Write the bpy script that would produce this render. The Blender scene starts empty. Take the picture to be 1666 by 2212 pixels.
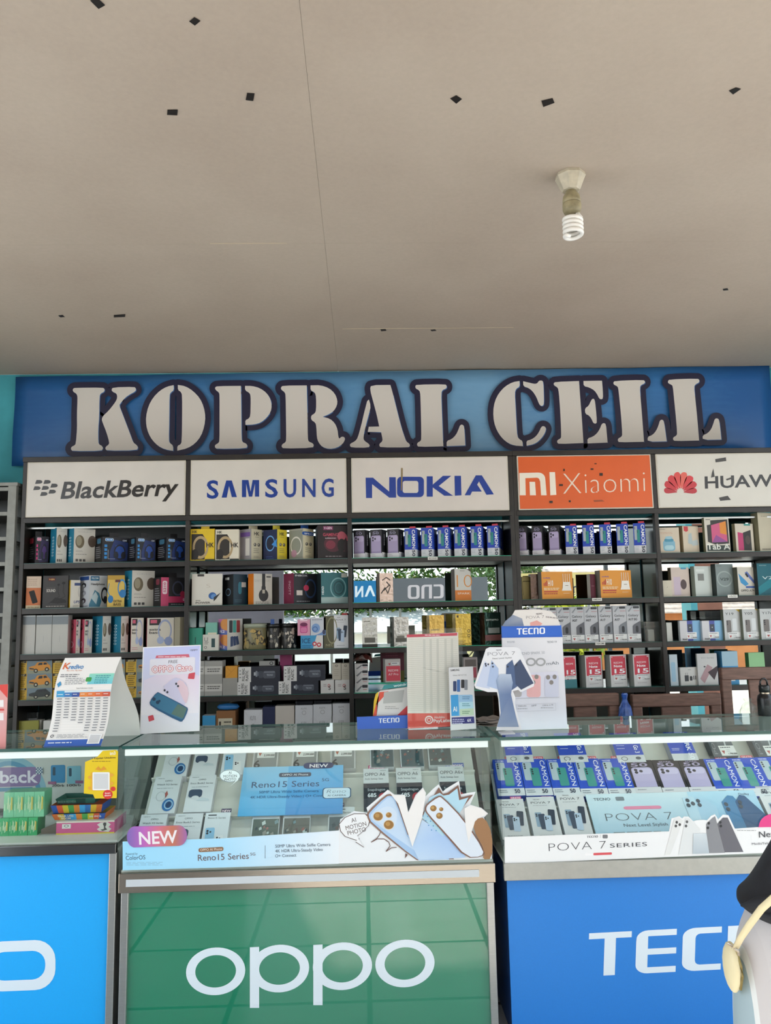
import bpy, math, random
from mathutils import Vector, Matrix
random.seed(7)
SC = bpy.context.scene
COL = SC.collection
# ------------------------------------------------------------------ camera
IW, IH, FPX = 1666, 2212, 1700.0
PITCH, YAW, ROLL = math.radians(7.55), math.radians(1.7), 0.019
CAM = Vector((0, 0, 1.6))
FW = Vector((math.sin(YAW) * math.cos(PITCH), math.cos(YAW) * math.cos(PITCH), math.sin(PITCH)))
_r0 = Vector((math.cos(YAW), -math.sin(YAW), 0)); _u0 = _r0.cross(FW)
RT = _r0 * math.cos(ROLL) - _u0 * math.sin(ROLL)
UP = _u0 * math.cos(ROLL) + _r0 * math.sin(ROLL)
cd = bpy.data.cameras.new('camera'); cam = bpy.data.objects.new('camera', cd); COL.objects.link(cam)
cd.sensor_fit = 'VERTICAL'; cd.sensor_height = 36.0; cd.lens = 36.0 * FPX / IH; cd.clip_start = 0.05; cd.clip_end = 300
cam.matrix_world = Matrix(((RT.x, UP.x, -FW.x, CAM.x), (RT.y, UP.y, -FW.y, CAM.y), (RT.z, UP.z, -FW.z, CAM.z), (0, 0, 0, 1)))
SC.camera = cam
# ------------------------------------------------------------------ sky, sun, exposure
world = bpy.data.worlds.new('sky'); SC.world = world; world.use_nodes = True
wn = world.node_tree.nodes; wl = world.node_tree.links; wn.clear()
wo = wn.new('ShaderNodeOutputWorld'); bg = wn.new('ShaderNodeBackground'); ramp = wn.new('ShaderNodeValToRGB')
tc = wn.new('ShaderNodeTexCoord'); sx = wn.new('ShaderNodeSeparateXYZ')
wl.new(tc.outputs['Generated'], sx.inputs[0]); wl.new(sx.outputs['Z'], ramp.inputs[0]); wl.new(ramp.outputs[0], bg.inputs[0]); wl.new(bg.outputs[0], wo.inputs[0])
ramp.color_ramp.elements[0].color = (0.93, 0.97, 1.0, 1); ramp.color_ramp.elements[0].position = 0.0
ramp.color_ramp.elements[1].color = (0.62, 0.80, 1.0, 1); ramp.color_ramp.elements[1].position = 0.9
bg.inputs[1].default_value = 1.5
sd = bpy.data.lights.new('sun', 'SUN'); sun = bpy.data.objects.new('sun', sd); COL.objects.link(sun)
sd.energy = 7.0; sd.angle = math.radians(1.5); sd.color = (1.0, 0.90, 0.78)
sun.rotation_euler = Vector((0.3, 1.2, -0.95)).to_track_quat('-Z', 'Y').to_euler()
sun.location = (-4, -9, 12)
SC.cycles.max_bounces = 6; SC.cycles.diffuse_bounces = 3; SC.cycles.glossy_bounces = 3; SC.cycles.use_light_tree = False; SC.cycles.transmission_bounces = 2; SC.cycles.transparent_max_bounces = 14; SC.cycles.caustics_reflective = False; SC.cycles.caustics_refractive = False
SC.view_settings.view_transform = 'Standard'; SC.view_settings.look = 'None'
SC.view_settings.exposure = 0.9; SC.view_settings.gamma = 1.0; SC.view_settings.use_curve_mapping = False
# ------------------------------------------------------------------ projection helpers (pixel of the photo -> point in the room)
def ray(px, py): return FW + RT * ((px - IW / 2) / FPX) - UP * ((py - IH / 2) / FPX)
def onY(px, py, Y):
    d = ray(px, py); return CAM + d * ((Y - CAM.y) / d.y)
def onZ(px, py, Z):
    d = ray(px, py); return CAM + d * ((Z - CAM.z) / d.z)
def proj(p):
    v = Vector(p) - CAM; z = v.dot(FW); return (IW / 2 + FPX * v.dot(RT) / z, IH / 2 - FPX * v.dot(UP) / z)
def xat(px, Y, z):
    x = onY(px, 1300, Y).x
    for _ in range(4): x = onY(px, proj((x, Y, z))[1], Y).x
    return x
def along(P, d, px, lo=0.0, hi=2.0):
    """distance t so that P + t d falls on column px"""
    P = Vector(P); d = Vector(d); s = 1 if proj(P + d * .01)[0] > proj(P)[0] else -1
    for _ in range(40):
        m = (lo + hi) / 2
        if (proj(P + d * m)[0] - px) * s < 0: lo = m
        else: hi = m
    return (lo + hi) / 2
class Plane:
    def __init__(s, o, e1, e2):
        s.o = Vector(o); s.e1 = Vector(e1).normalized(); s.e2 = Vector(e2).normalized(); s.n = s.e1.cross(s.e2)
    def at(s, px, py):
        d = ray(px, py); t = (s.o - CAM).dot(s.n) / d.dot(s.n); p = CAM + d * t - s.o
        return (p.dot(s.e1), p.dot(s.e2))
    def p(s, u, v, n=0.0): return s.o + s.e1 * u + s.e2 * v + s.n * n
# ------------------------------------------------------------------ colours and materials
def lin(c):
    if isinstance(c, str):
        c = c.lstrip('#'); c = tuple(int(c[i:i + 2], 16) / 255 for i in (0, 2, 4))
    return tuple(x / 12.92 if x <= .04045 else ((x + .055) / 1.055) ** 2.4 for x in c)
MATS = {}
def mat(name, col=None, rough=.5, metal=0.0, noise=0.0, scale=20, bump=0.0, coat=0.0, spec=.5, attr=False, stretch=None):
    if name in MATS: return MATS[name]
    m = bpy.data.materials.new(name); m.use_nodes = True; nt = m.node_tree; b = nt.nodes['Principled BSDF']
    b.inputs['Roughness'].default_value = rough; b.inputs['Metallic'].default_value = metal
    b.inputs['Specular IOR Level'].default_value = spec
    if coat: b.inputs['Coat Weight'].default_value = coat; b.inputs['Coat Roughness'].default_value = .03
    src = None
    if attr:
        a = nt.nodes.new('ShaderNodeVertexColor'); a.layer_name = 'Col'; src = a.outputs[0]
    else:
        b.inputs['Base Color'].default_value = (*lin(col), 1)
    if noise or bump:
        t = nt.nodes.new('ShaderNodeTexCoord'); n = nt.nodes.new('ShaderNodeTexNoise'); n.inputs['Scale'].default_value = scale
        n.inputs['Detail'].default_value = 6
        if stretch:
            mp = nt.nodes.new('ShaderNodeMapping'); mp.inputs['Scale'].default_value = stretch
            nt.links.new(t.outputs['Object'], mp.inputs[0]); nt.links.new(mp.outputs[0], n.inputs[0])
        else: nt.links.new(t.outputs['Object'], n.inputs[0])
        if noise:
            mr = nt.nodes.new('ShaderNodeMapRange'); mr.inputs[1].default_value = .3; mr.inputs[2].default_value = .7
            mr.inputs[3].default_value = 1 - noise; mr.inputs[4].default_value = 1 + noise * .6
            nt.links.new(n.outputs[0], mr.inputs[0])
            mx = nt.nodes.new('ShaderNodeMix'); mx.data_type = 'RGBA'; mx.blend_type = 'MULTIPLY'; mx.inputs[0].default_value = 1
            if src is not None: nt.links.new(src, mx.inputs[6])
            else: mx.inputs[6].default_value = (*lin(col), 1)
            nt.links.new(mr.outputs[0], mx.inputs[7]); src = mx.outputs[2]
        if bump:
            bp = nt.nodes.new('ShaderNodeBump'); bp.inputs['Strength'].default_value = bump; bp.inputs['Distance'].default_value = .01
            nt.links.new(n.outputs[0], bp.inputs['Height']); nt.links.new(bp.outputs[0], b.inputs['Normal'])
    if src is not None: nt.links.new(src, b.inputs['Base Color'])
    MATS[name] = m; return m
def glassmat(name, tint, ior=1.5, rough=0.0, dirt=0.0):
    m = bpy.data.materials.new(name); m.use_nodes = True; nt = m.node_tree; nt.nodes.clear()
    o = nt.nodes.new('ShaderNodeOutputMaterial'); t = nt.nodes.new('ShaderNodeBsdfTransparent'); g = nt.nodes.new('ShaderNodeBsdfGlossy')
    f = nt.nodes.new('ShaderNodeFresnel'); f.inputs[0].default_value = ior; mx = nt.nodes.new('ShaderNodeMixShader')
    t.inputs[0].default_value = (*tint, 1); g.inputs['Roughness'].default_value = rough
    # the far face of a pane adds no second, internal mirror
    ge = nt.nodes.new('ShaderNodeNewGeometry'); om = nt.nodes.new('ShaderNodeMath'); om.operation = 'SUBTRACT'; om.inputs[0].default_value = 1.0; mu = nt.nodes.new('ShaderNodeMath'); mu.operation = 'MULTIPLY'
    nt.links.new(ge.outputs['Backfacing'], om.inputs[1]); nt.links.new(om.outputs[0], mu.inputs[0]); nt.links.new(f.outputs[0], mu.inputs[1]); nt.links.new(mu.outputs[0], mx.inputs[0]); nt.links.new(t.outputs[0], mx.inputs[1]); nt.links.new(g.outputs[0], mx.inputs[2])
    if dirt:
        d = nt.nodes.new('ShaderNodeBsdfDiffuse'); d.inputs[0].default_value = (.8, .85, .83, 1); m2 = nt.nodes.new('ShaderNodeMixShader'); m2.inputs[0].default_value = dirt
        nt.links.new(mx.outputs[0], m2.inputs[1]); nt.links.new(d.outputs[0], m2.inputs[2]); nt.links.new(m2.outputs[0], o.inputs[0])
    else: nt.links.new(mx.outputs[0], o.inputs[0])
    MATS[name] = m; return m
PRINT = mat('printed_card', rough=.5, attr=True)
GLOSSP = mat('glossy_print', rough=.22, attr=True)
CARTON = mat('carton_board', rough=.48, attr=True, noise=.05, scale=9)
PLASTIC = mat('moulded_plastic', rough=.35, attr=True)
FILM = mat('foil_film', rough=.22, metal=.75, attr=True, bump=.5, scale=35)
FRAME = mat('black_frame_wood', '2b2622', rough=.38, noise=.35, scale=14)
ALU = mat('aluminium', 'b9bab6', rough=.32, metal=.85, noise=.12, scale=30, stretch=(1, 1, 40))
ALUGREY = mat('grey_aluminium', '8f8f89', rough=.5, metal=.3, noise=.15, scale=18)
STEEL = mat('brushed_steel', 'b5a999', rough=.2, metal=1.0, noise=.1, scale=60, stretch=(.3, 1, 30))
RAILM = mat('glowing_rail', 'd8e2de', rough=.4); RAILM.node_tree.nodes['Principled BSDF'].inputs['Emission Color'].default_value = (.9, 1, .97, 1); RAILM.node_tree.nodes['Principled BSDF'].inputs['Emission Strength'].default_value = 0.12  # white rail with a faint glow added to brighten the case
FILLM = mat('fill_tube', 'ffffff', rough=.4); FILLM.node_tree.nodes['Principled BSDF'].inputs['Emission Color'].default_value = (.93, 1, .98, 1); FILLM.node_tree.nodes['Principled BSDF'].inputs['Emission Strength'].default_value = 5.0  # emission for the fill light added inside the cases
WHITEMET = mat('white_metal', 'e9efec', rough=.4, noise=.04)
GLASS = glassmat('clear_glass', (.968, .995, .986), 1.5)
TOPGLASS = glassmat('counter_glass', (.90, .955, .935), 1.6, dirt=.01)
ACRYL = glassmat('acrylic', (.99, .995, .995), 1.45, .02, dirt=.012)
PLASTICFILM = glassmat('clear_wrap', (.86, .88, .86), 1.5, .12, dirt=.10)
GLASSEDGE = mat('glass_edge', '2f5b55', rough=.15)
GREENEDGE = mat('green_glass_edge', '3fae8c', rough=.15)
MIRROR = mat('mirror', 'd6dedb', rough=.0, metal=1.0)
WOOD = mat('chair_wood', '75574a', rough=.5, noise=.35, scale=6, stretch=(2, 2, 14))
# ------------------------------------------------------------------ mesh building
class MB:
    def __init__(s): s.v = []; s.f = []; s.c = []; s.m = []; s.mats = []
    def mi(s, m):
        if m not in s.mats: s.mats.append(m)
        return s.mats.index(m)
    def face(s, pts, c=None, m=None):
        i = len(s.v); s.v += [tuple(p) for p in pts]; s.f.append(list(range(i, i + len(pts))))
        s.c.append(c); s.m.append(0 if m is None else s.mi(m))
    def box(s, x0, x1, y0, y1, z0, z1, c=None, m=None, cf=None):
        """c: colour for all; cf: dict of face colours: f(ront -y) b l r t d(own)"""
        V = [(x0, y0, z0), (x1, y0, z0), (x1, y1, z0), (x0, y1, z0), (x0, y0, z1), (x1, y0, z1), (x1, y1, z1), (x0, y1, z1)]
        i = len(s.v); s.v += V
        for k, q in (('d', (0, 3, 2, 1)), ('t', (4, 5, 6, 7)), ('f', (0, 1, 5, 4)), ('r', (1, 2, 6, 5)), ('b', (2, 3, 7, 6)), ('l', (3, 0, 4, 7))):
            s.f.append([i + j for j in q]); s.c.append((cf or {}).get(k, c)); s.m.append(0 if m is None else s.mi(m))
        return s
    def hexa(s, lo, hi, c=None, m=None):
        i = len(s.v); n = len(lo); s.v += [tuple(p) for p in lo] + [tuple(p) for p in hi]
        fs = [list(range(n))[::-1], list(range(n, 2 * n))] + [[k, (k + 1) % n, n + (k + 1) % n, n + k] for k in range(n)]
        for q in fs: s.f.append([i + j for j in q]); s.c.append(c); s.m.append(0 if m is None else s.mi(m))
        return s
    def tube(s, pts, r, n=8, c=None, m=None, closed=False, taper=None):
        pts = [Vector(p) for p in pts]; rings = []; up = Vector((0, 0, 1))
        for k, p in enumerate(pts):
            a = pts[k - 1] if k or closed else p; b = pts[(k + 1) % len(pts)] if k < len(pts) - 1 or closed else p
            d = (b - a).normalized()
            e = d.cross(up)
            if e.length < .05: e = d.cross(Vector((0, 1, 0)))
            e.normalize(); g = e.cross(d)
            rr = taper[k] if taper else r
            rings.append([p + (e * math.cos(2 * math.pi * j / n) + g * math.sin(2 * math.pi * j / n)) * rr for j in range(n)])
        i = len(s.v)
        for R in rings: s.v += [tuple(q) for q in R]
        L = len(rings)
        for k in range(L if closed else L - 1):
            for j in range(n):
                q = [k * n + j, k * n + (j + 1) % n, ((k + 1) % L) * n + (j + 1) % n, ((k + 1) % L) * n + j]
                s.f.append([i + t for t in q]); s.c.append(c); s.m.append(0 if m is None else s.mi(m))
        if not closed:
            for q in ([j for j in range(n)][::-1], [(L - 1) * n + j for j in range(n)]):
                s.f.append([i + t for t in q]); s.c.append(c); s.m.append(0 if m is None else s.mi(m))
        return s
    def lathe(s, prof, n=16, o=(0, 0, 0), c=None, m=None, sx=1, sy=1, a0=0.0, cols=None):
        i = len(s.v); o = Vector(o)
        for r, z in prof:
            for j in range(n):
                a = a0 + 2 * math.pi * j / n; s.v.append((o.x + r * sx * math.cos(a), o.y + r * sy * math.sin(a), o.z + z))
        for k in range(len(prof) - 1):
            for j in range(n):
                s.f.append([i + k * n + j, i + k * n + (j + 1) % n, i + (k + 1) * n + (j + 1) % n, i + (k + 1) * n + j])
                s.c.append(cols[k] if cols else c); s.m.append(0 if m is None else s.mi(m))
        for k, rev in ((0, True), (len(prof) - 1, False)):
            q = [i + k * n + j for j in range(n)]
            s.f.append(q[::-1] if rev else q); s.c.append(c if not cols else cols[min(k, len(cols) - 1)]); s.m.append(0 if m is None else s.mi(m))
        return s
    def mesh(s, name, m):
        me = bpy.data.meshes.new(name); me.from_pydata(s.v, [], s.f)
        if s.mats:
            for x in s.mats: me.materials.append(x)
            me.polygons.foreach_set('material_index', s.m)
        elif m is not None: me.materials.append(m)
        if any(c is not None for c in s.c):
            at = me.color_attributes.new('Col', 'FLOAT_COLOR', 'CORNER'); buf = []
            for f, c in zip(s.f, s.c):
                if c is None: buf += [.5, .5, .5, 1] * len(f)
                elif isinstance(c, list):
                    for q in c: buf += [*lin(q), 1]
                else: buf += [*lin(c), 1] * len(f)
            at.data.foreach_set('color', buf)
        me.update(); return me
    def build(s, name, m=None, parent=None, smooth=False, bevel=0):
        o = bpy.data.objects.new(name, s.mesh(name, m)); COL.objects.link(o); o.parent = parent
        if smooth:
            for p in o.data.polygons: p.use_smooth = True
        if bevel:
            bv = o.modifiers.new('bevel', 'BEVEL'); bv.width = bevel; bv.segments = 2; bv.limit_method = 'ANGLE'
        return o
def tag(o, label=None, cat=None, group=None, kind=None):
    if label: o['label'] = label
    if cat: o['category'] = cat
    if group: o['group'] = group
    if kind: o['kind'] = kind
    return o
def thing(name, label, cat, loc=(0, 0, 0), rot=None, group=None):
    o = bpy.data.objects.new(name, None); COL.objects.link(o); o.location = loc; o.empty_display_size = .05
    if rot is not None:
        if isinstance(rot, Matrix): o.rotation_euler = rot.to_euler()
        else: o.rotation_euler = (0, 0, rot)
    return tag(o, label, cat, group)
def struct(name, mb, m=None, parent=None, label=None):
    o = mb.build(name, m, parent)
    if parent is None: o['kind'] = 'structure'
    if label: o['label'] = label
    return o
# ------------------------------------------------------------------ lettering: outlines of the built-in font, three weights
CHARS = sorted(set('ABCDEFGHIJKLMNOPQRSTUVWXYZabcdefghijklmnopqrstuvwxyz0123456789.,+-|!/'))
GL = {}
def _glyphs():
    objs = []
    for wt, off in (('t', -.022), ('r', 0.0), ('b', .021)):
        for ch in CHARS:
            for kind, body in (('g', ch), ('a', 'I' + ch + 'I')):
                if kind == 'a' and wt != 'r': continue
                c = bpy.data.curves.new('glyph', 'FONT'); c.body = body; c.offset = off; c.resolution_u = 3; c.fill_mode = 'FRONT'
                o = bpy.data.objects.new('glyph', c); COL.objects.link(o); objs.append((wt, ch, kind, o))
    c = bpy.data.curves.new('glyph', 'FONT'); c.body = 'II'; o = bpy.data.objects.new('glyph', c); COL.objects.link(o); objs.append(('r', 'II', 'a', o))
    dg = bpy.context.evaluated_depsgraph_get(); adv = {}
    for wt, ch, kind, o in objs:
        me = o.evaluated_get(dg).to_mesh()
        if kind == 'a':
            xs = [v.co.x for v in me.vertices]; adv[ch] = max(xs) - min(xs)
        else:
            GL[wt, ch] = ([(v.co.x, v.co.y) for v in me.vertices], [list(p.vertices) for p in me.polygons])
        o.evaluated_get(dg).to_mesh_clear()
    cap = max(y for x, y in GL['r', 'H'][0])
    for k in CHARS: GL['adv', k] = adv[k] - adv['II']
    GL['adv', ' '] = .30; GL['cap'] = cap
    for wt, ch, kind, o in objs:
        c = o.data; bpy.data.objects.remove(o); bpy.data.curves.remove(c)
_glyphs()
class Art:
    """flat print collected in layers on a plane; m maps drawing units to metres"""
    def __init__(s, m=None, eps=.00018, mir=False):
        s.m = m or (lambda x, y: (x, y)); s.ops = []; s.eps = eps; s.yd = False; s.k = 0
    def _add(s, pts, c): s.ops.append(([s.m(*p) for p in pts], c, s.k))
    def lay(s): s.k += 1; return s
    def poly(s, pts, c): s.lay(); s._add(pts, c); return s
    def rect(s, x0, y0, x1, y1, c): return s.poly([(x0, y0), (x1, y0), (x1, y1), (x0, y1)], c)
    def grad(s, x0, y0, x1, y1, c0, c1, vert=True):
        return s.poly([(x0, y0), (x1, y0), (x1, y1), (x0, y1)], [c0, c0, c1, c1] if vert else [c0, c1, c1, c0])
    def el(s, cx, cy, rx, ry, c, n=20, a=0.0):
        ca, sa = math.cos(a), math.sin(a); P = []
        for i in range(n):
            t = 2 * math.pi * i / n; x, y = rx * math.cos(t), ry * math.sin(t); P.append((cx + x * ca - y * sa, cy + x * sa + y * ca))
        return s.poly(P, c)
    def rr(s, x0, y0, x1, y1, rx, ry, c, n=5):
        P = []
        for cx, cy, a in ((x1 - rx, y1 - ry, 0), (x0 + rx, y1 - ry, 90), (x0 + rx, y0 + ry, 180), (x1 - rx, y0 + ry, 270)):
            for i in range(n + 1):
                t = math.radians(a + 90 * i / n); P.append((cx + rx * math.cos(t), cy + ry * math.sin(t)))
        return s.poly(P, c)
    def quadrr(s, tl, tr, br, bl, r, c):
        """rounded quad from four corners, r = corner cut as fraction of the edges"""
        q = [Vector(p) for p in (tl, tr, br, bl)]; P = []
        for i in range(4):
            a, b, d = q[i - 1], q[i], q[(i + 1) % 4]; p0 = b.lerp(a, r * (q[1] - q[0]).length / max((a - b).length, 1e-6)); p1 = b.lerp(d, r * (q[1] - q[0]).length / max((d - b).length, 1e-6))
            for t in (0, .25, .5, .75, 1): P.append(tuple(p0 * (1 - t) ** 2 + b * 2 * t * (1 - t) + p1 * t * t))
        return s.poly(P, c)
    def line(s, pts, t, c, closed=False):
        s.lay(); n = len(pts)
        for i in range(n if closed else n - 1):
            a = Vector(pts[i]); b = Vector(pts[(i + 1) % n]); d = b - a
            if d.length < 1e-9: continue
            e = Vector((-d.y, d.x)).normalized() * t / 2; s._add([tuple(a + e), tuple(a - e), tuple(b - e), tuple(b + e)], c)
        return s
    def ring(s, cx, cy, rx, ry, tx, ty, c, n=28):
        s.lay()
        for i in range(n):
            a, b = 2 * math.pi * i / n, 2 * math.pi * (i + 1) / n
            s._add([(cx + rx * math.cos(a), cy + ry * math.sin(a)), (cx + rx * math.cos(b), cy + ry * math.sin(b)), (cx + (rx - tx) * math.cos(b), cy + (ry - ty) * math.sin(b)), (cx + (rx - tx) * math.cos(a), cy + (ry - ty) * math.sin(a))], c)
        return s
    def text(s, t, p0, p1, h, c, wt='r', hv=None, shear=0.0, sp=0.0):
        """baseline p0->p1 (fitted), cap height h (or the cap vector hv)"""
        s.lay(); p0 = Vector(p0); p1 = Vector(p1); d = p1 - p0
        if hv is None:
            u = Vector((-d.y, d.x)).normalized() * h
            if s.yd: u = -u
        else: u = Vector(hv)
        total = sum(GL['adv', ch] + sp for ch in t) - sp
        vs0 = [v[0] for v in GL.get((wt, t[0]), GL['r', 'I'])[0]]; x = -min(vs0); total = total - min(vs0) * 2
        ex = d / total; ey = u / GL['cap']
        for ch in t:
            if ch != ' ':
                V, Fs = GL[wt, ch]; pts = [p0 + ex * (x + v[0] + shear * v[1]) + ey * v[1] for v in V]
                for q in Fs: s._add([tuple(pts[i]) for i in q], c)
            x += GL['adv', ch] + sp
        return s
    def greek(s, x0, y0, x1, n, pitch, h, c):
        """rows of print too small to read"""
        s.lay(); rnd = random.Random(int(abs(x0 * 977 + y0 * 131) * 10) + n)
        for i in range(n):
            y = y0 - i * pitch if not s.yd else y0 + i * pitch; x = x0; e = x0 + (x1 - x0) * rnd.uniform(.75, 1)
            while x < e:
                l = (x1 - x0) * rnd.uniform(.08, .2); b = min(x + l, e); s._add([(x, y), (b, y), (b, y + h), (x, y + h)], c); x = b + (x1 - x0) * .03
        return s
    def out(s, plane, name='print', m=None, parent=None):
        """plane: Plane in the parent's local space"""
        mb = MB()
        for j, (pts, c, k) in enumerate(s.ops):
            A2 = sum(pts[i - 1][0] * pts[i][1] - pts[i][0] * pts[i - 1][1] for i in range(len(pts)))
            if A2 < 0:
                pts = pts[::-1]
                if isinstance(c, list): c = c[::-1]
            mb.face([plane.p(u, v, s.eps * (k + 1 + (j % 23) / 26)) for u, v in pts], c)
        return mb.build(name, m or PRINT, parent) if mb.f else None
def chaikin(P, it=1):
    for _ in range(it):
        Q = []
        for i in range(len(P)):
            a, b = P[i], P[(i + 1) % len(P)]
            Q += [(a[0] * .75 + b[0] * .25, a[1] * .75 + b[1] * .25), (a[0] * .25 + b[0] * .75, a[1] * .25 + b[1] * .75)]
        P = Q
    return P
def arcpts(cx, cy, rx, ry, a0, a1, n=6): return [(cx + rx * math.cos(math.radians(a0 + (a1 - a0) * i / n)), cy + ry * math.sin(math.radians(a0 + (a1 - a0) * i / n))) for i in range(n + 1)]
# wordmarks drawn as shapes; frame (0..W, 0..1) placed with p0, p1 and cap vector
def placed(A, P, W, p0, p1, hv, c):
    p0 = Vector(p0); d = (Vector(p1) - p0) / W; hv = Vector(hv)
    for q in P: A._add([tuple(p0 + d * x + hv * y) for x, y in q], c)
TECNO = [[(0, 1), (0, .86), (.33, .86), (.33, 0), (.57, 0), (.57, .86), (.9, .86), (.9, 1)],
         [(1.0, .25), (1.0, .75)] + arcpts(1.25, .80, .25, .2, 180, 90)[1:] + [(1.85, 1), (1.85, .86), (1.25, .86), (1.25, .57), (1.85, .57), (1.85, .43), (1.25, .43), (1.25, .14), (1.85, .14), (1.85, 0)] + arcpts(1.25, .2, .25, .2, 270, 180),
         arcpts(2.25, .8, .27, .2, 180, 90) + [(2.8, 1), (2.8, .86), (2.35, .86)] + arcpts(2.35, .76, .1, .1, 90, 180, 3) + arcpts(2.35, .24, .1, .1, 180, 270, 3) + [(2.8, .14), (2.8, 0)] + arcpts(2.25, .2, .27, .2, 270, 180),
         [(2.93, 0), (2.93, 1)] + arcpts(3.5, .8, .28, .2, 90, 0) + [(3.78, 0), (3.54, 0)] + arcpts(3.44, .76, .1, .1, 0, 90, 3) + [(3.17, .86), (3.17, 0)]]
TECO = (arcpts(4.63, .8, .25, .2, 0, 90) + arcpts(4.18, .8, .25, .2, 90, 180) + arcpts(4.18, .2, .25, .2, 180, 270) + arcpts(4.63, .2, .25, .2, 270, 360),
        arcpts(4.53, .74, .1, .12, 0, 90) + arcpts(4.28, .74, .1, .12, 90, 180) + arcpts(4.28, .26, .1, .12, 180, 270) + arcpts(4.53, .26, .1, .12, 270, 360))
def tecno(A, p0, p1, hv, c, only=5):
    A.lay(); P = list(TECNO[:only])
    if only > 4:
        o, i = TECO; n = len(o); P += [[o[k], o[(k + 1) % n], i[(k + 1) % n], i[k]] for k in range(n)]
    placed(A, P, 4.88, p0, p1, hv, c)
def oppo(A, p0, p1, hv, c):
    """four rings with two stems; x-height = hv"""
    A.lay(); P = []
    for k in range(4):
        cx = .62 + k * 1.32
        for i in range(24):
            a, b = 2 * math.pi * i / 24, 2 * math.pi * (i + 1) / 24
            P.append([(cx + .62 * math.cos(a), .5 + .5 * math.sin(a)), (cx + .62 * math.cos(b), .5 + .5 * math.sin(b)), (cx + .42 * math.cos(b), .5 + .32 * math.sin(b)), (cx + .42 * math.cos(a), .5 + .32 * math.sin(a))])
    placed(A, P, 5.2, p0, p1, hv, c); A.lay()
    placed(A, [[(.62 + k * 1.32 - .64, .97), (.62 + k * 1.32 - .64, -.3), (.62 + k * 1.32 - .43, -.3), (.62 + k * 1.32 - .43, .97)] for k in (1, 2)], 5.2, p0, p1, hv, c)
# ================================================================== the room
ZC = 3.26; ZF = -.05; YW = 5.2; XL, XR = -3.2, 3.6; YF = -1.1
def tilemat():
    m = bpy.data.materials.new('floor_tiles'); m.use_nodes = True; nt = m.node_tree; b = nt.nodes['Principled BSDF']
    t = nt.nodes.new('ShaderNodeTexCoord'); br = nt.nodes.new('ShaderNodeTexBrick'); n = nt.nodes.new('ShaderNodeTexNoise'); mx = nt.nodes.new('ShaderNodeMix')
    br.offset = 0; br.inputs['Scale'].default_value = 1; br.inputs['Brick Width'].default_value = .6; br.inputs['Row Height'].default_value = .6; br.inputs['Mortar Size'].default_value = .012
    br.inputs['Color1'].default_value = (.60, .60, .585, 1); br.inputs['Color2'].default_value = (.55, .55, .535, 1); br.inputs['Mortar'].default_value = (.07, .07, .065, 1)
    n.inputs['Scale'].default_value = 5; n.inputs['Detail'].default_value = 8
    mx.data_type = 'RGBA'; mx.blend_type = 'MULTIPLY'; mx.inputs[0].default_value = .45
    nt.links.new(t.outputs['Object'], br.inputs[0]); nt.links.new(t.outputs['Object'], n.inputs[0]); nt.links.new(br.outputs[0], mx.inputs[6]); nt.links.new(n.outputs[0], mx.inputs[7]); nt.links.new(mx.outputs[2], b.inputs['Base Color'])
    b.inputs['Roughness'].default_value = .14; return m
struct('floor', MB().box(XL, XR, YF, YW, -.15, ZF), tilemat())
TEAL = mat('teal_wall_paint', '4fb2c0', rough=.75, noise=.22, scale=4, bump=.15)
WALLP = mat('side_wall_paint', '9fc3c4', rough=.8, noise=.15, scale=3)
struct('wall_back', MB().box(XL, XR, YW, YW + .12, ZF, ZC), TEAL)
struct('wall_left', MB().box(XL - .12, XL, 3.6, YW + .12, ZF, ZC), WALLP)
struct('wall_right', MB().box(XR, XR + .12, 4.0, YW + .12, ZF, ZC), WALLP)
# ceiling: painted sheets with open joints under a flat slab
def ceilmat():
    m = bpy.data.materials.new('ceiling_paint'); m.use_nodes = True; nt = m.node_tree; b = nt.nodes['Principled BSDF']; b.inputs['Roughness'].default_value = .85
    t = nt.nodes.new('ShaderNodeTexCoord'); n = nt.nodes.new('ShaderNodeTexNoise'); n2 = nt.nodes.new('ShaderNodeTexNoise'); r = nt.nodes.new('ShaderNodeValToRGB'); mx = nt.nodes.new('ShaderNodeMix')
    n.inputs['Scale'].default_value = 1.3; n.inputs['Detail'].default_value = 5; n2.inputs['Scale'].default_value = 60; n2.inputs['Detail'].default_value = 3
    r.color_ramp.elements[0].color = (.45, .365, .292, 1); r.color_ramp.elements[0].position = .3; r.color_ramp.elements[1].color = (.505, .42, .338, 1); r.color_ramp.elements[1].position = .65
    mx.data_type = 'RGBA'; mx.blend_type = 'MULTIPLY'; mx.inputs[0].default_value = .12
    nt.links.new(t.outputs['Object'], n.inputs[0]); nt.links.new(t.outputs['Object'], n2.inputs[0]); nt.links.new(n.outputs[0], r.inputs[0]); nt.links.new(r.outputs[0], mx.inputs[6]); nt.links.new(n2.outputs[0], mx.inputs[7]); nt.links.new(mx.outputs[2], b.inputs['Base Color'])
    return m
CEIL = ceilmat()
ceil = struct('ceiling', MB().box(XL, XR, YF, YW, ZC + .012, ZC + .15), CEIL)
JX = [XL, -.15, XR]; JY = [YF, .90, 3.34, 4.40, YW]
JT = mat('joint_filler', 'c4b49c', rough=.9)
for i in range(len(JX) - 1):
    for j in range(len(JY) - 1):
        MB().box(JX[i] + .0004, JX[i + 1] - .0004, JY[j] + .0004, JY[j + 1] - .0004, ZC, ZC + .011).build('ceiling_panel', CEIL, ceil)
MB().box(-.66, -.32, 3.333, 3.34, ZC - .0012, ZC).build('joint_tape', JT, ceil)
MB().box(-.1, .9, 4.395, 4.402, ZC - .0012, ZC).build('joint_tape', JT, ceil)
TAPE = mat('black_tape', '1c1714', rough=.5, noise=.3, scale=30)
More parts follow.
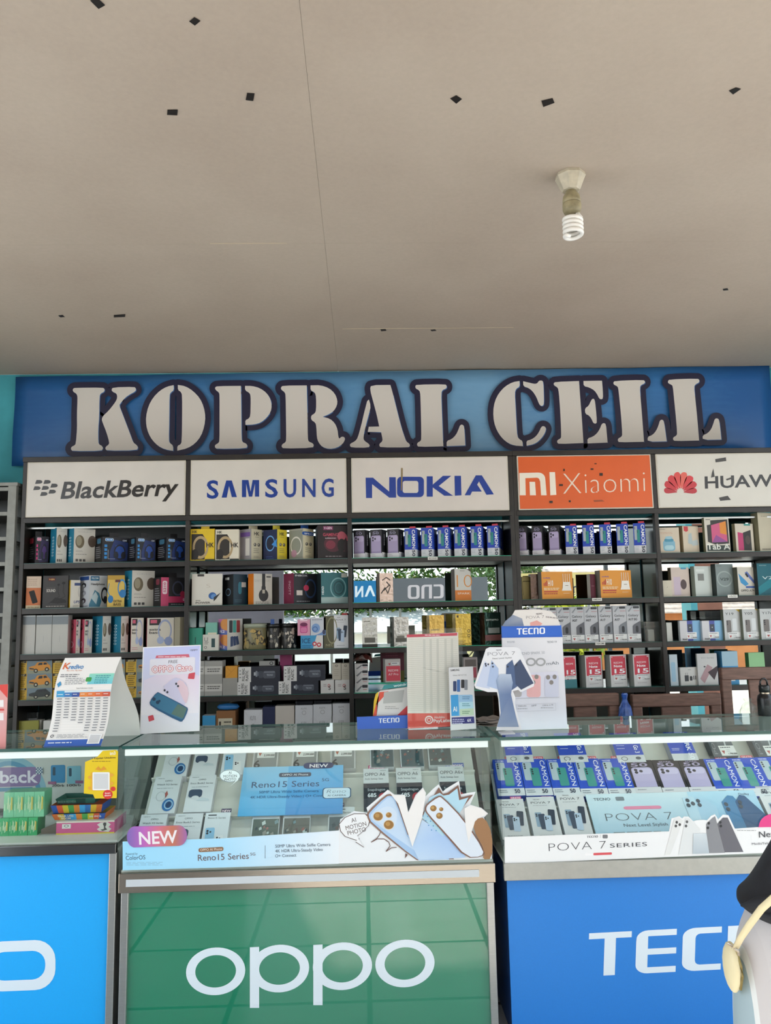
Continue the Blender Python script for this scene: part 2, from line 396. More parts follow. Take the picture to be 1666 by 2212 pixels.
tapes = [((195, 0), (212, -4), (227, 10), (213, 18), 'at the far upper left corner of the ceiling'), ((409, 45), (420, 36), (433, 44), (421, 54), 'diamond-turned, upper left of the ceiling'),
         ((534, 200), (550, 201), (547, 217), (531, 215), 'nearly square, left of the ceiling centre line'), ((362, 236), (384, 236), (383, 248), (361, 247), 'flat oblong, left of the nearly square patch'),
         ((973, 212), (986, 205), (998, 213), (986, 223), 'diamond-turned, in the middle of the ceiling'), ((1170, 217), (1194, 211), (1198, 221), (1174, 230), 'slanted oblong, above the spiral bulb'),
         ((1575, 195), (1590, 188), (1601, 191), (1584, 203), 'slanted, at the upper right of the ceiling'), ((126, 681), (135, 680), (140, 684), (131, 685), 'tiny, left end of the row near the banner'),
         ((246, 680), (271, 678), (270, 684), (246, 685), 'long thin one, above the banner letter K'), ((822, 711), (833, 710), (835, 714), (824, 715), 'small, above the banner letter A'),
         ((930, 712), (940, 711), (943, 714), (933, 715), 'tiny, above the banner letter L'), ((1562, 624), (1572, 622), (1574, 626), (1563, 627), 'small, far right of the ceiling')]
for k, (a, b, c, d, lb) in enumerate(tapes):
    lo = [onZ(*p, ZC) for p in (a, b, c, d)]; ctr = sum(lo, Vector()) / 4
    t = MB().hexa([p - ctr - Vector((0, 0, .0022)) for p in lo], [p - ctr - Vector((0, 0, .0012)) for p in lo]).build('tape_patch', TAPE)
    t.location = ctr; tag(t, 'black tape patch ' + lb, 'tape', 'black tape patches on the ceiling')
# spiral bulb in its ceiling holder
bp = onZ(1232, 378, ZC)
lamp = thing('ceiling_bulb', 'white spiral bulb in an old octagonal holder on the ceiling', 'lamp', (bp.x, bp.y, ZC))
OLDP = mat('aged_plastic', 'a39877', rough=.55, noise=.4, scale=25); OLDW = mat('dusty_plastic', 'c4bba6', rough=.5, noise=.2, scale=30); TUBEW = mat('bulb_tube', 'f3f0ea', rough=.25)
MB().lathe([(.056, 0), (.058, -.012), (.054, -.02), (.036, -.062), (.033, -.066)], 8, a0=.39).build('ceiling_rose', OLDW, lamp)
MB().lathe([(.018, -.062), (.020, -.072), (.031, -.088), (.034, -.105), (.034, -.118)], 20).build('lamp_holder', OLDP, lamp, smooth=True)
MB().lathe([(.0345, -.118), (.035, -.122), (.035, -.14), (.031, -.152), (.02, -.156)], 20).build('ballast_housing', OLDP, lamp, smooth=True)
hp = []
for i in range(0, 4 * 24 + 14):
    a = 2 * math.pi * i / 24; rr = .032; hp.append((rr * math.cos(a), rr * math.sin(a), -.172 - .0165 * i / 24))
hp = [(.018, 0, -.15), (.026, 0, -.165)] + hp + [(hp[-1][0] * .45, hp[-1][1] * .45, hp[-1][2] - .002)]
MB().tube(hp, .0080, 10).build('spiral_tube', TUBEW, lamp, smooth=True)
# banner on the wall
YB = 5.15
BPL = Plane((0, YB, 0), (1, 0, 0), (0, 0, 1))
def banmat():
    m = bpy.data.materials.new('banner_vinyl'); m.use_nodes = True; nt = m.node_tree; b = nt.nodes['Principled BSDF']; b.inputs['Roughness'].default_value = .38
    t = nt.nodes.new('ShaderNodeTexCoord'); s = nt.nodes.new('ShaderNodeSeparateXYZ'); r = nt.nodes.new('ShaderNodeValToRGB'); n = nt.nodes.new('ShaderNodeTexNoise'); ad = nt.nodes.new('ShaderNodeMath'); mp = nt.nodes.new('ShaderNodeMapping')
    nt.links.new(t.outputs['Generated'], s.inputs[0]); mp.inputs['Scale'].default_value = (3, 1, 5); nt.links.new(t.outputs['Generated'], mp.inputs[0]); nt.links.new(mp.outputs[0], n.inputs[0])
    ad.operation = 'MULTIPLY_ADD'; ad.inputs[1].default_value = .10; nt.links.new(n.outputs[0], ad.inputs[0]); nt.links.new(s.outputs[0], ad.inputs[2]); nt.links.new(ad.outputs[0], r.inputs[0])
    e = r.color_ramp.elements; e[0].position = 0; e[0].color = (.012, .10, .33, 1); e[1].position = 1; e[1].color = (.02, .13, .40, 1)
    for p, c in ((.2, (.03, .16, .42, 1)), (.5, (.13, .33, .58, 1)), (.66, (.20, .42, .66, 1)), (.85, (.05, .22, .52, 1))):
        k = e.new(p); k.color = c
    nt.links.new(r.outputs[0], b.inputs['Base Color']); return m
ban = thing('shop_banner', 'long blue vinyl banner with big white outlined shop lettering below the ceiling', 'banner', (0, YB, 0))
bp0 = BPL.at(32, 813); bp1 = BPL.at(1664, 789); bq = BPL.at(26, 1006)
mb = MB(); NX, NZ = 60, 6
for j in range(NZ + 1):
    for i in range(NX + 1):
        u = i / NX; v = j / NZ; x = bp0[0] + (bp1[0] - bp0[0]) * u; zt = bp0[1] + (bp1[1] - bp0[1]) * u; zb = bq[1] + .02 * u; z = zb + (zt - zb) * v
        mb.v.append((x, .004 * math.sin(x * 9 + z * 7) + .003 * math.sin(x * 4 - z * 15) + .012, z))
for j in range(NZ):
    for i in range(NX): k = j * (NX + 1) + i; mb.f.append([k, k + 1, k + NX + 2, k + NX + 1]); mb.c.append(None); mb.m.append(0)
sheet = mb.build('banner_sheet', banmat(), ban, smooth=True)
so = sheet.modifiers.new('thick', 'SOLIDIFY'); so.thickness = .0015
Z = {'A': (130, 800, 4.76), 'B': (440, 800, 4.76), 'C': (730, 800, 4.76), 'D': (1030, 790, 5.553), 'E': (1290, 790, 5.553)}
LET = [('K', 'A', [(160,183),(440,180),(462,195),(455,225),(420,240),(408,270),(405,480),(395,600),(395,740),(405,765),(435,780),(445,805),(430,830),(130,833),(113,812),(120,788),(150,775),(165,755),(178,600),(176,460),(182,300),(180,260),(165,238),(140,225),(132,205),(140,188)],
  [(545,178),(765,172),(783,190),(780,218),(720,250),(670,285),(625,340),(610,362),(640,440),(690,570),(735,690),(755,745),(790,770),(805,795),(790,825),(485,828),(466,808),(475,785),(500,768),(510,745),(480,640),(440,540),(430,505),(445,470),(500,420),(560,345),(587,300),(590,262),(578,238),(545,225),(530,205)]),
 ('O', 'A', [(1170,155),(1170,155),(1100,170),(1030,210),(960,280),(910,370),(885,480),(888,570),(910,650),(950,720),(1010,780),(1080,815),(1165,830),(1165,830),(1165,775),(1130,750),(1120,720),(1125,500),(1127,260),(1140,230),(1172,207)],
  [(1213,153),(1213,153),(1290,165),(1370,215),(1440,290),(1480,380),(1497,480),(1485,580),(1450,680),(1390,755),(1310,805),(1207,828),(1207,828),(1208,778),(1240,765),(1253,735),(1257,500),(1257,260),(1245,225),(1213,205)]),
 ('P', 'B', [(140,165),(385,163),(385,163),(388,300),(390,500),(392,700),(400,740),(440,755),(453,780),(440,805),(140,810),(117,795),(120,768),(155,750),(165,725),(166,500),(166,260),(160,230),(125,205),(118,180)],
  [(428,163),(428,163),(500,163),(580,185),(650,235),(690,300),(703,365),(692,430),(650,490),(590,540),(520,560),(432,563),(432,563),(430,515),(465,500),(482,470),(485,360),(485,270),(475,235),(428,210)]),
 ('R', 'B', [(815,160),(1062,158),(1062,158),(1065,300),(1070,500),(1072,700),(1080,735),(1120,750),(1136,772),(1122,800),(825,806),(802,790),(808,762),(840,745),(851,720),(848,500),(845,260),(835,228),(800,203),(795,180)],
  [(1100,158),(1100,158),(1200,155),(1290,185),(1350,240),(1377,310),(1372,365),(1340,420),(1290,455),(1225,480),(1225,480),(1300,500),(1350,545),(1378,610),(1385,680),(1395,708),(1420,682),(1450,690),(1455,715),(1430,760),(1370,800),(1290,812),(1220,790),(1180,740),(1165,690),(1160,580),(1150,540),(1107,513),(1105,468),(1145,445),(1158,410),(1158,280),(1145,230),(1100,210)]),
 ('A', 'C', [(312,280),(340,370),(320,450),(290,560),(262,690),(270,725),(315,755),(330,775),(315,798),(140,797),(122,775),(130,755),(180,730),(205,695),(240,570),(270,440)],
  [(342,155),(540,153),(540,153),(560,220),(600,380),(650,580),(690,700),(705,735),(740,760),(740,785),(720,795),(440,795),(425,775),(430,755),(455,735),(460,710),(445,640),(445,638),(308,635),(308,635),(318,583),(318,583),(425,580),(425,580),(400,460),(365,330),(330,200)]),
 ('L', 'C', [(810,150),(1105,145),(1120,165),(1115,190),(1075,205),(1063,235),(1068,400),(1080,700),(1085,783),(1085,783),(830,790),(812,770),(820,745),(850,730),(858,705),(855,500),(850,300),(845,225),(830,205),(800,190),(795,165)],
  [(1118,728),(1170,710),(1215,665),(1240,610),(1255,568),(1275,558),(1298,575),(1305,680),(1310,775),(1310,775),(1118,782),(1118,782)]),
 ('C', 'D', [(512,187),(512,187),(430,200),(340,250),(265,330),(215,430),(195,550),(205,680),(240,780),(300,870),(380,935),(460,962),(552,967),(552,967),(548,905),(510,885),(485,850),(475,700),(465,500),(455,330),(470,280),(515,255)],
  [(555,190),(555,190),(620,205),(690,222),(725,215),(745,183),(780,180),(797,200),(803,330),(805,460),(790,485),(765,485),(745,460),(715,380),(670,310),(620,270),(557,250)],
  [(595,903),(650,890),(710,850),(750,790),(770,740),(795,725),(825,740),(830,775),(800,840),(740,910),(680,945),(597,963),(597,963)]),
 ('E', 'D', [(940,198),(1225,187),(1225,187),(1240,400),(1260,650),(1278,930),(1278,930),(985,942),(962,925),(965,895),(1005,875),(1012,845),(1005,650),(990,400),(978,290),(965,262),(925,240),(920,215)],
  [(1278,187),(1278,187),(1500,183),(1500,183),(1510,300),(1513,395),(1490,408),(1465,395),(1445,350),(1410,300),(1350,265),(1280,248)],
  [(1295,515),(1340,485),(1365,430),(1385,398),(1412,405),(1425,500),(1440,680),(1425,700),(1395,690),(1375,640),(1345,600),(1300,580)],
  [(1325,875),(1390,855),(1440,815),(1475,760),(1495,705),(1520,688),(1548,705),(1558,820),(1568,925),(1568,925),(1328,935),(1328,935)]),
 ('L', 'E', [(210,185),(550,173),(572,190),(570,215),(525,235),(510,262),(520,400),(540,650),(560,915),(560,915),(265,922),(245,905),(250,875),(290,855),(300,825),(285,600),(265,400),(252,275),(240,250),(200,232),(190,208)],
  [(603,855),(660,835),(705,785),(735,715),(750,660),(775,648),(798,665),(815,780),(832,910),(832,910),(605,915)]),
 ('L', 'E', [(865,168),(1200,157),(1225,175),(1220,205),(1175,228),(1160,255),(1175,400),(1200,650),(1220,900),(1220,900),(930,907),(907,890),(910,862),(950,840),(958,810),(940,600),(920,400),(905,250),(890,232),(850,215),(845,190)],
  [(1262,838),(1320,815),(1365,765),(1390,700),(1408,640),(1435,632),(1460,650),(1475,770),(1487,888),(1487,888),(1265,893)])]
LPL = Plane((0, -.005, 0), (1, 0, 0), (0, 0, 1))
for L in LET:
    zx, zy, zs = Z[L[1]]; A = Art(lambda x, y: BPL.at(zx + x / zs, zy + y / zs), eps=.0004)
    pieces = [chaikin(p) for p in L[2:]]; t = 118 * zs / 4.76
    A.lay()
    for p in pieces:
        k = A.k; A.line(p, t, '211f3d', True); A.k = k
        for q in p: A._add(arcpts(q[0], q[1], t / 2, t / 2, 0, 342, 18), '211f3d')
    A.lay()
    for p in pieces: A._add([(x + 7, y + 7) for x, y in p], '3d6aa5')
    A.lay()
    for p in pieces: A._add(p, 'e3ddd6')
    A.lay()
    A.out(LPL, 'letter', PRINT, ban)
# ------------------------------------------------------------------ the wall shelves
YS, YM = 4.80, 5.11               # front plane, mirror plane
PX = [-2.06, -1.067, -.08, .925, 1.826, 2.72]
ZR = [1.957, 1.686, 1.416, 1.15, .885]; ZH0, ZH1 = 2.232, 2.578
def shelf_unit(label, posts, mirrored):
    x0 = posts[0]; x1 = posts[-1]
    u = thing('display_shelf', label, 'shelf', ((x0 + x1) / 2, YS, 0)); ox = (x0 + x1) / 2
    def pb(name, a, b, y0, y1, z0, z1, m=FRAME, par=None, bev=.002): return MB().box(a - ox, b - ox, y0 - YS, y1 - YS, z0, z1).build(name, m, par or u, bevel=bev)
    for k, x in enumerate(posts):
        w = .026; pb('post', x - w / 2, x + w / 2, YS, YS + .04, ZF, ZH1)
        if k in (0, len(posts) - 1): pb('side_panel', x - .006, x + .006, YS + .04, YM + .01, ZF, ZH1, FRAME)
        else: pb('divider', x - .004, x + .004, YS + .04, YM, ZF, 2.2, GLASSDIV, bev=0)
    pb('top_rail', x0 - .013, x1 + .013, YS - .01, YS + .03, ZH1, ZH1 + .03)
    pb('top_panel', x0, x1, YS + .03, YM, ZH1 - .02, ZH1)
    pb('header_bottom_rail', x0, x1, YS - .004, YS + .03, ZH0 - .03, ZH0)
    pb('sliding_rail', x0, x1, YS + .05, YS + .075, ZH0 - .062, ZH0 - .05, ALU)
    pb('plinth', x0, x1, YS + .03, YS + .06, ZF, .5)
    for k in range(len(posts) - 1):
        a, b = posts[k] + .013, posts[k + 1] - .013
        for r, z in enumerate(ZR):
            pb('shelf_lip', a, b, YS + .002, YS + .022, z - .034, z - .003)
            pb('shelf_board', a, b, YS + .022, YM - .004, z - .022, z - .004)
            pb('shelf_glass', a, b, YS + .004, YM - .004, z - .003, z, GREENEDGE if (k == 2 and len(posts) == 4) else GLASSEDGE, bev=0)
        zs = [ZR[4] - .4] + ZR[::-1] + [ZH0 - .03]
        if mirrored[k]: pb('mirror_panel', a, b, YM, YM + .006, .5, 2.2, MIRROR, bev=0)
        else: pb('back_panel', a, b, YM, YM + .006, .5, 2.2, BACKP, bev=0)
    return u
GLASSDIV = mat('smoked_divider', '3c403b', rough=.12); BACKP = mat('dark_back_panel', '3a3f3d', rough=.25)
UA = shelf_unit('black framed three bay shelf with mirror backs holding accessories and phone cartons', PX[:4], [False, True, True])
UB = shelf_unit('black framed shelf with mirror backs below the orange header sign', [PX[3] + .027] + PX[4:], [True, True])
# price strips on shelf lips
SH = ['top', 'second', 'third', 'fourth', 'bottom']
for px, py, t, lb in ((935, 1206, 'SECOND', 'tiny white price strip on the top shelf lip of the middle bay'), (1290, 1295, 'SAMSUNG', 'tiny white strip on the second shelf lip below the router cartons'), (1297, 1390, 'XIAOMI', 'tiny white strip on the third shelf lip below the grey phone cartons'), (1583, 1288, 'VIVO', 'tiny white strip on the second shelf lip of the rightmost bay')):
    p = onY(px, py, YS - .001); o = thing('shelf_strip', lb, 'label', (p.x, YS - .0005, p.z), group='shelf lip strips')
    MB().box(-.03, .03, -.002, 0, -.009, .009, 'e8e6de').build('card', PRINT, o)
    Art().text(t, (-.025, -.004), (.025, -.004), .008, '222222', 'b').out(Plane((0, -.002, 0), (1, 0, 0), (0, 0, 1)), 'lettering', PRINT, o)
# header signs
HPL = Plane((0, YS - .006, 0), (1, 0, 0), (0, 0, 1)); EDGEC = mat('sign_edge', 'cfc8ba', rough=.5)
def header(label, bay, face, draw):
    a = (PX[bay] if bay != 3 else PX[3] + .027) + .015; b = PX[bay + 1] - .015
    o = thing('header_sign', label, 'sign', ((a + b) / 2, YS - .006, ZH0), group='header signs over the shelf bays')
    w = b - a; h = ZH1 - ZH0
    MB().box(-w / 2, w / 2, 0, .03, .003, h - .002).build('light_box', EDGEC, o, bevel=.002)
    face_o = MB().box(-w / 2 + .008, w / 2 - .008, -.0015, 0, .010, h - .009).build('sign_face', mat('sign_face_' + face, face, rough=.35, noise=.05, scale=5), o)
    arts = []
    def new(nm, lay=0): q = Art(lambda x, y: (HPL.at(x, y)[0] - (a + b) / 2, HPL.at(x, y)[1] - ZH0)); q.yd = True; q.k = lay; arts.append((nm, q)); return q
    draw(new)
    for nm, q in arts: q.out(Plane((0, -.0016, 0), (1, 0, 0), (0, 0, 1)), nm, GLOSSP, face_o)
    return o
def h_bb(new):
    A = new('logo')
    for x, y in ((77, 1045), (95, 1045), (73, 1058.5), (91, 1058), (110, 1053), (88, 1071), (106, 1066)):
        A.poly([(x + 2, y - 8)] + arcpts(x + 9, y - 4, 6, 4, -90, 90) + [(x - 1, y + .5)], '2a2724')
    A.text('BlackBerry', (131, 1077), (376, 1070), 34, '2a2724', 'b', hv=(8, -35), shear=0)
def h_ss(new):
    A = new('logo')
    A.text('S', (447, 1076), (472, 1076), 37, '1d3f93', 'b'); A.poly([(479, 1075), (489, 1038), (501, 1038), (512, 1074), (501, 1074), (495, 1050), (490, 1075)], '1d3f93')
    x = 523
    for ch, w in (('M', 37), ('S', 27), ('U', 27), ('N', 29), ('G', 27)):
        if ch == 'M': A.poly([(523, 1074), (523, 1037), (537, 1037), (541.5, 1062), (546, 1037), (560, 1037), (560, 1073), (551, 1073), (551, 1045), (545, 1073), (538, 1073), (532, 1045), (532, 1074)], '1d3f93')
        else: A.text(ch, (x, 1075 - (x - 447) * .011), (x + w, 1075 - (x - 447) * .011), 37, '1d3f93', 'b')
        x += w + 13
def h_nk(new):
    A = new('logo'); c = '1f3f97'; A.poly([(791, 1076), (790, 1032), (806, 1032), (841, 1062), (841, 1031), (855, 1031), (856, 1075), (841, 1075), (804, 1046), (804, 1076)], c)
    A.lay(); cx, cy = 887, 1052
    def ro(w, h, r): return arcpts(cx + w - r, cy - h + r, r, r, -90, 0) + arcpts(cx + w - r, cy + h - r, r, r, 0, 90) + arcpts(cx - w + r, cy + h - r, r, r, 90, 180) + arcpts(cx - w + r, cy - h + r, r, r, 180, 270)
    o, i = ro(29, 22, 9), ro(17, 13, 5)
    for k in range(len(o)): A._add([o[k - 1], o[k], i[k], i[k - 1]], c)
    A.poly([(922, 1073), (922, 1029), (935, 1029), (935, 1047), (957, 1028), (975, 1028), (948, 1050), (979, 1071), (960, 1071), (935, 1053), (935, 1073)], c)
    A.poly([(983, 1071), (982, 1028), (996, 1028), (997, 1070)], c)
    A.poly([(1004, 1070), (1028, 1027), (1041, 1027), (1067, 1068), (1051, 1069), (1035, 1040), (1031, 1047), (1041, 1062), (1020, 1062), (1016, 1070)], c)
    new('stain', 12).poly([(867, 1011), (870, 1011), (870, 1030), (868, 1060), (866, 1060)], '8d7a55')
def h_xm(new):
    A = new('logo'); W = 'f3ead9'; A.poly([(1123, 1070), (1122, 1022), (1160, 1021)] + arcpts(1163, 1034, 15, 13, -90, 0) + [(1181, 1070), (1169, 1070), (1167, 1040)] + arcpts(1160, 1038, 6, 6, 0, -90, 3) + [(1135, 1033), (1136, 1070)], W)
    A.poly([(1145, 1070), (1144, 1041), (1156, 1041), (1158, 1070)], W); A.poly([(1189, 1070), (1187, 1020), (1199, 1020), (1202, 1069)], W)
    A.text('Xiaomi', (1217, 1068), (1396, 1062), 46, 'f0dcc8', 't')
    for q in ((1276, 1012, 6, 3), (1217, 1013, 3, 5), (1295, 1022, 7, 6), (1208, 1046, 8, 4), (1187, 1082, 7, 5), (1229, 1081, 4, 4), (1284, 1001, 5, 2)): new('scuff_mark', 12).rect(q[0], q[1], q[0] + q[2], q[1] + q[3], '3a2a1e')
    new('scuff_mark', 12).poly([(1282, 1081), (1300, 1080), (1306, 1083), (1284, 1084)], '9a4a26')
def h_hw(new):
    cx, cy = 1470, 1064
    for a, l, w, c in ((-82, 36, 9, 'b8242c'), (-58, 40, 11, 'c5272e'), (-34, 43, 12, 'cf2f33'), (-11, 45, 11, 'd8453f'), (11, 45, 11, 'e0604f'), (34, 43, 12, 'cf2f33'), (58, 40, 11, 'c5272e'), (82, 36, 9, 'b8242c')):
        t = math.radians(a); d = (math.sin(t), -math.cos(t)); e = (math.cos(t), math.sin(t)); P = []
        for s, q in ((.12, 0), (.45, .28), (.8, .5), (.98, .32), (1.0, 0), (.95, -.32), (.8, -.48), (.45, -.25)): P.append((cx + d[0] * l * s + e[0] * w * q * 1.5, cy + d[1] * l * s + e[1] * w * q * 1.5))
        new('petal').poly(chaikin(P), c)
    new('logo').text('HUAWEI', (1523, 1055), (1702, 1049), 25, '2a2724', 'b')
    for q in ([(1545, 992), (1568, 988), (1569, 996), (1546, 999)], [(1553, 1075), (1572, 1071), (1579, 1080), (1556, 1082)], [(1538, 1022), (1541, 1012), (1544, 1030), (1536, 1032)], [(1568, 1035), (1583, 1030), (1584, 1034), (1570, 1038)]): new('scuff_mark', 4).poly(q, '3a352f')
header('white header sign with black italic lettering and seven black dots, leftmost', 0, 'd8d2ca', h_bb)
header('white header sign with blue lettering, second from the left', 1, 'dad4cb', h_ss)
header('white header sign with wide blue letters, over the middle bay', 2, 'dad2ca', h_nk)
header('orange header sign with thin white lettering', 3, 'e0622a', h_xm)
header('white header sign with a red petal fan, far right', 4, 'd9d5cb', h_hw)
# grey aluminium cabinet at the left end
cabx = onY(38, 1040, 4.78).x - .47; cab = thing('aluminium_cabinet', 'grey aluminium cabinet with close shelves at the left of the black shelf', 'cabinet', (cabx, 4.78, 0))
for x in (-.46, .44):
    for y in (0, .36): MB().box(x - .025, x + .025, y, y + .03, ZF, 2.43).build('post', ALUGREY, cab, bevel=.002)
for k in range(16):
    z = .12 + k * .152; MB().box(-.435, .415, .004, .026, z, z + .022).build('shelf_edge', ALUGREY, cab); MB().box(-.435, .415, .026, .36, z, z + .01).build('shelf_board', FRAME, cab)
MB().box(-.49, .47, 0, .39, 2.43, 2.45).build('top_panel', ALUGREY, cab); MB().box(-.47, .45, .39, .395, ZF, 2.43).build('back_panel', BACKP, cab); MB().box(.46, .466, .03, .36, ZF, 2.43).build('side_glass', PLASTICFILM, cab)
# ================================================================== goods on the shelves
ORD = ['first', 'second', 'third', 'fourth', 'fifth', 'sixth', 'seventh', 'eighth', 'ninth', 'tenth']
def norm(w, h): return Art(lambda x, y: (x * w, y * h))
XZ = ((1, 0, 0), (0, 0, 1))
class Rec: pass
def carton(name, label, x0, xs, x1, ytop, z, a=0, body='dddddd', cf=None, art=None, sart=None, depth=.06, Y=4.83, cat='box', group=None, m=None, tab=None, yb=None, pm=None, part='carton'):
    """x0..xs..x1: pixel columns of the side / near edge / front (a>0: left side shows, a<0: right side shows)"""
    if a >= 20: a += 14
    ar = math.radians(a)
    if yb is not None: z = onY(xs, yb, Y).z
    P = Vector((xat(xs, Y, z), Y, z)); h = max(.01, onY(xs, ytop, Y).z - z)
    if a >= 0:
        ex = Vector((math.cos(ar), math.sin(ar), 0)); ey = Vector((-math.sin(ar), math.cos(ar), 0)); w = along(P, ex, x1); d = along(P, ey, x0) if a > 0 and x0 < xs else depth
        org = P
    else:
        ex = Vector((-math.cos(ar), -math.sin(ar), 0)); ey = Vector((-math.sin(ar), math.cos(ar), 0)); w = along(P, ex, x0); d = along(P, ey, x1) if x1 > xs else depth
        org = P + ex * w
    d = max(.015, min(d, (YM - .012 - max(org.y, P.y, (P + ex * w).y)) / math.cos(ar)))
    o = thing(name, label, cat, org, ar, group)
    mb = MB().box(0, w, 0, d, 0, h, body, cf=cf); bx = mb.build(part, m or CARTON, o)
    if art:
        A = norm(w, h); A.w, A.h = w, h; art(A); A.out(Plane((0, 0, 0), *XZ), 'front_print', pm or PRINT, bx)
    if sart:
        A = norm(d, h); A.w, A.h = d, h; sart(A)
        if a < 0: A.out(Plane((w, 0, 0), (0, 1, 0), (0, 0, 1)), 'side_print', pm or PRINT, bx)
        else: A.out(Plane((0, d, 0), (0, -1, 0), (0, 0, 1)), 'side_print', pm or PRINT, bx)
    if tab:
        c, u0, u1, th = tab; MB().box(w * u0, w * u1, d * .3, d * .3 + .002, h, h + th, c).build('hang_tab', PRINT, o)
    r = Rec(); r.o = o; r.w = w; r.h = h; r.d = d; r.z = z + h; r.P = P; return r
def bay(b): return ['leftmost bay', 'second bay', 'middle bay', 'orange-sign bay', 'rightmost bay'][b]
# ---- prints
def phone(A, cx, cy, w, h, c, cams='v', cc='20242c', rot=0.0, rim=None):
    """upright phone back; w,h in drawing units"""
    ca, sa = math.cos(rot), math.sin(rot); asp = getattr(A, 'w', 1) / getattr(A, 'h', 1)
    def T(x, y): x *= 1; return (cx + x * ca - y * sa / asp, cy + x * sa * asp + y * ca)
    def rrp(x0, y0, x1, y1, r):
        P = []; ry = r * asp
        for qx, qy, a0 in ((x1 - r, y1 - ry, 0), (x0 + r, y1 - ry, 90), (x0 + r, y0 + ry, 180), (x1 - r, y0 + ry, 270)):
            for i in range(4): t = math.radians(a0 + 30 * i); P.append(T(qx + r * math.cos(t), qy + ry * math.sin(t)))
        return P
    if rim: A.poly(rrp(-w / 2 * 1.05, -h / 2 * 1.02, w / 2 * 1.05, h / 2 * 1.02, w * .17), rim)
    A.poly(rrp(-w / 2, -h / 2, w / 2, h / 2, w * .16), c)
    r = w * .11
    def dot(x, y, q=1.0):
        A.poly([T(x + r * q * math.cos(t * math.pi / 6), y + r * q * asp * math.sin(t * math.pi / 6)) for t in range(12)], cc)
    if cams == 'v':
        for k in range(3): dot(-w * .27, h * .40 - k * r * asp * 2.5)
    elif cams == 'tri': dot(-w * .27, h * .36, 1.2); dot(-w * .27, h * .36 - r * asp * 2.6, 1.2); dot(w * .05, h * .36 - r * asp * 1.3, 1.0)
    elif cams == 'two': dot(-w * .22, h * .38, 1.3); dot(w * .08, h * .38, 1.3)
def a_camon(A):
    A.rect(0, .27, 1, 1, '2447b4'); A.rect(0, 0, 1, .27, 'd9dade'); phone(A, .2, .68, .26, .46, 'aab4b8', 'v'); phone(A, .42, .58, .26, .42, '2f8a86', 'v')
    A.text('CAMON', (.66, .95), (.66, .30), 0, 'f1f3f6', 'b', hv=(.26, 0)); A.text('50', (.66, .25), (.66, .04), 0, '1b2338', 'b', hv=(.24, 0)); A.greek(.08, .22, .45, 3, .05, .012, '9aa0a8')
def s_camon(A):
    A.rect(0, .27, 1, 1, '2d53c6'); A.rect(0, 0, 1, .27, 'e2e3e6'); A.text('CAMON 50 SERIES', (.4, .88), (.4, .36), 0, 'e7ecf6', 'r', hv=(.18, 0)); A.greek(.15, .2, .8, 2, .06, .012, 'a8adb5')
def a_spark(A):
    A.rect(0, .17, 1, 1, '15131a'); A.rect(0, 0, 1, .17, 'd6d3d8'); A.text('SPARK', (.28, .93), (.66, .93), .022, '8f8aa0', 'b'); A.text('50', (.2, .83), (.74, .83), .08, '8a86a0', 'b', sp=.0)
    A.grad(.07, .17, .93, .3, '8d7fa6', 'a99bbf'); A.rr(.07, .24, .93, .79, .13, .08, 'a99bbf'); A.rr(.12, .58, .88, .76, .11, .06, 'b9acce')
    for x, y in ((.24, .71), (.43, .67), (.24, .62)): A.el(x, y, .07, .038, '231f2c', 12)
    A.greek(.1, .11, .5, 2, .05, .012, '8a8590')
def s_spark(A):
    A.rect(0, .2, 1, 1, '100f14'); A.rect(0, 0, 1, .2, 'e0dde0'); A.text('SPARK 50 SERIES', (.4, .84), (.4, .45), 0, 'cfccd8', 'r', hv=(.2, 0)); A.ring(.5, .1, .14, .045, .03, .012, '8a8a8a', 10)
def a_oval(A):
    A.rect(0, 0, 1, 1, 'd8d3c8'); A.text('oddo', (.2, .89), (.8, .89), .035, '8f9092', 't'); A.el(.28, .62, .21, .19, '6f6248'); A.el(.24, .64, .13, .14, '9c9379')
    A.el(.86, .64, .2, .17, '5d4c40'); A.greek(.1, .36, .45, 2, .035, .012, 'a7a29a'); A.greek(.1, .25, .75, 1, .03, .012, '6b6862')
    for k in range(3): A.rr(.1 + .17 * k, .05, .22 + .17 * k, .12, .02, .01, '4a4844')
def s_oval(A):
    A.rect(0, 0, 1, 1, '1f7a98')
    for k in range(7): A.ring(.5, .74 - .085 * k, .14, .026, .05, .009, 'e4eef0', 10)
def a_gm(c, dark):
    def f(A):
        A.rect(0, 0, 1, 1, dark); A.poly([(.3, .05), (.95, .1), (.98, .8), (.45, .9), (.28, .4)], '16306e' if c == '2d8fd8' else '2a1a4c'); A.poly([(.45, .15), (.8, .2), (.85, .6), (.5, .7)], '2450a8' if c == '2d8fd8' else '4a2a74')
        A.rr(.1, .83, .42, .95, .05, .04, 'dfe9ee'); A.rr(.12, .84, .4, .94, .05, .04, c); A.text('5210', (.16, .87), (.36, .87), .045, 'ffffff', 'b'); A.text('GM', (.76, .85), (.92, .85), .05, 'cfd8ea', 'b')
        for k in range(4): A.rect(.08, .6 - .15 * k, .18, .70 - .15 * k, c)
        A.line([(.22, .5), (.22, .15), (.48, .15)], .012, 'c9d2e4'); A.ring(.66, .42, .22, .3, .045, .06, '0f1526'); A.el(.52, .3, .09, .14, '101a30'); A.el(.8, .3, .09, .14, '0b1020')
    return f
def s_gm(c):
    def f(A):
        A.rect(0, 0, 1, 1, '131215'); A.rr(.35, .75, .8, .95, .1, .04, c); A.greek(.2, .6, .85, 6, .08, .03, '8f8f94')
    return f
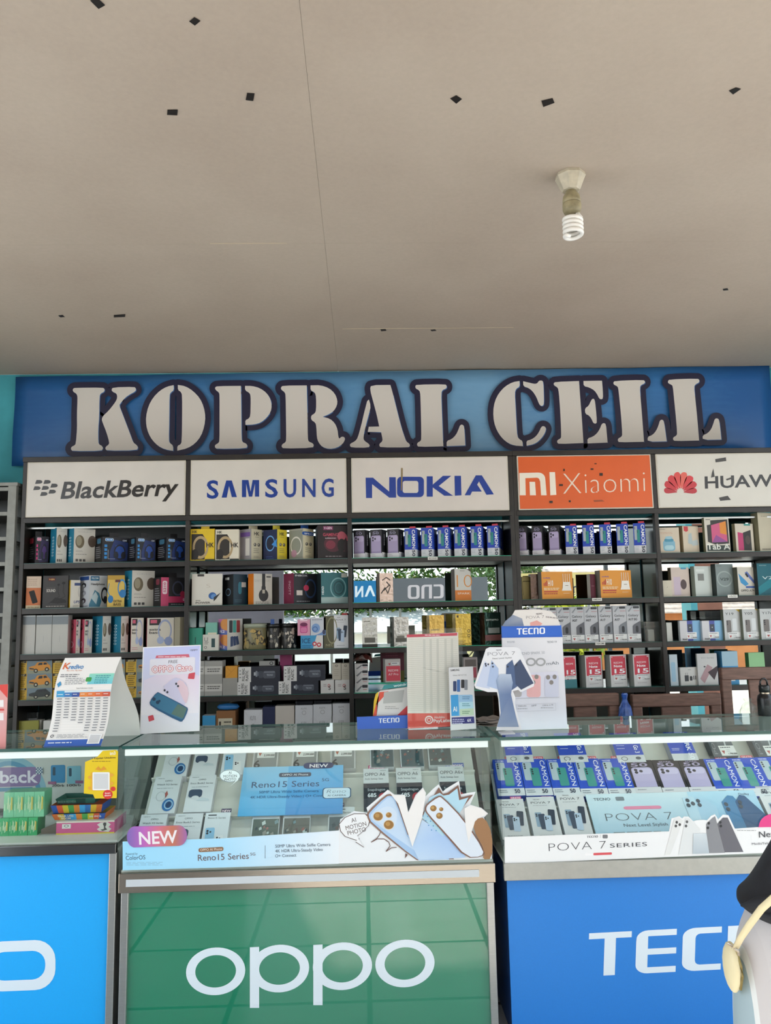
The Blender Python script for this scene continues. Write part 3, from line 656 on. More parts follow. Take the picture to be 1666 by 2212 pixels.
def a_exbass(A):
    A.rect(0, 0, 1, 1, 'd9d2c4'); A.rect(.08, .78, .5, .97, '2a2526'); A.rect(.12, .84, .36, .94, 'cf5b74'); A.text('extra', (.08, .62), (.5, .62), .07, '3a3634', 'b'); A.text('bass', (.08, .53), (.46, .53), .07, '3a3634', 'b')
    A.ring(.66, .62, .26, .33, .05, .06, '9fa9c8'); A.el(.5, .33, .13, .11, 'a9b6d4'); A.el(.8, .3, .15, .13, '8e9cc4'); A.greek(.1, .12, .7, 2, .05, .015, 'd2768c')
def s_exbass(A):
    A.rect(0, 0, 1, 1, 'bf4f63'); A.ring(.5, .78, .24, .1, .08, .03, '6e2a3a', 12); A.el(.4, .72, .14, .05, '5a2230'); A.ring(.5, .25, .24, .1, .08, .03, 'e5b9c2', 12)
def a_plain(c='e5e3de', t='b9b8b4'):
    def f(A): A.rect(.47, .35, .5, .55, t)
    return f
def a_hk(c, win='5a4a36'):
    def f(A):
        A.poly([(.04, .04), (.6, .04), (.6, .72), (.5, .84), (.04, .84)], '2c261f'); A.ring(.42, .42, .33, .36, .09, .09, 'b29a72'); A.el(.2, .2, .15, .17, '1d1814')
        A.text('HK', (.08, .87), (.27, .87), .08, '1b1a18', 'b'); A.text('HK', (.66, .42), (.96, .42), .14, '1b1a18', 'b'); A.rect(.62, .0, 1, .05, '2b2722')
    return f
def a_hkf(c):
    def f(A):
        A.rect(0, 0, 1, 1, c); A.text('HK', (.25, .8), (.7, .8), .11, '23211f', 'b'); A.rect(.32, .74, .7, .75, '6b6862')
        for x in (.33, .68): A.el(x, .5, .13, .055, '58544c', 12); A.el(x - .03, .51, .06, .03, 'b9b3a2', 8)
        A.greek(.2, .36, .8, 3, .06, .015, '6b675c'); A.greek(.2, .12, .8, 2, .04, .012, '8d8878')
    return f
def a_galaxy(model):
    def f(A):
        A.rect(0, 0, 1, 1, 'c5c6c9'); A.poly([(.1, .84), (.4, .97), (.46, .96), (.22, .83)], '8f9297'); A.rr(.5, .92, .95, .98, .05, .02, '3c3d42'); A.rect(.55, .85, .95, .86, 'b6504f')
        A.text('Galaxy', (.12, .7), (.86, .7), .065, '34363b', 'r'); A.text(model, (.12, .59), (.5 if len(model) < 4 else .78, .59), .06, '34363b', 'b')
        A.poly([(.4, .22), (.4, .43), (.52, .48), (1, .58), (1, .22)], '67686e' if model != 'A17' else '7d8187'); A.rr(.62, .26, .82, .44, .08, .05, '2d2f33'); ptag(A, .05, .04, .95, .22)
    return f
def ptag(A, x0, y0, x1, y1):
    w, h = x1 - x0, y1 - y0; A.rect(x0, y0, x1, y1, 'e9e9e6'); A.poly([(x0 + w * .08, y0 + h * .5), (x0 + w * .3, y0 + h * .5), (x0 + w * .19, y0 + h * .15)], 'b5524d'); A.greek(x0 + w * .08, y0 + h * .78, x0 + w * .9, 1, .02, h * .08, '4a4c52')
    A.greek(x0 + w * .4, y0 + h * .55, x0 + w * .7, 2, h * .15, h * .04, 'a5a7ac'); A.text('1.798.000', (x0 + w * .45, y0 + h * .1), (x0 + w * .97, y0 + h * .1), h * .16, '26272b', 'b')
def a_redmi(top='REDMI', second='Note', num='15'):
    def f(A):
        A.rect(0, 0, 1, 1, 'd9d7d4'); A.rect(.06, .36, .94, .96, 'd43a4c'); A.text('REDMI', (.22, .72), (.76, .72), .06, 'f6e9e9', 'r')
        if second: A.text(second, (.22, .61), (.72, .61), .07, 'ffffff', 'b')
        A.text(num, (.24, .42), (.78, .42), .13, 'ffffff', 'b'); A.el(.12, .93, .035, .018, 'f1d2d4', 8); A.el(.87, .93, .045, .023, 'f1d2d4', 8); ptag(A, .18, .18, .92, .38); A.greek(.2, .1, .8, 1, .03, .012, '9a8f8f')
    return f
def a_car(c):
    def f(A):
        A.rect(0, 0, 1, 1, '6f7f86'); A.poly([(.3, 0), (1, 0), (1, .45), (.3, .3)], '8c8f78'); A.rect(0, 0, .29, 1, 'c7a02c'); A.rect(0, .82, .27, 1, '1c1a14'); A.text('JEEP', (.04, .85), (.24, .85), .11, 'd8c68a', 'b'); A.greek(.05, .68, .26, 5, .14, .06, '6a5312')
        b = [(.36, .3), (.35, .5), (.44, .58), (.52, .62), (.58, .86), (.82, .92), (.9, .7), (.95, .6), (.96, .35), (.9, .25), (.8, .25), (.55, .18), (.48, .25)]; A.poly(b, c)
        A.poly([(.6, .64), (.63, .82), (.73, .84), (.73, .66)], '22262a'); A.poly([(.76, .67), (.76, .84), (.83, .84), (.87, .7)], '22262a'); A.poly([(.37, .34), (.37, .46), (.5, .4), (.5, .3)], '3a3a36')
        for x, y in ((.55, .22), (.86, .32)): A.el(x, y, .06, .16, '17150f', 14); A.el(x, y, .03, .08, 'b7b29a', 10)
    return f
def a_router(A):
    A.rect(0, 0, 1, 1, 'e09326'); A.text('orbit', (.05, .75), (.28, .75), .05, '5d3f8c', 'b')
    for k, hgt in enumerate((.08, .12, .17)): A.rect(.06 + .045 * k, .48, .09 + .045 * k, .5 + hgt, 'b5342e')
    A.text('H10', (.2, .48), (.36, .48), .2, 'f5ead8', 'b'); A.greek(.06, .38, .58, 2, .05, .025, 'f0d9b4'); A.rect(.06, .25, .5, .29, 'b5342e'); A.greek(.06, .18, .5, 1, .05, .03, 'b5342e')
    for x in (.68, .75, .82, .89): A.rect(x, .6, x + .015, .92, 'efe6d6')
    A.poly([(.66, .4), (.68, .62), (.91, .62), (.93, .4), (.95, .3), (.63, .3)], 'efe9df'); A.rect(.75, .48, .85, .5, '7c6a4a'); A.greek(.68, .2, .9, 1, .04, .015, 'f0d9b4')
# ---- leftmost bay
GA = 'goods on the leftmost bay of the shelf'
def L(b, r, txt): return f'{txt}, {SH[r]} shelf of the {bay(b)}'
Z1, Z2, Z3, Z4, Z5 = ZR
carton('headset_box', 'narrow black headset carton with magenta squares, left end of the top shelf', 53, 75, 104, 1158, Z1, 28, '131215', {'l': '131215'}, a_gm('d0307c', '1a1320'), s_gm('c23a50'), tab=('161417', .2, .7, .035), group='headset cartons')
for k, (x0, xs, x1) in enumerate(((107, 120, 143), (143, 158, 204))):
    carton('headphone_box', L(0, 0, ['half hidden', 'fully visible'][k] + ' teal and cream headphone carton with oval windows'), x0, xs, x1, 1140 + k, Z1, 28, 'd8d3c8', {'l': '1f7a98', 't': '1f7a98'}, a_oval, s_oval, group='teal and cream headphone cartons')
for k, (x0, xs, x1) in enumerate(((203, 220, 277), (277, 293, 336), (336, 359, 402))):
    carton('headset_box', f'{ORD[k]} black carton with a blue headset picture from the left, top shelf', x0, xs, x1, 1159 + k, Z1, 24, '131215', None, a_gm('2d8fd8', '10131f'), s_gm('3f6f88'), tab=('161417', .35, .7, .03), group='headset cartons')
def a_orphone(A): A.rect(0, 0, 1, 1, 'c9774c'); A.rect(0, .64, 1, 1, 'd9c3ae'); phone(A, .5, .36, .38, .4, '1d1c1d', '', rot=.3); A.rect(0, 0, 1, .1, 'd6c6a4'); A.text('EXTRA BASS', (.15, .025), (.9, .025), .035, '6f5b3c', 'b'); A.greek(.1, .9, .85, 4, .06, .015, 'a48a78')
carton('phone_box', L(0, 1, 'small orange and cream carton with a black phone picture'), 47, 55, 87, 1245, Z2, 15, '2a1c1a', {'f': 'c9774c'}, a_orphone)
def a_sound(A):
    A.rect(0, 0, 1, 1, '3c3a3a'); A.rect(.2, .84, .48, .94, '5a1e22'); A.text('V-GEN', (.23, .865), (.45, .865), .045, 'd7b36a', 'b'); A.text('EXTREME', (.15, .6), (.5, .6), .05, '77736e', 't'); A.text('SOUND', (.15, .5), (.5, .5), .085, 'cdc8c0', 'b')
    A.line([(.62, .72), (.6, .5), (.66, .36), (.5, .28), (.3, .18)], .012, '151414'); A.line([(.82, .76), (.8, .5), (.9, .36), (.75, .3), (.45, .25), (.25, .15)], .012, '151414'); A.el(.62, .72, .05, .035, '1a1919', 10); A.el(.82, .77, .07, .045, '1a1919', 10); A.poly([(.3, .17), (.5, .33), (.9, .26), (.95, .17), (.6, .14)], '201f1f'); A.greek(.15, .05, .9, 1, .03, .02, 'b5b0a8')
carton('earphone_box', L(0, 1, 'dark grey earphone carton with white lettering'), 88, 91, 146, 1244, Z2, 6, '2f2d2d', None, a_sound)
def a_ups(A): A.rect(0, 0, 1, 1, 'd7d2c6'); A.rect(.4, .8, 1, .9, '3a4a7a'); A.text('UPS', (.35, .17), (.95, .17), .09, '2d3f7a', 'b', shear=.25); A.greek(.3, .08, .95, 2, .04, .015, '9a958a'); A.line([(.9, .75), (.8, .55), (.9, .4)], .03, '8a8d95')
carton('earphone_box', L(0, 1, 'cream earphone carton with a yellow side'), 146, 151, 172, 1253, Z2, 20, 'd7d2c6', {'l': 'c9a227'}, a_ups)
def a_wc(A):
    A.rect(0, 0, 1, 1, 'cfd2d4'); A.rect(.05, .84, .55, .98, '2b6f94'); A.text('WELLCOMM', (.1, .89), (.5, .89), .05, 'd9e6ea', 'b'); A.text('Headphone', (.08, .7), (.85, .7), .07, '3c3a3a', 'b'); A.poly([(0, .1), (.3, .55), (.55, .45), (.7, .2), (.6, .02), (0, .02)], '3f7d97'); A.poly([(.1, .3), (.35, .5), (.5, .35), (.4, .1)], 'bcd0d6'); A.ring(.86, .4, .2, .24, .07, .08, '1c1d22'); A.el(.9, .24, .1, .12, '26262c')
def s_wc(A):
    A.rect(0, 0, 1, 1, 'c3c5cb'); A.rect(.1, .86, .95, .98, '2a4a86')
    for k, c in enumerate(('2a2c33', '8f8f98', '3b2d38')): A.el(.5, .7 - .24 * k, .2, .08, c, 12); A.el(.45, .68 - .24 * k, .12, .05, 'c3c5cb', 10)
    A.greek(.1, .04, .9, 1, .04, .02, '75767d')
carton('headphone_box', L(0, 1, 'white headphone carton with a blue splash picture'), 169, 192, 230, 1243, Z2, 30, 'c9cbce', None, a_wc, s_wc)
def a_xb(A): A.rect(0, 0, 1, 1, 'd3b257'); A.rect(0, .86, 1, 1, 'b9933a'); A.line([(.1, .75), (.02, .5), (.15, .35)], .05, '4c86b8'); A.el(.2, .25, .16, .12, '2f78b0'); A.ring(.85, .6, .25, .28, .06, .06, '3e84bb'); A.el(.9, .42, .2, .13, '2f78b0'); A.rect(.45, .78, .75, .86, '5a3038'); A.text('EXTRA', (.38, .15), (.85, .15), .07, '4a3b18', 'b'); A.text('BASS', (.38, .05), (.8, .05), .07, '4a3b18', 'b')
carton('headphone_box', L(0, 1, 'yellow headphone carton with a blue headphone picture'), 228, 231, 268, 1243, Z2, 8, 'cfae55', None, a_xb)
carton('headphone_box', L(0, 1, 'teal and cream headphone carton with oval windows'), 268, 284, 333, 1232, Z2, 28, 'd8d3c8', {'l': '1f7a98', 't': '1f7a98'}, a_oval, s_oval, group='teal and cream headphone cartons')
def a_pinkgm(A): A.rect(0, 0, 1, 1, '17151a'); A.rect(0, 0, .3, 1, 'c53a68'); A.rect(.3, .12, 1, .34, 'b8305c'); A.rr(.06, .42, .24, .88, .06, .05, 'f0d7df'); A.text('5210', (.19, .48), (.19, .82), 0, 'c53a68', 'b', hv=(-.09, 0)); A.ring(.66, .62, .22, .26, .05, .06, '3c3f55'); A.el(.85, .42, .1, .11, 'a82848'); A.text('GM', (.86, .19), (.98, .19), .08, 'e8d0d8', 'b'); A.greek(.4, .05, .95, 1, .03, .03, '9a979c')
carton('headset_box', L(0, 1, 'black and hot pink headset carton'), 331, 347, 402, 1247, Z2, 24, '17151a', None, a_pinkgm, s_gm('7a3040'), tab=('1a181b', .4, .7, .03))
for k, x in enumerate((40, 76, 111)):
    def art(A): A.rect(0, .76, 1, .97, '7d8488'); A.rect(.02, .97, 1, 1, 'bfc2c0'); A.rect(.47, .3, .5, .46, 'a9a9a5')
    carton('white_box', f'{ORD[k]} of three plain white cartons with a grey top band, leftmost bay', x, x, x + 34, 1330 - k * .4, Z3, 0, 'bcbab3', None, art, depth=.07, group='white cartons with grey bands')
for k, (x0, xs, x1) in enumerate(((146, 163, 172), (170, 181, 198))):
    carton('headphone_box', f'{["left", "right"][k]} one of the pair of pink sided extra bass cartons beside the white cartons', x0, xs, x1, 1338, Z3, 26, 'd9d2c4', {'l': 'bf4f63'}, a_exbass, s_exbass, group='pink sided headphone cartons')
for k, (x0, xs, x1) in enumerate(((198, 220, 238), (237, 260, 276))):
    carton('headphone_box', f'{["left", "right"][k]} one of the two teal headphone cartons on the third shelf', x0, xs, x1, 1331, Z3, 30, 'd8d3c8', {'l': '1f7a98'}, a_oval, s_oval, group='teal and cream headphone cartons')
for k, (x0, xs, x1) in enumerate(((274, 282, 309), (308, 317, 375))):
    carton('headphone_box', f'pink sided carton right of the teal ones, {["narrow and half hidden", "wide with a blue headphone picture"][k]}', x0, xs, x1, 1335, Z3, 18, 'd9d2c4', {'l': 'bf4f63'}, a_exbass, s_exbass, group='pink sided headphone cartons')
carton('plain_box', L(0, 2, 'plain beige carton'), 376, 388, 398, 1333, Z3, 30, 'a39b86')
ci = 0
for s, x in enumerate((35, 114, 193, 272)):
    zb = Z4
    for k in range(3):
        c = ['2c3330', 'd08a2c', 'd08a2c'][k] if s % 2 == 0 else ['d08a2c', '2c3330', 'd08a2c'][k]
        r = carton('toy_car_box', f'{["bottom", "middle", "top"][k]} toy car carton in the {ORD[s]} stack from the left', x, x, x + 77, [1487, 1456, 1428][k] - s * 1.2, zb, 0, 'b98f2a', {'t': '6a6f70'}, a_car(c), depth=.11, group='toy car cartons')
        zb = r.z
MB_ = MB
def a_nec(A): A.text('NEC', (.2, .15), (.8, .15), .25, '4a4a48', 'b')
carton('tray_box', L(0, 4, 'olive green tray carton'), 30, 34, 82, 1558, Z5, 6, '8f8d3c', None, None, depth=.12)
r = carton('clear_pack', L(0, 4, 'clear plastic pack lying behind the tray'), 34, 34, 80, 1540, Z5, 0, '7c7f7c', None, lambda A: (A.rect(.08, .55, .5, .8, 'c9cbcb'), A.rect(.55, .55, .95, .8, 'c4c6c6')), Y=4.96, depth=.1, m=FILM)
carton('white_box', L(0, 4, 'white carton with a brown square'), 60, 60, 88, 1556, Z5, 0, 'd5d2c6', None, lambda A: A.rect(.25, .3, .6, .8, '7a5a2a'), depth=.05, Y=4.9)
carton('white_box', L(0, 4, 'small pale carton beside the green tray'), 92, 92, 128, 1557, Z5, 0, 'c9c8c2', None, a_nec, depth=.08)
carton('grey_box', L(0, 4, 'grey carton behind the tent card'), 265, 265, 300, 1545, Z5, 0, '77736a', None, None, depth=.09, Y=4.9)
# ---- second bay
carton('headphone_box', 'yellow headphone carton with a dark window, left end of the second bay', 411, 411, 463, 1143, Z1, 0, 'e0bd1e', None, a_hk('e0bd1e'), depth=.09, tab=('d9b820', .4, .75, .03), group='window headphone cartons')
carton('headphone_box', 'cream headphone carton with a dark window beside the yellow one', 465, 465, 516, 1144, Z1, 0, 'ded6c2', None, a_hk('ded6c2'), depth=.09, group='window headphone cartons')
def s_win(c, w=None):
    def f(A): A.rect(.05, .1, .8, .96, c); A.rect(.05, .76, .9, .9, w or c); A.rect(.5, .15, .85, .7, 'cfcac2')
    return f
carton('headphone_box', L(1, 0, 'cream fronted carton with a grey and purple window side'), 518, 543, 566, 1142, Z1, 40, '9c9798', None, a_hkf('d8cfb2'), s_win('8f8a90', '6f4f93'), tab=('cfc5a8', .1, .9, .028))
def s_blue(A): A.rect(0, 0, 1, 1, '13204c'); A.ring(.5, .55, .33, .26, .05, .04, '6aa6e0'); A.el(.5, .55, .24, .2, '0d1430'); A.poly([(.6, .5), (1, .7), (.95, .55), (1, .4)], '3f8fd8'); A.greek(.2, .1, .8, 2, .06, .02, '3b56a0')
carton('headphone_box', L(1, 0, 'yellow fronted carton with a dark blue side'), 569, 599, 620, 1143, Z1, 40, '13204c', None, a_hkf('e2cd3a'), s_blue, tab=('d9c845', .0, .7, .028))
carton('headphone_box', L(1, 0, 'cream fronted carton with a blue badge and clear side'), 625, 655, 678, 1141, Z1, 40, 'a9a79c', None, lambda A: (a_hkf('dbd2b0')(A), A.rr(-.1, .78, 1, .9, .2, .05, '2a5aa8'), A.text('SPRO', (.1, .81), (.9, .81), .05, 'e4ecf4', 'b')), lambda A: (A.rect(.05, .05, .95, .95, '8e9184'), A.ring(.5, .45, .4, .3, .06, .05, 'ddd8d0'), A.el(.35, .2, .2, .12, 'b3869a')), tab=('2a5aa8', .2, .9, .03))
def a_game(A):
    A.rect(0, 0, 1, 1, '1d1418'); A.el(.5, .45, .3, .25, '4c1f2c'); A.el(.42, .42, .16, .13, '7a2c3e'); A.rect(.18, .86, .5, .98, '7a2a5a'); A.text('V-GEN', (.2, .89), (.47, .89), .065, 'e6d4de', 'b'); A.text('GAMING', (.17, .68), (.68, .68), .09, 'b8455c', 'b'); A.text('SUPERSONIC', (.24, .6), (.6, .6), .03, 'cfc4c8', 'b')
    A.ring(.84, .5, .16, .28, .05, .08, 'a64a5c'); A.el(.78, .68, .14, .14, 'b35464'); A.el(.78, .4, .14, .2, '151114'); A.el(.95, .36, .12, .18, '2a1a20'); A.greek(.25, .06, .9, 1, .03, .025, '8c8488')
carton('headset_box', 'big black and red gaming headset carton, right end of the second bay', 682, 687, 753, 1135, Z1, 8, '191216', None, a_game, None)
def a_power(A):
    A.rect(0, 0, 1, 1, 'd9d4c9'); A.rect(.18, .92, .4, .99, '33302c'); A.el(.68, .3, .13, .11, '2f5f9e'); A.el(.72, .28, .09, .08, '5d8cc4'); A.poly([(.72, .25), (.95, .4), (.8, .2), (.72, .12)], '2c2c30'); A.text('S', (.48, .56), (.6, .56), .12, 'bdb4a4', 't'); A.text('POWER', (.13, .06), (.6, .06), .055, '4c4944', 'b'); A.greek(.13, .15, .3, 1, .03, .02, '6c6860')
carton('microphone_box', L(1, 1, 'white carton with a blue microphone picture'), 412, 414, 480, 1240, Z2, 4, 'cfcac0', None, a_power, depth=.1)
def a_tealbox(A): A.rect(0, 0, 1, 1, '143a4c'); A.rr(.35, .35, .6, .75, .1, .1, '2f7f96'); A.rect(.58, .58, .9, .74, 'd5d7d4'); A.greek(.1, .15, .7, 2, .06, .02, '3c6a7a')
def s_black(A): A.rect(0, 0, 1, 1, '15171a'); A.rect(.2, .82, .6, .9, 'd8d8d4'); A.ring(.5, .42, .25, .12, .05, .025, '6f8fa6')
carton('earphone_box', L(1, 1, 'black and dark teal earphone carton'), 482, 504, 534, 1240, Z2, 32, '143a4c', None, a_tealbox, s_black)
def a_quiet(A): A.rect(0, 0, 1, 1, 'd2ccc0'); A.text('QUIETCOMFORT', (.05, .74), (.9, .74), .065, 'a39c90', 't'); A.rect(.45, .55, .62, 1, '171513'); A.el(.53, .3, .26, .2, '1a1714'); A.rr(.42, .38, .64, .62, .08, .06, '1a1714'); A.rect(.46, .36, .6, .48, 'b9b2a2'); A.rect(.68, .88, .92, .92, '2b2825'); A.greek(.1, .07, .95, 2, .045, .018, '7c766c')
carton('headphone_box', L(1, 1, 'white and bright orange headphone carton'), 536, 548, 588, 1239, Z2, 24, 'd2ccc0', {'l': 'e07a1c'}, a_quiet)
def a_inott(A): A.rect(0, 0, 1, 1, '191a20'); A.text('INBOX', (.05, .9), (.5, .9), .05, 'c9c9cc', 'b'); A.rect(.1, .28, .32, .44, 'd9cdc4'); A.ring(.62, .5, .22, .32, .05, .06, '2d4468'); A.el(.46, .52, .1, .1, 'c73a5c'); A.greek(.1, .07, .6, 1, .03, .025, '8f9096')
carton('headphone_box', L(1, 1, 'black headphone carton with a plum side'), 613, 635, 692, 1238, Z2, 26, '191a20', {'l': '7c2744'}, a_inott, lambda A: A.text('INOTT', (.5, .75), (.5, .3), 0, 'cfa9b6', 'r', hv=(.2, 0)))
def a_head(A): A.rect(0, 0, 1, 1, '2e6a70'); A.rect(0, 0, 1, .2, '9fb6b4'); A.ring(.64, .5, .3, .34, .04, .045, '7fb0b4'); A.ring(.66, .5, .2, .23, .04, .045, '1d4a50'); A.el(.66, .5, .12, .14, '275a60'); A.text('HEAD', (.1, .28), (.1, .55), 0, 'e3ebea', 'b', hv=(-.07, 0)); A.rect(.76, .84, .98, .98, 'c9c9be')
r = carton('headset_box', L(1, 1, 'teal headset carton with a wire hook'), 683, 694, 752, 1237, Z2, 16, '1b2a2e', None, a_head)
MB().tube([(r.w * .25, .03, r.h), (r.w * .25, .03, r.h + .02), (r.w * .3, .03, r.h + .028), (r.w * .45, .03, r.h + .028), (r.w * .5, .03, r.h + .02), (r.w * .5, .03, r.h)], .002, 6, '1a1a1a').build('hook', PLASTIC, r.o)
carton('green_box', L(1, 2, 'plain jade green carton'), 407, 407, 437, 1357, Z3, 0, '2f8f78', None, lambda A: A.rect(.46, .3, .54, .6, '1f5a50'), depth=.1)
def a_mic(A): A.rect(0, 0, 1, 1, 'd3d1c6'); A.rect(.55, .2, .78, .75, '2e4a4c'); A.line([(.12, .82), (.12, .6), (.3, .6), (.3, .82)], .03, '5a5a56'); A.ring(.18, .2, .09, .09, .03, .03, '5a5a56', 10); A.greek(.1, .5, .4, 2, .1, .04, '77756c')
r = carton('microphone_box', L(1, 2, 'small white carton with a microphone picture'), 438, 438, 472, 1371, Z3, 0, 'd3d1c6', None, a_mic, depth=.08)
carton('mint_box', 'small mint carton on top of the white microphone carton', 444, 444, 469, 1345, r.z, 0, '78b5a4', None, lambda A: A.rect(.2, 0, .95, .16, 'd8d2bb'), depth=.06, Y=4.85)
def s_r2(A): A.grad(0, 0, 1, 1, '4c74b8', 'd97fae'); A.poly([(1, 1), (.5, .98), (.25, .8), (.2, .6), (.4, .38), (.75, .28), (1, .26)], 'e39a5a'); A.text('R2', (.15, .12), (.7, .12), .16, 'e9e4ec', 'b')
def a_r2(k):
    def f(A):
        A.rect(0, 0, 1, 1, 'd5d2cc')
        if k: 
            for i, c in enumerate(('3a3c40', '49a39a', 'a03a3c')): A.rr(.12 + .24 * i, .12, .34 + .24 * i, .9, .05, .05, c)
        else:
            for i in range(3): A.poly([(.2 + .2 * i, .2 + .05 * i), (.38 + .2 * i, .25 + .05 * i), (.36 + .16 * i, .9), (.2 + .16 * i, .85)], '3a4a70')
    return f
zb = Z3
for k in range(2):
    r = carton('phone_box', f'{["lower", "upper"][k]} one of two stacked small cartons with pink and blue sides', 472, 491, 524, [1371, 1337][k], zb, 35, 'd5d2cc', None, a_r2(k), s_r2, group='small stacked phone cartons'); zb = r.z
def drum(label, x0, x1, ytop, bodyc, camo, lidc, tagc=None):
    Y = 4.92; xa, xb = xat(x0, Y, Z3), xat(x1, Y, Z3); rr = (xb - xa) / 2; h = onY((x0 + x1) / 2, ytop, Y).z - Z3; o = thing('drum_tin', label, 'tin', ((xa + xb) / 2, Y, Z3), group='round drum tins')
    MB().lathe([(rr * .94, 0), (rr * .97, .004), (rr * .97, h * .86), (rr * .94, h * .88)], 24, c=bodyc).build('body', PLASTIC, o, smooth=True)
    MB().lathe([(rr, h * .84), (rr, h * .97), (rr * .95, h), (.001, h)], 24, c=lidc).build('lid', PLASTIC, o, smooth=True)
    rnd = random.Random(x0)
    mb = MB()
    for k in range(34):
        th = rnd.uniform(math.pi * 1.02, math.pi * 1.98); z0 = rnd.uniform(.05, .78) * h; w = rnd.uniform(.12, .34); hh = rnd.uniform(.05, .16) * h; c = rnd.choice(camo); P = []
        R = rr * (.975 + .0006 * k)
        for i in range(10):
            t = 2 * math.pi * i / 10; q = rnd.uniform(.5, 1.2); P.append((R * math.cos(th + w * q * math.cos(t)), R * math.sin(th + w * q * math.cos(t)), max(.004, min(h * .83, z0 + hh * q * math.sin(t)))))
        mb.face(P, c)
    mb.build('camouflage_print', PRINT, o)
    if tagc: MB().box(-rr * .4, rr * .1, -rr - .002, -rr, h, h + .03, tagc).build('tag', PRINT, o)
drum('olive drum tin with a clear lid and a dark portrait label', 526, 577, 1347, '7a7352', ['2c2820', '9a8a5a', '4a4230', 'b89a58'], '9aa08c')
drum('left camouflage drum tin with a black lid', 577, 609, 1348, '2a2826', ['15130f', 'c9c2b2', '6f6a60', '1a1815'], '161514', '2d4f8c')
drum('right camouflage drum tin with a black lid', 607, 641, 1347, '2a2826', ['15130f', 'd2c8b8', '57524a', '1a1815'], '161514')
def a_ice(A): A.rect(0, 0, 1, 1, '3a93c2'); A.poly([(.55, 0), (1, 0), (1, 1), (.72, 1)], 'd9d6d2'); A.text('ICE', (.06, .42), (.42, .42), .34, '1e4f78', 'b'); A.el(.62, .35, .1, .17, 'c23a46'); A.el(.82, .28, .1, .17, 'c23a46'); A.el(.62, .35, .05, .08, 'e6dcd8'); A.el(.82, .28, .05, .08, 'e6dcd8'); A.greek(.06, .2, .5, 2, .12, .05, '1e5f8c')
r = carton('speaker_box', L(1, 2, 'blue and white carton with red speaker picture'), 650, 650, 698, 1373, Z3, 0, '3a93c2', None, a_ice, depth=.09)
def a_mug(A): A.rect(0, 0, 1, 1, 'd99ab0'); A.rect(.2, .9, .8, .96, 'f0d6de'); A.rr(.2, .15, .8, .72, .15, .1, 'c04f86'); A.el(.5, .68, .3, .12, '6f2450'); A.rr(.26, .2, .74, .5, .12, .1, 'd67aa6')
carton('speaker_box', 'small pink carton on top of the blue speaker carton', 643, 643, 670, 1338, r.z, 0, 'd99ab0', None, a_mug, depth=.06)
def a_wh(A): A.rect(0, 0, 1, 1, 'c9cbd2'); A.el(.35, .4, .28, .26, '7f9fcc'); A.ring(.3, .35, .18, .15, .06, .05, '4a74b0'); A.poly([(.3, 0), (1, 0), (1, .3), (.6, .1)], '6f8fc0'); A.el(.88, .18, .1, .14, '3a3f5c'); A.greek(.1, .85, .9, 1, .06, .04, '7a7f90')
carton('earphone_box', 'small pale blue carton beside the pink one on the speaker carton', 671, 671, 704, 1334, r.z, 0, 'c9cbd2', None, a_wh, depth=.06)
def a_olive(A): A.rect(0, 0, 1, 1, '57543c'); A.ring(.8, .55, .55, .42, .09, .05, '8a8666'); A.text('NEC', (.2, .06), (.9, .06), .07, 'a39d7a', 'r')
carton('headphone_box', L(1, 2, 'dark olive headphone carton'), 700, 700, 722, 1331, Z3, 0, '57543c', None, a_olive, depth=.08)
def a_pova(A):
    A.rect(0, 0, 1, 1, 'd8d8da'); A.text('TECNO', (.22, .92), (.46, .92), .022, '4a4c52', 'b'); A.text('POVA 7', (.12, .83), (.82, .83), .05, '3a3c42', 'r'); A.greek(.18, .78, .8, 1, .02, .01, '9a9ca2')
    phone(A, .3, .45, .24, .34, '8fa6bc', 'tri'); phone(A, .42, .4, .24, .36, '37465c', '', rot=.06); phone(A, .76, .5, .24, .36, '2b3648', '', rot=-.12); phone(A, .6, .36, .24, .36, 'b9cbe0', 'tri', rot=-.05); A.greek(.2, .07, .8, 1, .03, .012, '8a8c92')
carton('phone_box', L(1, 2, 'white phone carton with grey phones at the right end'), 722, 722, 753, 1329, Z3, 0, 'd8d8da', None, a_pova, depth=.05, tab=('b8383c', .55, .95, .012))
def a_bt(A): A.rect(0, 0, 1, .26, '9d9c96'); A.rect(0, .7, 1, 1, '9d9c96'); A.greek(.15, .52, .9, 2, .12, .05, '4a4945')
for c_, (x0, x1) in enumerate(((421, 441), (442, 480))):
    zb = Z4
    for k in range(2):
        r = carton('speaker_box', f'{["lower", "upper"][k]} speckled grey and white speaker carton in the {["left", "right"][c_]} stack, fourth shelf', x0, x0, x1, [1467, 1428][k], zb, 0, 'c3c1ba', None, a_bt, depth=.12, group='speckled speaker cartons'); zb = r.z
rg = carton('grey_box', L(1, 3, 'plain speckled grey carton'), 481, 481, 513, 1465, Z4, 0, '98968f', None, None, depth=.12)
carton('orange_box', 'small orange carton on top of the plain grey one', 487, 487, 513, 1439, rg.z, 0, 'd0922e', None, lambda A: (A.line([(0, 1), (.5, .5), (1, 1)], .03, 'b57a22'), A.line([(0, 0), (.5, .5)], .02, 'b57a22')), depth=.08)
def s_bot(A): A.rect(0, 0, 1, 1, 'd2d0cc'); A.text('PULL RING', (.48, .08), (.48, .9), 0, '33312f', 'b', hv=(-.2, 0)); A.text('PLASTIC', (.74, .08), (.74, .76), 0, '33312f', 'b', hv=(-.2, 0)); A.greek(.12, .7, .24, 3, .2, .06, '55534f')
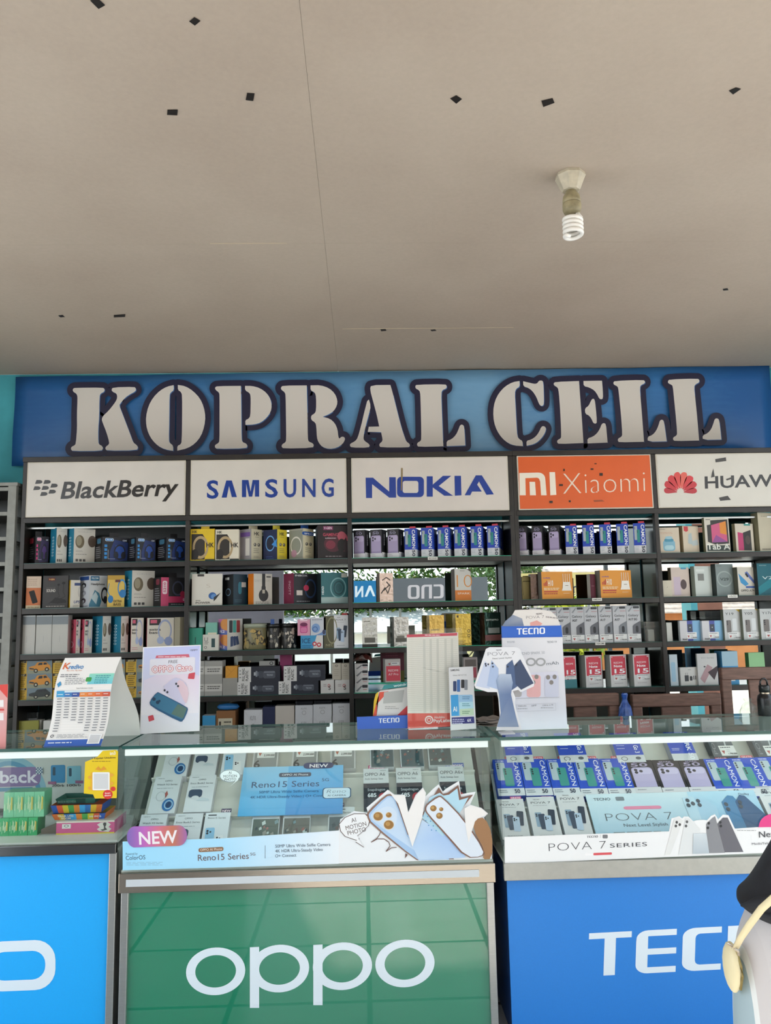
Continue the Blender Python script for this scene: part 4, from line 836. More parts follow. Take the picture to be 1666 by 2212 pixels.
def a_bot(A):
    A.rect(0, 0, 1, 1, '20222e'); A.rr(.42, .22, .84, .72, .06, .12, '4a4e58'); A.rr(.26, .25, .42, .7, .04, .1, '3c404a'); A.rect(.22, .4, .27, .66, '5a5f68'); A.rect(.16, .34, .22, .72, '7d828a'); A.rect(.1, .42, .16, .64, 'a9adb2'); A.rect(.45, .6, .82, .66, '777c86')
    A.text('TECNO', (.54, .38), (.76, .38), .12, '9aa0a8', 'b')
for k, (x0, xs, x1, yt, lb) in enumerate(((513, 540, 602, 1474, 'lower left'), (602, 629, 688, 1472, 'lower right'))):
    # the white end panel is printed on the front left part
    def art(A, f=(xs - x0) / (x1 - x0)):
        a_bot2 = Art(); B = norm(1, 1)
        A.rect(0, 0, f, 1, 'd2d0cc'); A.text('PULL RING', (f * .5, .08), (f * .5, .9), 0, '33312f', 'b', hv=(-f * .2, 0)); A.text('PLASTIC', (f * .78, .08), (f * .78, .76), 0, '33312f', 'b', hv=(-f * .2, 0)); A.greek(f * .08, .72, f * .22, 3, .22, .06, '55534f')
        g = 1 - f
        A.rr(f + .42 * g, .22, f + .84 * g, .72, .05, .12, '4a4e58'); A.rr(f + .26 * g, .25, f + .42 * g, .7, .03, .1, '3c404a'); A.rect(f + .22 * g, .4, f + .27 * g, .66, '5a5f68'); A.rect(f + .16 * g, .34, f + .22 * g, .72, '7d828a'); A.rect(f + .1 * g, .42, f + .16 * g, .64, 'a9adb2'); A.rect(f + .45 * g, .6, f + .82 * g, .66, '777c86'); A.text('TECNO', (f + .54 * g, .38), (f + .76 * g, .38), .12, '9aa0a8', 'b')
    r = carton('bottle_box', f'{lb} navy water bottle carton with a white end panel', x0, x0, x1, yt, Z4, 0, '20222e', {'l': 'd2d0cc'}, art, depth=.09, group='navy bottle cartons')
    dx = [2, 11][k]; carton('bottle_box', f'{["upper left", "upper right"][k]} navy water bottle carton with a white end panel', x0 + dx, x0 + dx, x1 + [3, 15][k], yt - 33, r.z, 0, '20222e', {'l': 'd2d0cc'}, art, depth=.09, group='navy bottle cartons')
def a_slogo(A): A.el(.62, .55, .1, .14, 'b5474a'); A.el(.62, .55, .06, .09, 'cfcdc8'); A.text('S', (.58, .25), (.75, .25), .3, '4a4844', 'b'); A.greek(.2, .62, .45, 2, .12, .05, '9a8a88')
for k, (x0, x1) in enumerate(((693, 722), (724, 756))):
    r = carton('white_box', f'{["left", "right"][k]} small white carton with a red curl, fourth shelf of the second bay', x0, x0, x1, 1469, Z4, 0, 'cfcdc8', None, a_slogo, depth=.1, group='small white curl cartons')
    carton('cream_box', f'{["left", "right"][k]} narrow cream carton on the curl cartons', [718, 738][k], [718, 738][k], [737, 756][k], 1433, r.z, 0, 'b9b2a2', None, lambda A: (A.ring(.5, .85, .16, .07, .06, .03, '5c564c', 10), A.greek(.2, .6, .8, 4, .12, .03, 'a0998a')), depth=.08, group='narrow cream cartons')
carton('charger_box', L(1, 3, 'white carton with a black loop behind bottle cartons'), 560, 560, 593, 1428, onY(560, 1441, 4.98).z, 0, 'd4d1c8', None, lambda A: A.ring(.8, .6, .12, .3, .04, .1, '222222', 12), Y=4.98, depth=.05)
carton('pink_box', L(1, 3, 'hot pink carton standing behind the bottle cartons'), 605, 605, 631, 1415, Z4, 0, 'b8487e', None, lambda A: (A.rr(.2, .1, .8, .6, .1, .1, '7a2450'), A.el(.5, .55, .25, .1, '4a1838')), Y=5.0, depth=.05)
# bottom shelf of the second bay
carton('blue_white_box', L(1, 4, 'small white carton with a blue lid'), 437, 437, 465, 1546, Z5, 0, 'c6c8c8', None, lambda A: A.rect(0, .62, 1, 1, '3a93c2'), depth=.08)
r = carton('cardboard_box', L(1, 4, 'brown cardboard carton with a shipping label'), 467, 467, 508, 1536, Z5, 0, '8c6038', None, lambda A: (A.rect(.1, .25, .85, .75, 'c9c2a8'), A.greek(.4, .6, .8, 3, .12, .05, '3c382f'), A.rect(.15, .35, .25, .65, '3a352c')), depth=.14)
p = Vector((r.P.x + r.w * .55, r.P.y + .05, r.z)); o = thing('blue_pouch', 'blue plastic pouch lying on the cardboard carton', 'pouch', p)
MB().lathe([(.001, .0), (.05, .004), (.062, .018), (.05, .034), (.001, .04)], 16, sx=1.1, sy=.6, c='3a7fbe').build('pouch', mat('blue_wrap', '3a7fbe', rough=.25, bump=.6, scale=30), o, smooth=True)
def a_klfx(A): A.text('KLFX', (.34, .66), (.64, .66), .14, '7a7a7a', 'r'); A.ring(.5, .38, .12, .17, .02, .03, '8a8a8a', 12); A.line([(0, 1), (.5, .5), (1, 1)], .012, 'c3c3c2')
carton('white_box', L(1, 4, 'white folded carton standing alone next to the navy carton'), 527, 527, 567, 1534, Z5, 0, 'cfd0d2', None, a_klfx, depth=.1)
carton('navy_box', L(1, 4, 'plain navy carton'), 568, 568, 594, 1527, Z5, 0, '22294a', None, None, depth=.1)
carton('cream_box', L(1, 4, 'plain cream carton right of the navy one'), 595, 595, 636, 1525, Z5, 0, 'c4bdb2', None, lambda A: A.rect(0, .1, 1, .13, '8f897e'), depth=.1)
for k, (x0, x1) in enumerate(((638, 676), (677, 717), (719, 757))):
    r = carton('white_box', f'{ORD[k]} white folded carton of the lower layer, bottom shelf of the second bay', x0, x0, x1, 1550 - k * 1.5, Z5, 0, 'cdcfd1', None, a_klfx, depth=.1, group='white folded cartons')
    r = carton('white_box', f'{ORD[k]} white folded carton of the upper layer, bottom shelf of the second bay', x0, x0, x1, 1524 - k * 2, r.z, 0, 'cdcfd1', None, a_klfx, depth=.1, group='white folded cartons')
    if k < 2:
        o = thing('black_pouch', f'black zip pouch on the {ORD[k]} white folded stack', 'pouch', (r.P.x + r.w * .5, r.P.y + .05, r.z), group='black zip pouches')
        MB().box(-.055, .055, -.03, .03, 0, .028, '17181f').build('pouch', PLASTIC, o, bevel=.012)
# ---- middle bay and orange-sign bay: phone cartons on the top shelf
def spark(label, x0, xs, x1, yt, tilt=0):
    return carton('phone_box', label, x0, xs, x1, yt, Z1, -22, '141218', {'t': '141218'}, a_spark, s_spark, group='black and lilac phone cartons')
def camon(label, x0, xs, x1, yt):
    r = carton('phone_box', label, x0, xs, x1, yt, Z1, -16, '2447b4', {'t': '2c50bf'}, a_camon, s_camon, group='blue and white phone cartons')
    MB().box(r.w * .45, r.w * .95, .004, .0055, r.h, r.h + .012, 'c83a4c').build('red_tab', PRINT, r.o); return r
for k in range(3): spark(f'{ORD[k]} black and lilac phone carton from the left, top shelf of the middle bay', 764 + 36.7 * k, 789 + 36.7 * k, 799.5 + 36.7 * k, 1144 - k)
for k in range(6): camon(f'{ORD[k]} blue and white phone carton from the left, top shelf of the middle bay', 875 + 35.8 * k, 900 + 35.8 * k, 909.5 + 35.8 * k, 1141 - 1.2 * k)
for k in range(3): spark(f'{ORD[k]} black and lilac phone carton from the left, top shelf below the orange sign', [1120, 1151, 1187][k], [1140, 1174, 1211][k], [1151, 1186, 1222][k], 1136 - k)
for k in range(5): camon(f'{ORD[k]} blue and white phone carton from the left, top shelf below the orange sign', 1223.5 + 37 * k, 1249 + 37 * k, 1258 + 37 * k, 1135 - 1.4 * k)
# middle bay, shelves two to four
def foil(label, x0, xs, x1, yt, z, a, c, art, Y=4.86, cf=None, **kw): return carton('phone_box', label, x0, xs, x1, yt, z, a, c, cf, art, Y=Y, m=FILM, group='foil wrapped phone cartons', **kw)
foil(L(2, 1, 'shiny rose silver phone carton with black scribbles'), 815, 821, 850, 1238, Z2, 12, 'c9b2a4', lambda A: (A.line([(.1, .3), (.4, .5), (.6, .3), (.8, .55), (.5, .7)], .05, '2b2422'), A.line([(.2, .75), (.5, .85), (.8, .75)], .04, '5a4a44'), A.line([(.3, .4), (.75, .6)], .04, '2b2422')))
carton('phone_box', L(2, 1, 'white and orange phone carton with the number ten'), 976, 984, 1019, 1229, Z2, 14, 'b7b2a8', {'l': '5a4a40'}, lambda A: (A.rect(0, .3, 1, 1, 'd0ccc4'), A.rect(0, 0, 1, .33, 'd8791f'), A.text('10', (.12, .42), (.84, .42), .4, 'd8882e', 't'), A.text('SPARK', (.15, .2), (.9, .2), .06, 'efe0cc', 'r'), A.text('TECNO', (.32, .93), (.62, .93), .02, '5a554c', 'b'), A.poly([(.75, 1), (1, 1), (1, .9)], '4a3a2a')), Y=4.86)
foil(L(2, 2, 'clear wrapped silver phone carton, leftmost'), 783, 783, 816, 1334, Z3, 0, 'bdb9b0', lambda A: (A.greek(.1, .85, .6, 1, .05, .03, '6a665c'), A.rect(.15, .15, .85, .32, '6a665e'), A.rect(.0, .0, 1, .1, '35312c')), depth=.05)
foil(L(2, 2, 'clear wrapped silver phone carton beside the leftmost one'), 848, 852, 884, 1333, Z3, 10, 'bdbab2', lambda A: (A.rect(.1, .15, .9, .28, '5c584f'), A.rect(.2, .28, .7, .36, '77736a')))
foil(L(2, 2, 'shorter gold phone carton'), 923, 929, 961, 1329, Z3, 14, 'b3934c', lambda A: A.greek(.1, .5, .7, 1, .05, .03, '5c4a20'))
foil(L(2, 2, 'olive gold phone carton with a dark side'), 979, 986, 1019, 1326, Z3, 15, 'a58a3c', lambda A: (A.rect(.08, .88, .2, .95, '4a3a18'), A.greek(.1, .12, .7, 3, .06, .02, '5c4a20'), A.ring(.85, .3, .1, .05, .04, .02, '6a5520', 10), A.ring(.85, .45, .1, .05, .04, .02, '6a5520', 10)))
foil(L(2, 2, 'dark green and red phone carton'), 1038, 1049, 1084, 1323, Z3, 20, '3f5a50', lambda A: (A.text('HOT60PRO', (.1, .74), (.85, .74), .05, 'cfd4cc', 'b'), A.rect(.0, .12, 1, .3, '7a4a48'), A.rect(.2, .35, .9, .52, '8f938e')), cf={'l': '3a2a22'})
zb = Z4
for k in range(4):
    r = carton('earphone_box', f'{["bottom", "second", "third", "top"][k]} carton in the small white stack, fourth shelf of the middle bay', 767, 767, 796, [1478, 1463, 1447, 1434][k], zb, 0, 'cfcdca', None, lambda A: (A.poly([(.08, .2), (.5, .85), (.55, .7), (.2, .1)], '77777a'), A.rr(.55, .55, .95, .9, .05, .1, '2c2c30'), A.rect(.6, .3, .9, .36, 'b5504f')), depth=.1, group='small white stacked cartons'); zb = r.z
o = thing('crumpled_wrapper', 'pink and brown crumpled wrapper on the small white stack', 'wrapper', (r.P.x + r.w * .55, r.P.y + .05, r.z))
mb = MB(); rnd = random.Random(5); G = 7
for j in range(G):
    for i in range(G): mb.v.append(((i / (G - 1) - .5) * .12, (j / (G - 1) - .5) * .09, max(.002, .07 * math.exp(-((i - 3) ** 2 + (j - 3) ** 2) / 5) + rnd.uniform(0, .022))))
for j in range(G - 1):
    for i in range(G - 1): q = j * G + i; mb.f.append([q, q + 1, q + G + 1, q + G]); mb.c.append(rnd.choice(['c98a80', 'a8584c', 'e0c8c0', '8f4a44', 'd9a79c'])); mb.m.append(0)
w_ = mb.build('foil', FILM, o); sf = w_.modifiers.new('thick', 'SOLIDIFY'); sf.thickness = .001
carton('phone_box', L(2, 3, 'red fronted phone carton with two lines of white lettering'), 828, 833, 866, 1424, Z4 + .055, 8, 'b9b4ae', None, lambda A: (A.rect(.06, .06, .98, .7, 'cf4a58'), A.text('REDMI', (.2, .46), (.84, .46), .09, 'f3e6e6', 'r'), A.text('A7 Pro', (.2, .3), (.86, .3), .09, 'f3e6e6', 'r'), A.rect(.4, .74, .9, .86, 'd9d9d6'), A.greek(.45, .8, .85, 1, .03, .03, '44464a'), A.poly([(.2, .82), (.36, .82), (.28, .72)], 'a85050')))
carton('maroon_box', L(2, 3, 'maroon carton standing behind the red phone carton'), 824, 824, 874, 1402, Z4 + .055, 0, '6f2a3a', None, lambda A: (A.greek(.2, .85, .85, 2, .08, .03, '9a5060'), A.rect(0, 0, 1, .3, '6a6020')), Y=5.0, depth=.05)
carton('phone_box', L(2, 3, 'red and silver phone carton by the slim stand'), 1003, 1003, 1033, 1420, Z4 + .055, 0, 'a89c98', None, lambda A: (A.rect(.05, .1, .9, .55, 'a84a58'), A.rect(.1, .6, .9, .9, '6a625e')), Y=4.88)
MB().box(-.47, .47, 0, .22, .045, .055, c=None).build('glass_riser', GREENEDGE, UA).location = (.42 - (PX[0] + PX[3]) / 2, .04, Z4)
for sx_ in (-.46, .45): MB().box(0, .01, 0, .22, 0, .045).build('riser_leg', GREENEDGE, UA).location = (.42 + sx_ - (PX[0] + PX[3]) / 2, .04, Z4)
# orange-sign bay
carton('cream_box', L(3, 1, 'cream and yellow carton with a gold bow on top'), 1129, 1129, 1148, 1246, Z2, 0, 'c9b26a', None, lambda A: A.line([(.1, .2), (.1, .8), (.9, .8)], .05, '7a6a34'), Y=4.95)
carton('wrapped_box', L(3, 1, 'clear wrapped brown carton left of the routers'), 1148, 1148, 1164, 1240, Z2, 0, '6f5a50', None, None, Y=4.9, m=FILM)
for k, (x0, xs, x1) in enumerate(((1164, 1172, 1239), (1288, 1299, 1366))):
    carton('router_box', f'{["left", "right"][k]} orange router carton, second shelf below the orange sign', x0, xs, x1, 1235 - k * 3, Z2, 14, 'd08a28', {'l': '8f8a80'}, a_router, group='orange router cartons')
carton('maroon_box', 'narrow maroon carton in silver wrap between the orange router cartons', 1270, 1277, 1288, 1240, Z2, 20, '5a1c2c', {'l': '9a9a94'}, lambda A: A.greek(.2, .5, .8, 1, .05, .02, 'a87a84'))
for k, x in enumerate((1147, 1176, 1205, 1235, 1265, 1296, 1327, 1357)):
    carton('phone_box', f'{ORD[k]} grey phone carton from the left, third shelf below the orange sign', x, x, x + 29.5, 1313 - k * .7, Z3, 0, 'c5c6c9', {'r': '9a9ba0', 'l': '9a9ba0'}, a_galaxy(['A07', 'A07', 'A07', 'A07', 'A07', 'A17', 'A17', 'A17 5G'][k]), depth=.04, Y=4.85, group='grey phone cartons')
def clearbox(label, x0, x1, yt, z, Y=4.86):
    xa, xb = xat(x0, Y, z), xat(x1, Y, z); h = onY(x0, yt, Y).z - z; w = xb - xa; o = thing('clear_case', label, 'case', (xa, Y, z))
    mb = MB().box(0, w, 0, .08, 0, h * .78); mb.build('case_body', PLASTICFILM, o); MB().box(-.003, w + .003, -.003, .083, h * .72, h).build('case_lid', PLASTICFILM, o); MB().box(w * .3, w * .7, .02, .05, .002, h * .6, 'c9ccc8').build('insert_card', PRINT, o)
clearbox('clear plastic case with a lid, right end of the third shelf below the orange sign', 1394, 1427, 1343, Z3)
for k, (x0, xs, x1) in enumerate(((1207, 1219, 1247), (1253, 1267, 1303), (1309, 1321, 1356), (1360, 1371, 1407))):
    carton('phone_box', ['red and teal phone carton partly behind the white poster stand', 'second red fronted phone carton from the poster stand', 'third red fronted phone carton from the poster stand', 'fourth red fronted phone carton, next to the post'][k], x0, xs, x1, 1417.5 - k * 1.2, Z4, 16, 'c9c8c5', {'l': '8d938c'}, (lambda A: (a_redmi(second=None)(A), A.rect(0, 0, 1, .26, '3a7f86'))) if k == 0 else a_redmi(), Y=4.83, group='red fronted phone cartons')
# rightmost bay
def a_jar(A): A.rect(0, 0, 1, 1, 'cdc0ac'); A.text('TOPWIN', (.04, .92), (.35, .92), .025, '5a544a', 'b'); A.greek(.12, .8, .8, 2, .05, .015, 'c0907a'); A.rr(.22, .08, .78, .5, .14, .1, '7fb0c4'); A.rr(.28, .44, .72, .56, .08, .05, '4a8fa8'); A.el(.5, .6, .18, .06, '9ac0cc'); A.rr(.28, .12, .72, .3, .12, .08, 'a9ccd4')
carton('jar_box', L(4, 0, 'cream carton with a pale blue jar picture'), 1424, 1424, 1470, 1140, Z1, 0, 'cdc0ac', None, a_jar, depth=.12)
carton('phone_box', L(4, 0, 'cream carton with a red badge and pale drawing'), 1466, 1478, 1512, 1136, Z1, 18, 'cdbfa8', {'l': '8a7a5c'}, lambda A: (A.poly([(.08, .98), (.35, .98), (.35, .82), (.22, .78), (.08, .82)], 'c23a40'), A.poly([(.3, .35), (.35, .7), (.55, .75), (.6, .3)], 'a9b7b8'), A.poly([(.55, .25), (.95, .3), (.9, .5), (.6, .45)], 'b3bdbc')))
def a_tab(A): A.rect(0, 0, 1, 1, 'cfc9ba'); A.rect(.06, .04, .97, .2, '2c3a34'); A.poly([(.1, .3), (.1, .78), (.25, .8), (.25, .92), (.95, .95), (.96, .25), (.4, .22)], '2c2a26'); A.poly([(.27, .28), (.27, .78), (.88, .9), (.9, .3)], 'c9567e'); A.poly([(.62, .55), (.62, .84), (.88, .9), (.89, .5)], 'd9882c'); A.poly([(.27, .28), (.45, .5), (.9, .3)], '8f4a8c'); A.text('Tab A', (.04, .08), (.98, .08), .16, 'dfe2d8', 'b'); A.rect(.06, .93, .25, .95, '6a655c')
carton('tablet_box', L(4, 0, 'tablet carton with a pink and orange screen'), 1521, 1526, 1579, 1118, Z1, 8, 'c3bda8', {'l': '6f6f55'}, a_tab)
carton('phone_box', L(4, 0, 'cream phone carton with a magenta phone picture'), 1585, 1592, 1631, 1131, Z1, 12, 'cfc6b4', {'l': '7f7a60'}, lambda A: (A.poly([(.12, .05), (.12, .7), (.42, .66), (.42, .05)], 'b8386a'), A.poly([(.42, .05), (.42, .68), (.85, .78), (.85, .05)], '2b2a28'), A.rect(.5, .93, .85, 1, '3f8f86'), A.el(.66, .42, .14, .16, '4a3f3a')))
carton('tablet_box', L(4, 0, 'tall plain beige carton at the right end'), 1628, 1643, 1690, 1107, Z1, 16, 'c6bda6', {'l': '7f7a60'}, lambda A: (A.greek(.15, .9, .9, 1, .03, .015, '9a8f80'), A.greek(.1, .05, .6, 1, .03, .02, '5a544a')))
carton('phone_box', L(4, 1, 'small cream carton'), 1432, 1432, 1453, 1254, Z2, 0, 'd0c8b4', None, lambda A: A.poly([(.45, .55), (.6, .6), (.58, .62)], '3a362e'), depth=.05)
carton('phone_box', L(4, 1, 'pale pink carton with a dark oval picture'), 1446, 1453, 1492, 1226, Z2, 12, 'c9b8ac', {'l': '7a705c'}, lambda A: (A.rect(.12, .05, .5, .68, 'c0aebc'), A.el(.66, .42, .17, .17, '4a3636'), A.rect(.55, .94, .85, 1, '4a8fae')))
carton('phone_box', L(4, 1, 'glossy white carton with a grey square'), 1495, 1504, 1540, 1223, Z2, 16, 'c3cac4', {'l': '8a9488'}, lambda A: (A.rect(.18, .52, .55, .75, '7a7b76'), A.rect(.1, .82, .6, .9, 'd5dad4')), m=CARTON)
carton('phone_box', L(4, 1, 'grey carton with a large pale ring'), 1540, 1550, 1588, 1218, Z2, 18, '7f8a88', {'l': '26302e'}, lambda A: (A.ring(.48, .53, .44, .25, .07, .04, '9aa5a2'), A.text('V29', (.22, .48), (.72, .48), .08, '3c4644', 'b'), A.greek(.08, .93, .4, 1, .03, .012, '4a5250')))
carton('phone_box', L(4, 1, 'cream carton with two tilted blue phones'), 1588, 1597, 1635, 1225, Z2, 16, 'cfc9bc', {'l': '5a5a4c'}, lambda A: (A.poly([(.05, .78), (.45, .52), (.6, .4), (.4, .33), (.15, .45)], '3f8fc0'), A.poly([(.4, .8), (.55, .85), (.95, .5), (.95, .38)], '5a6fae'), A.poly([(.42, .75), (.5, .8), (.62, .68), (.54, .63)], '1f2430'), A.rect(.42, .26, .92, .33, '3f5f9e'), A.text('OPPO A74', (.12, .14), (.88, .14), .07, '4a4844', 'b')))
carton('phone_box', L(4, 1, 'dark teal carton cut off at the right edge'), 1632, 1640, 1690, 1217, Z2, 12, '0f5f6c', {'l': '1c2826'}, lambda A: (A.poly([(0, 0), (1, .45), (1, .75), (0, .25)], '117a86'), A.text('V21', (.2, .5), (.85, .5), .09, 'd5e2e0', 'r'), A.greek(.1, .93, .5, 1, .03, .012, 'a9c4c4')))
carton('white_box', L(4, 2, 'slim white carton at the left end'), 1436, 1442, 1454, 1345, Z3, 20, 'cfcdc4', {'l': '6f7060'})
for k, (x0, xs, x1) in enumerate(((1467, 1471, 1515), (1515, 1519, 1563))):
    carton('phone_box', f'{["left", "right"][k]} small blue and white phone carton, third shelf of the rightmost bay', x0, xs, x1, 1341, Z3, 8, 'c4c8cc', None, lambda A: (A.rect(0, 0, .36, 1, 'cfced0'), A.rect(.36, 0, .62, 1, '4a55a0'), A.rect(.62, 0, 1, 1, '7fb0d2'), A.rect(.38, .45, .6, .82, '3c4250'), A.poly([(.46, .68), (.53, .68), (.495, .62)], 'c9cdd2'), ptag(A, .3, .1, .8, .42), A.text('itel', (.1, .05), (.32, .05), .08, '26272b', 'b')), group='small blue and white phone cartons')
clearbox('clear greenish case standing behind the small blue cartons', 1528, 1562, 1320, Z3, 5.0)
for k, (x0, xs, x1) in enumerate(((1561, 1567, 1603), (1602, 1608, 1645), (1641, 1646, 1690))):
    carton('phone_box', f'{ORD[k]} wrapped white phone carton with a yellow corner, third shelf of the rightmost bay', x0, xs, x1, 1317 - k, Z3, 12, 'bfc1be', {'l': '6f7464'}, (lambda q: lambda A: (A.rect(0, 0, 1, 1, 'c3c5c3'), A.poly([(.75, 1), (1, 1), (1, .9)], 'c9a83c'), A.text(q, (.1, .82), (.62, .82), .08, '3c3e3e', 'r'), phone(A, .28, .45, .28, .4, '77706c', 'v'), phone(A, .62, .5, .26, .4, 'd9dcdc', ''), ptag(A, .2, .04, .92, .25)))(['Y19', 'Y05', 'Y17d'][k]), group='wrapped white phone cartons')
carton('phone_box', L(4, 3, 'pale blue and white phone carton'), 1444, 1450, 1467, 1414, Z4, 12, 'c4d2d8', None, lambda A: A.rr(.15, .12, .7, .75, .1, .06, '9fc4d8'))
carton('charger_box', L(4, 3, 'white charger carton with black plugs'), 1468, 1472, 1511, 1442, Z4, 8, 'd0cfc8', None, lambda A: (A.rect(.22, .22, .44, .55, '35383a'), A.rect(.27, .55, .29, .7, '55585a'), A.rect(.37, .55, .39, .7, '55585a'), A.rr(.5, .25, .64, .5, .03, .05, '2c2e30'), A.rect(.7, .3, .74, .52, '2c2e30'), A.rect(.8, .3, .84, .52, '2c2e30'), A.greek(.42, .85, .6, 1, .03, .03, '8a8a86')), yb=None)
carton('phone_box', L(4, 3, 'tall white phone carton with two tilted rose phones'), 1508, 1510, 1553, 1412, Z4, 4, 'c9c9c6', None, lambda A: (A.text('V11 Series', (.2, .84), (.85, .84), .035, '77777a', 'r'), A.poly([(.1, .2), (.5, .65), (.75, .55), (.3, .05)], 'b08f92'), A.poly([(.5, .4), (.8, .15), (1, .45), (1, .6)], '3a2a30'), A.el(.35, .58, .05, .025, '3a3a3c', 8)))
carton('blue_box', L(4, 3, 'blue and white carton above the wooden chair'), 1564, 1564, 1598, 1407, Z4, 0, '3f93c4', None, lambda A: (A.rect(0, .55, 1, 1, '9fc0ce'), A.rect(.5, .1, .75, .35, 'd8dcdc')), depth=.1)
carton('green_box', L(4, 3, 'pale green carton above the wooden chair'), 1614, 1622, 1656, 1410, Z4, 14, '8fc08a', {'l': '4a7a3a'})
# ================================================================== glass counters
YC0, YC1, ZT = 3.30, 3.85, 1.102
PANELMATS = {'blue': mat('sky_blue_panel', '10b0ff', rough=.5, noise=.03, scale=300), 'green': mat('green_glass_panel', '008560', rough=.35, coat=1.0), 'royal': mat('royal_blue_panel', '2a86de', rough=.5, noise=.04, scale=300)}
PANELMATS['green'].node_tree.nodes['Principled BSDF'].inputs['Coat IOR'].default_value = 1.95
PANELMATS['green'].node_tree.nodes['Principled BSDF'].inputs['Coat Roughness'].default_value = .015
BODY = mat('counter_body', 'c9cec9', rough=.5); DECK = mat('display_deck', 'dcdfd6', rough=.5, noise=.04); CHROME = mat('dark_chrome', '6a6a68', rough=.12, metal=1.0)
GREYBAND = mat('satin_grey_band', 'b4b4ac', rough=.42, metal=.35, noise=.06, scale=40)
def counter(label, x0, x1, zd, zb, panel, bandm, posts=True, tube=True, bodym=None):
    o = thing('glass_counter', label, 'counter', ((x0 + x1) / 2, YC0, 0)); w = (x1 - x0) / 2
    def pb(name, a, b, y0, y1, z0, z1, m, bev=0): return MB().box(a, b, y0 - YC0, y1 - YC0, z0, z1).build(name, m, o, bevel=bev)
    pb('cabinet_body', -w + .012, w - .012, YC0 + .035, YC1, ZF, zb, bodym or BODY)
    e_ = .03 if posts else .012
    o['_fp'] = pb('front_panel', -w + e_, w - e_, YC0 + .028, YC0 + .035, ZF, zb - .001, PANELMATS[panel]).name
    for s in (-1, 1):
        if posts: pb('corner_post', *sorted((s * w, s * (w - .03))), YC0 + .012, YC0 + .045, ZF, zb, ALU, .003)
    pb('deck', -w, w, YC0 + .013, YC1, zd - .012, zd, DECK)
    pb('band', -w - .004, w + .004, YC0 - .012, YC0 + .012, zb, zd - .006, bandm, .003)
    pb('front_glass', -w + .004, w - .004, YC0 + .001, YC0 + .006, zd - .005, ZT - .04, GLASS)
    for s in (-1, 1): pb('side_glass', *sorted((s * w, s * (w - .005))), YC0 + .008, YC1, zd, ZT - .014, GLASS)
    pb('back_door', -w + .01, w - .01, YC1 - .012, YC1 - .006, zd, ZT - .014, mat('back_door_grey', '7f8884', rough=.4))
    pb('glow_rail', -w + .006, w - .006, YC0 - .001, YC0 + .014, ZT - .040, ZT - .014, RAILM, .002)
    pb('fill_cover', -w + .006, w - .006, YC0 + .014, YC0 + .05, ZT - .017, ZT - .014, WHITEMET)  # added to screen the fill light from above
    if tube: MB().tube([(-w + .03, .032, ZT - .030), (w - .03, .032, ZT - .030)], .006, 8).build('fill_tube', FILLM, o)  # unseen fill light added to brighten the goods inside
    mb = MB().box(-w - .004, w + .004, -.008, YC1 - YC0 + .004, ZT - .012, ZT); tg = mb.build('top_glass', TOPGLASS, o)
    tg.data.materials.append(GLASSEDGE)
    for k in (2, 3, 4, 5): tg.data.polygons[k].material_index = 1
    return o
c1 = counter('sky blue glass counter with a white letter, at the left edge', -2.4, -.998, .735, .69, 'blue', CHROME, tube=False)
c2 = counter('green fronted glass counter with four ringed white letters, in the middle', -.978, .505, .62, .54, 'green', STEEL)
c3 = counter('royal blue fronted glass counter at the right', .548, 2.35, .617, .545, 'royal', GREYBAND, posts=False, bodym=mat('dark_blue_side', '1c4a8c', rough=.4))
# light strip on the steel band
MB().box(-.715, .68, -.0145, -.012, .565, .592).build('light_strip', mat('frosted_strip', 'cfd6da', rough=.4), c2)
# lettering on the front panels
def panel_art(c, fn, cx):
    W_ = Plane((0, YC0 + .028, 0), (1, 0, 0), (0, 0, 1)); A = Art(lambda x, y: W_.at(x, y), eps=.0003); A.yd = True; fn(A); A.out(Plane((-cx, .028, 0), (1, 0, 0), (0, 0, 1)), 'lettering', mat('white_vinyl', 'e8f4fb', rough=.35), bpy.data.objects[c['_fp']]); del c['_fp']
def f_vivo(A):
    A.lay(); cx, cy = 40, 2086
    def ro(w, h, r): return arcpts(cx + w - r, cy - h + r, r, r, -90, 0) + arcpts(cx + w - r, cy + h - r, r, r, 0, 90) + arcpts(cx - w + r, cy + h - r, r, r, 90, 180) + arcpts(cx - w + r, cy - h + r, r, r, 180, 270)
    o, i = ro(80, 54, 44), ro(58, 31, 28); sk = lambda p: (p[0], p[1] - (p[0] - cx) * .04)
    for k in range(len(o)): A._add([sk(o[k - 1]), sk(o[k]), sk(i[k]), sk(i[k - 1])], 'e8f4fb')
panel_art(c1, f_vivo, (-2.4 - .998) / 2)
def f_oppo(A):
    A.lay()
    for cx, cy in ((466, 2098), (604, 2092), (740, 2087), (875, 2081)):
        for i in range(48):
            a, b = 2 * math.pi * i / 48, 2 * math.pi * (i + 1) / 48
            q = lambda r, s, t: (cx + r * math.cos(t), cy + s * math.sin(t) - r * math.cos(t) * .04)
            A._add([q(64, 51.5, a), q(64, 51.5, b), q(44, 35, b), q(44, 35, a)], 'e8f4fb')
    A.lay()
    for x, yt, yb in ((540, 2046, 2177), (677, 2041, 2171)): A._add([(x, yt), (x + 20, yt - 1), (x + 20, yb), (x, yb)], 'e8f4fb')
panel_art(c2, f_oppo, (-.978 + .505) / 2)
panel_art(c3, lambda A: tecno(A, (1270, 2109), (1770, 2083), (3, -93), 'e8f0f8'), (.548 + 2.35) / 2)
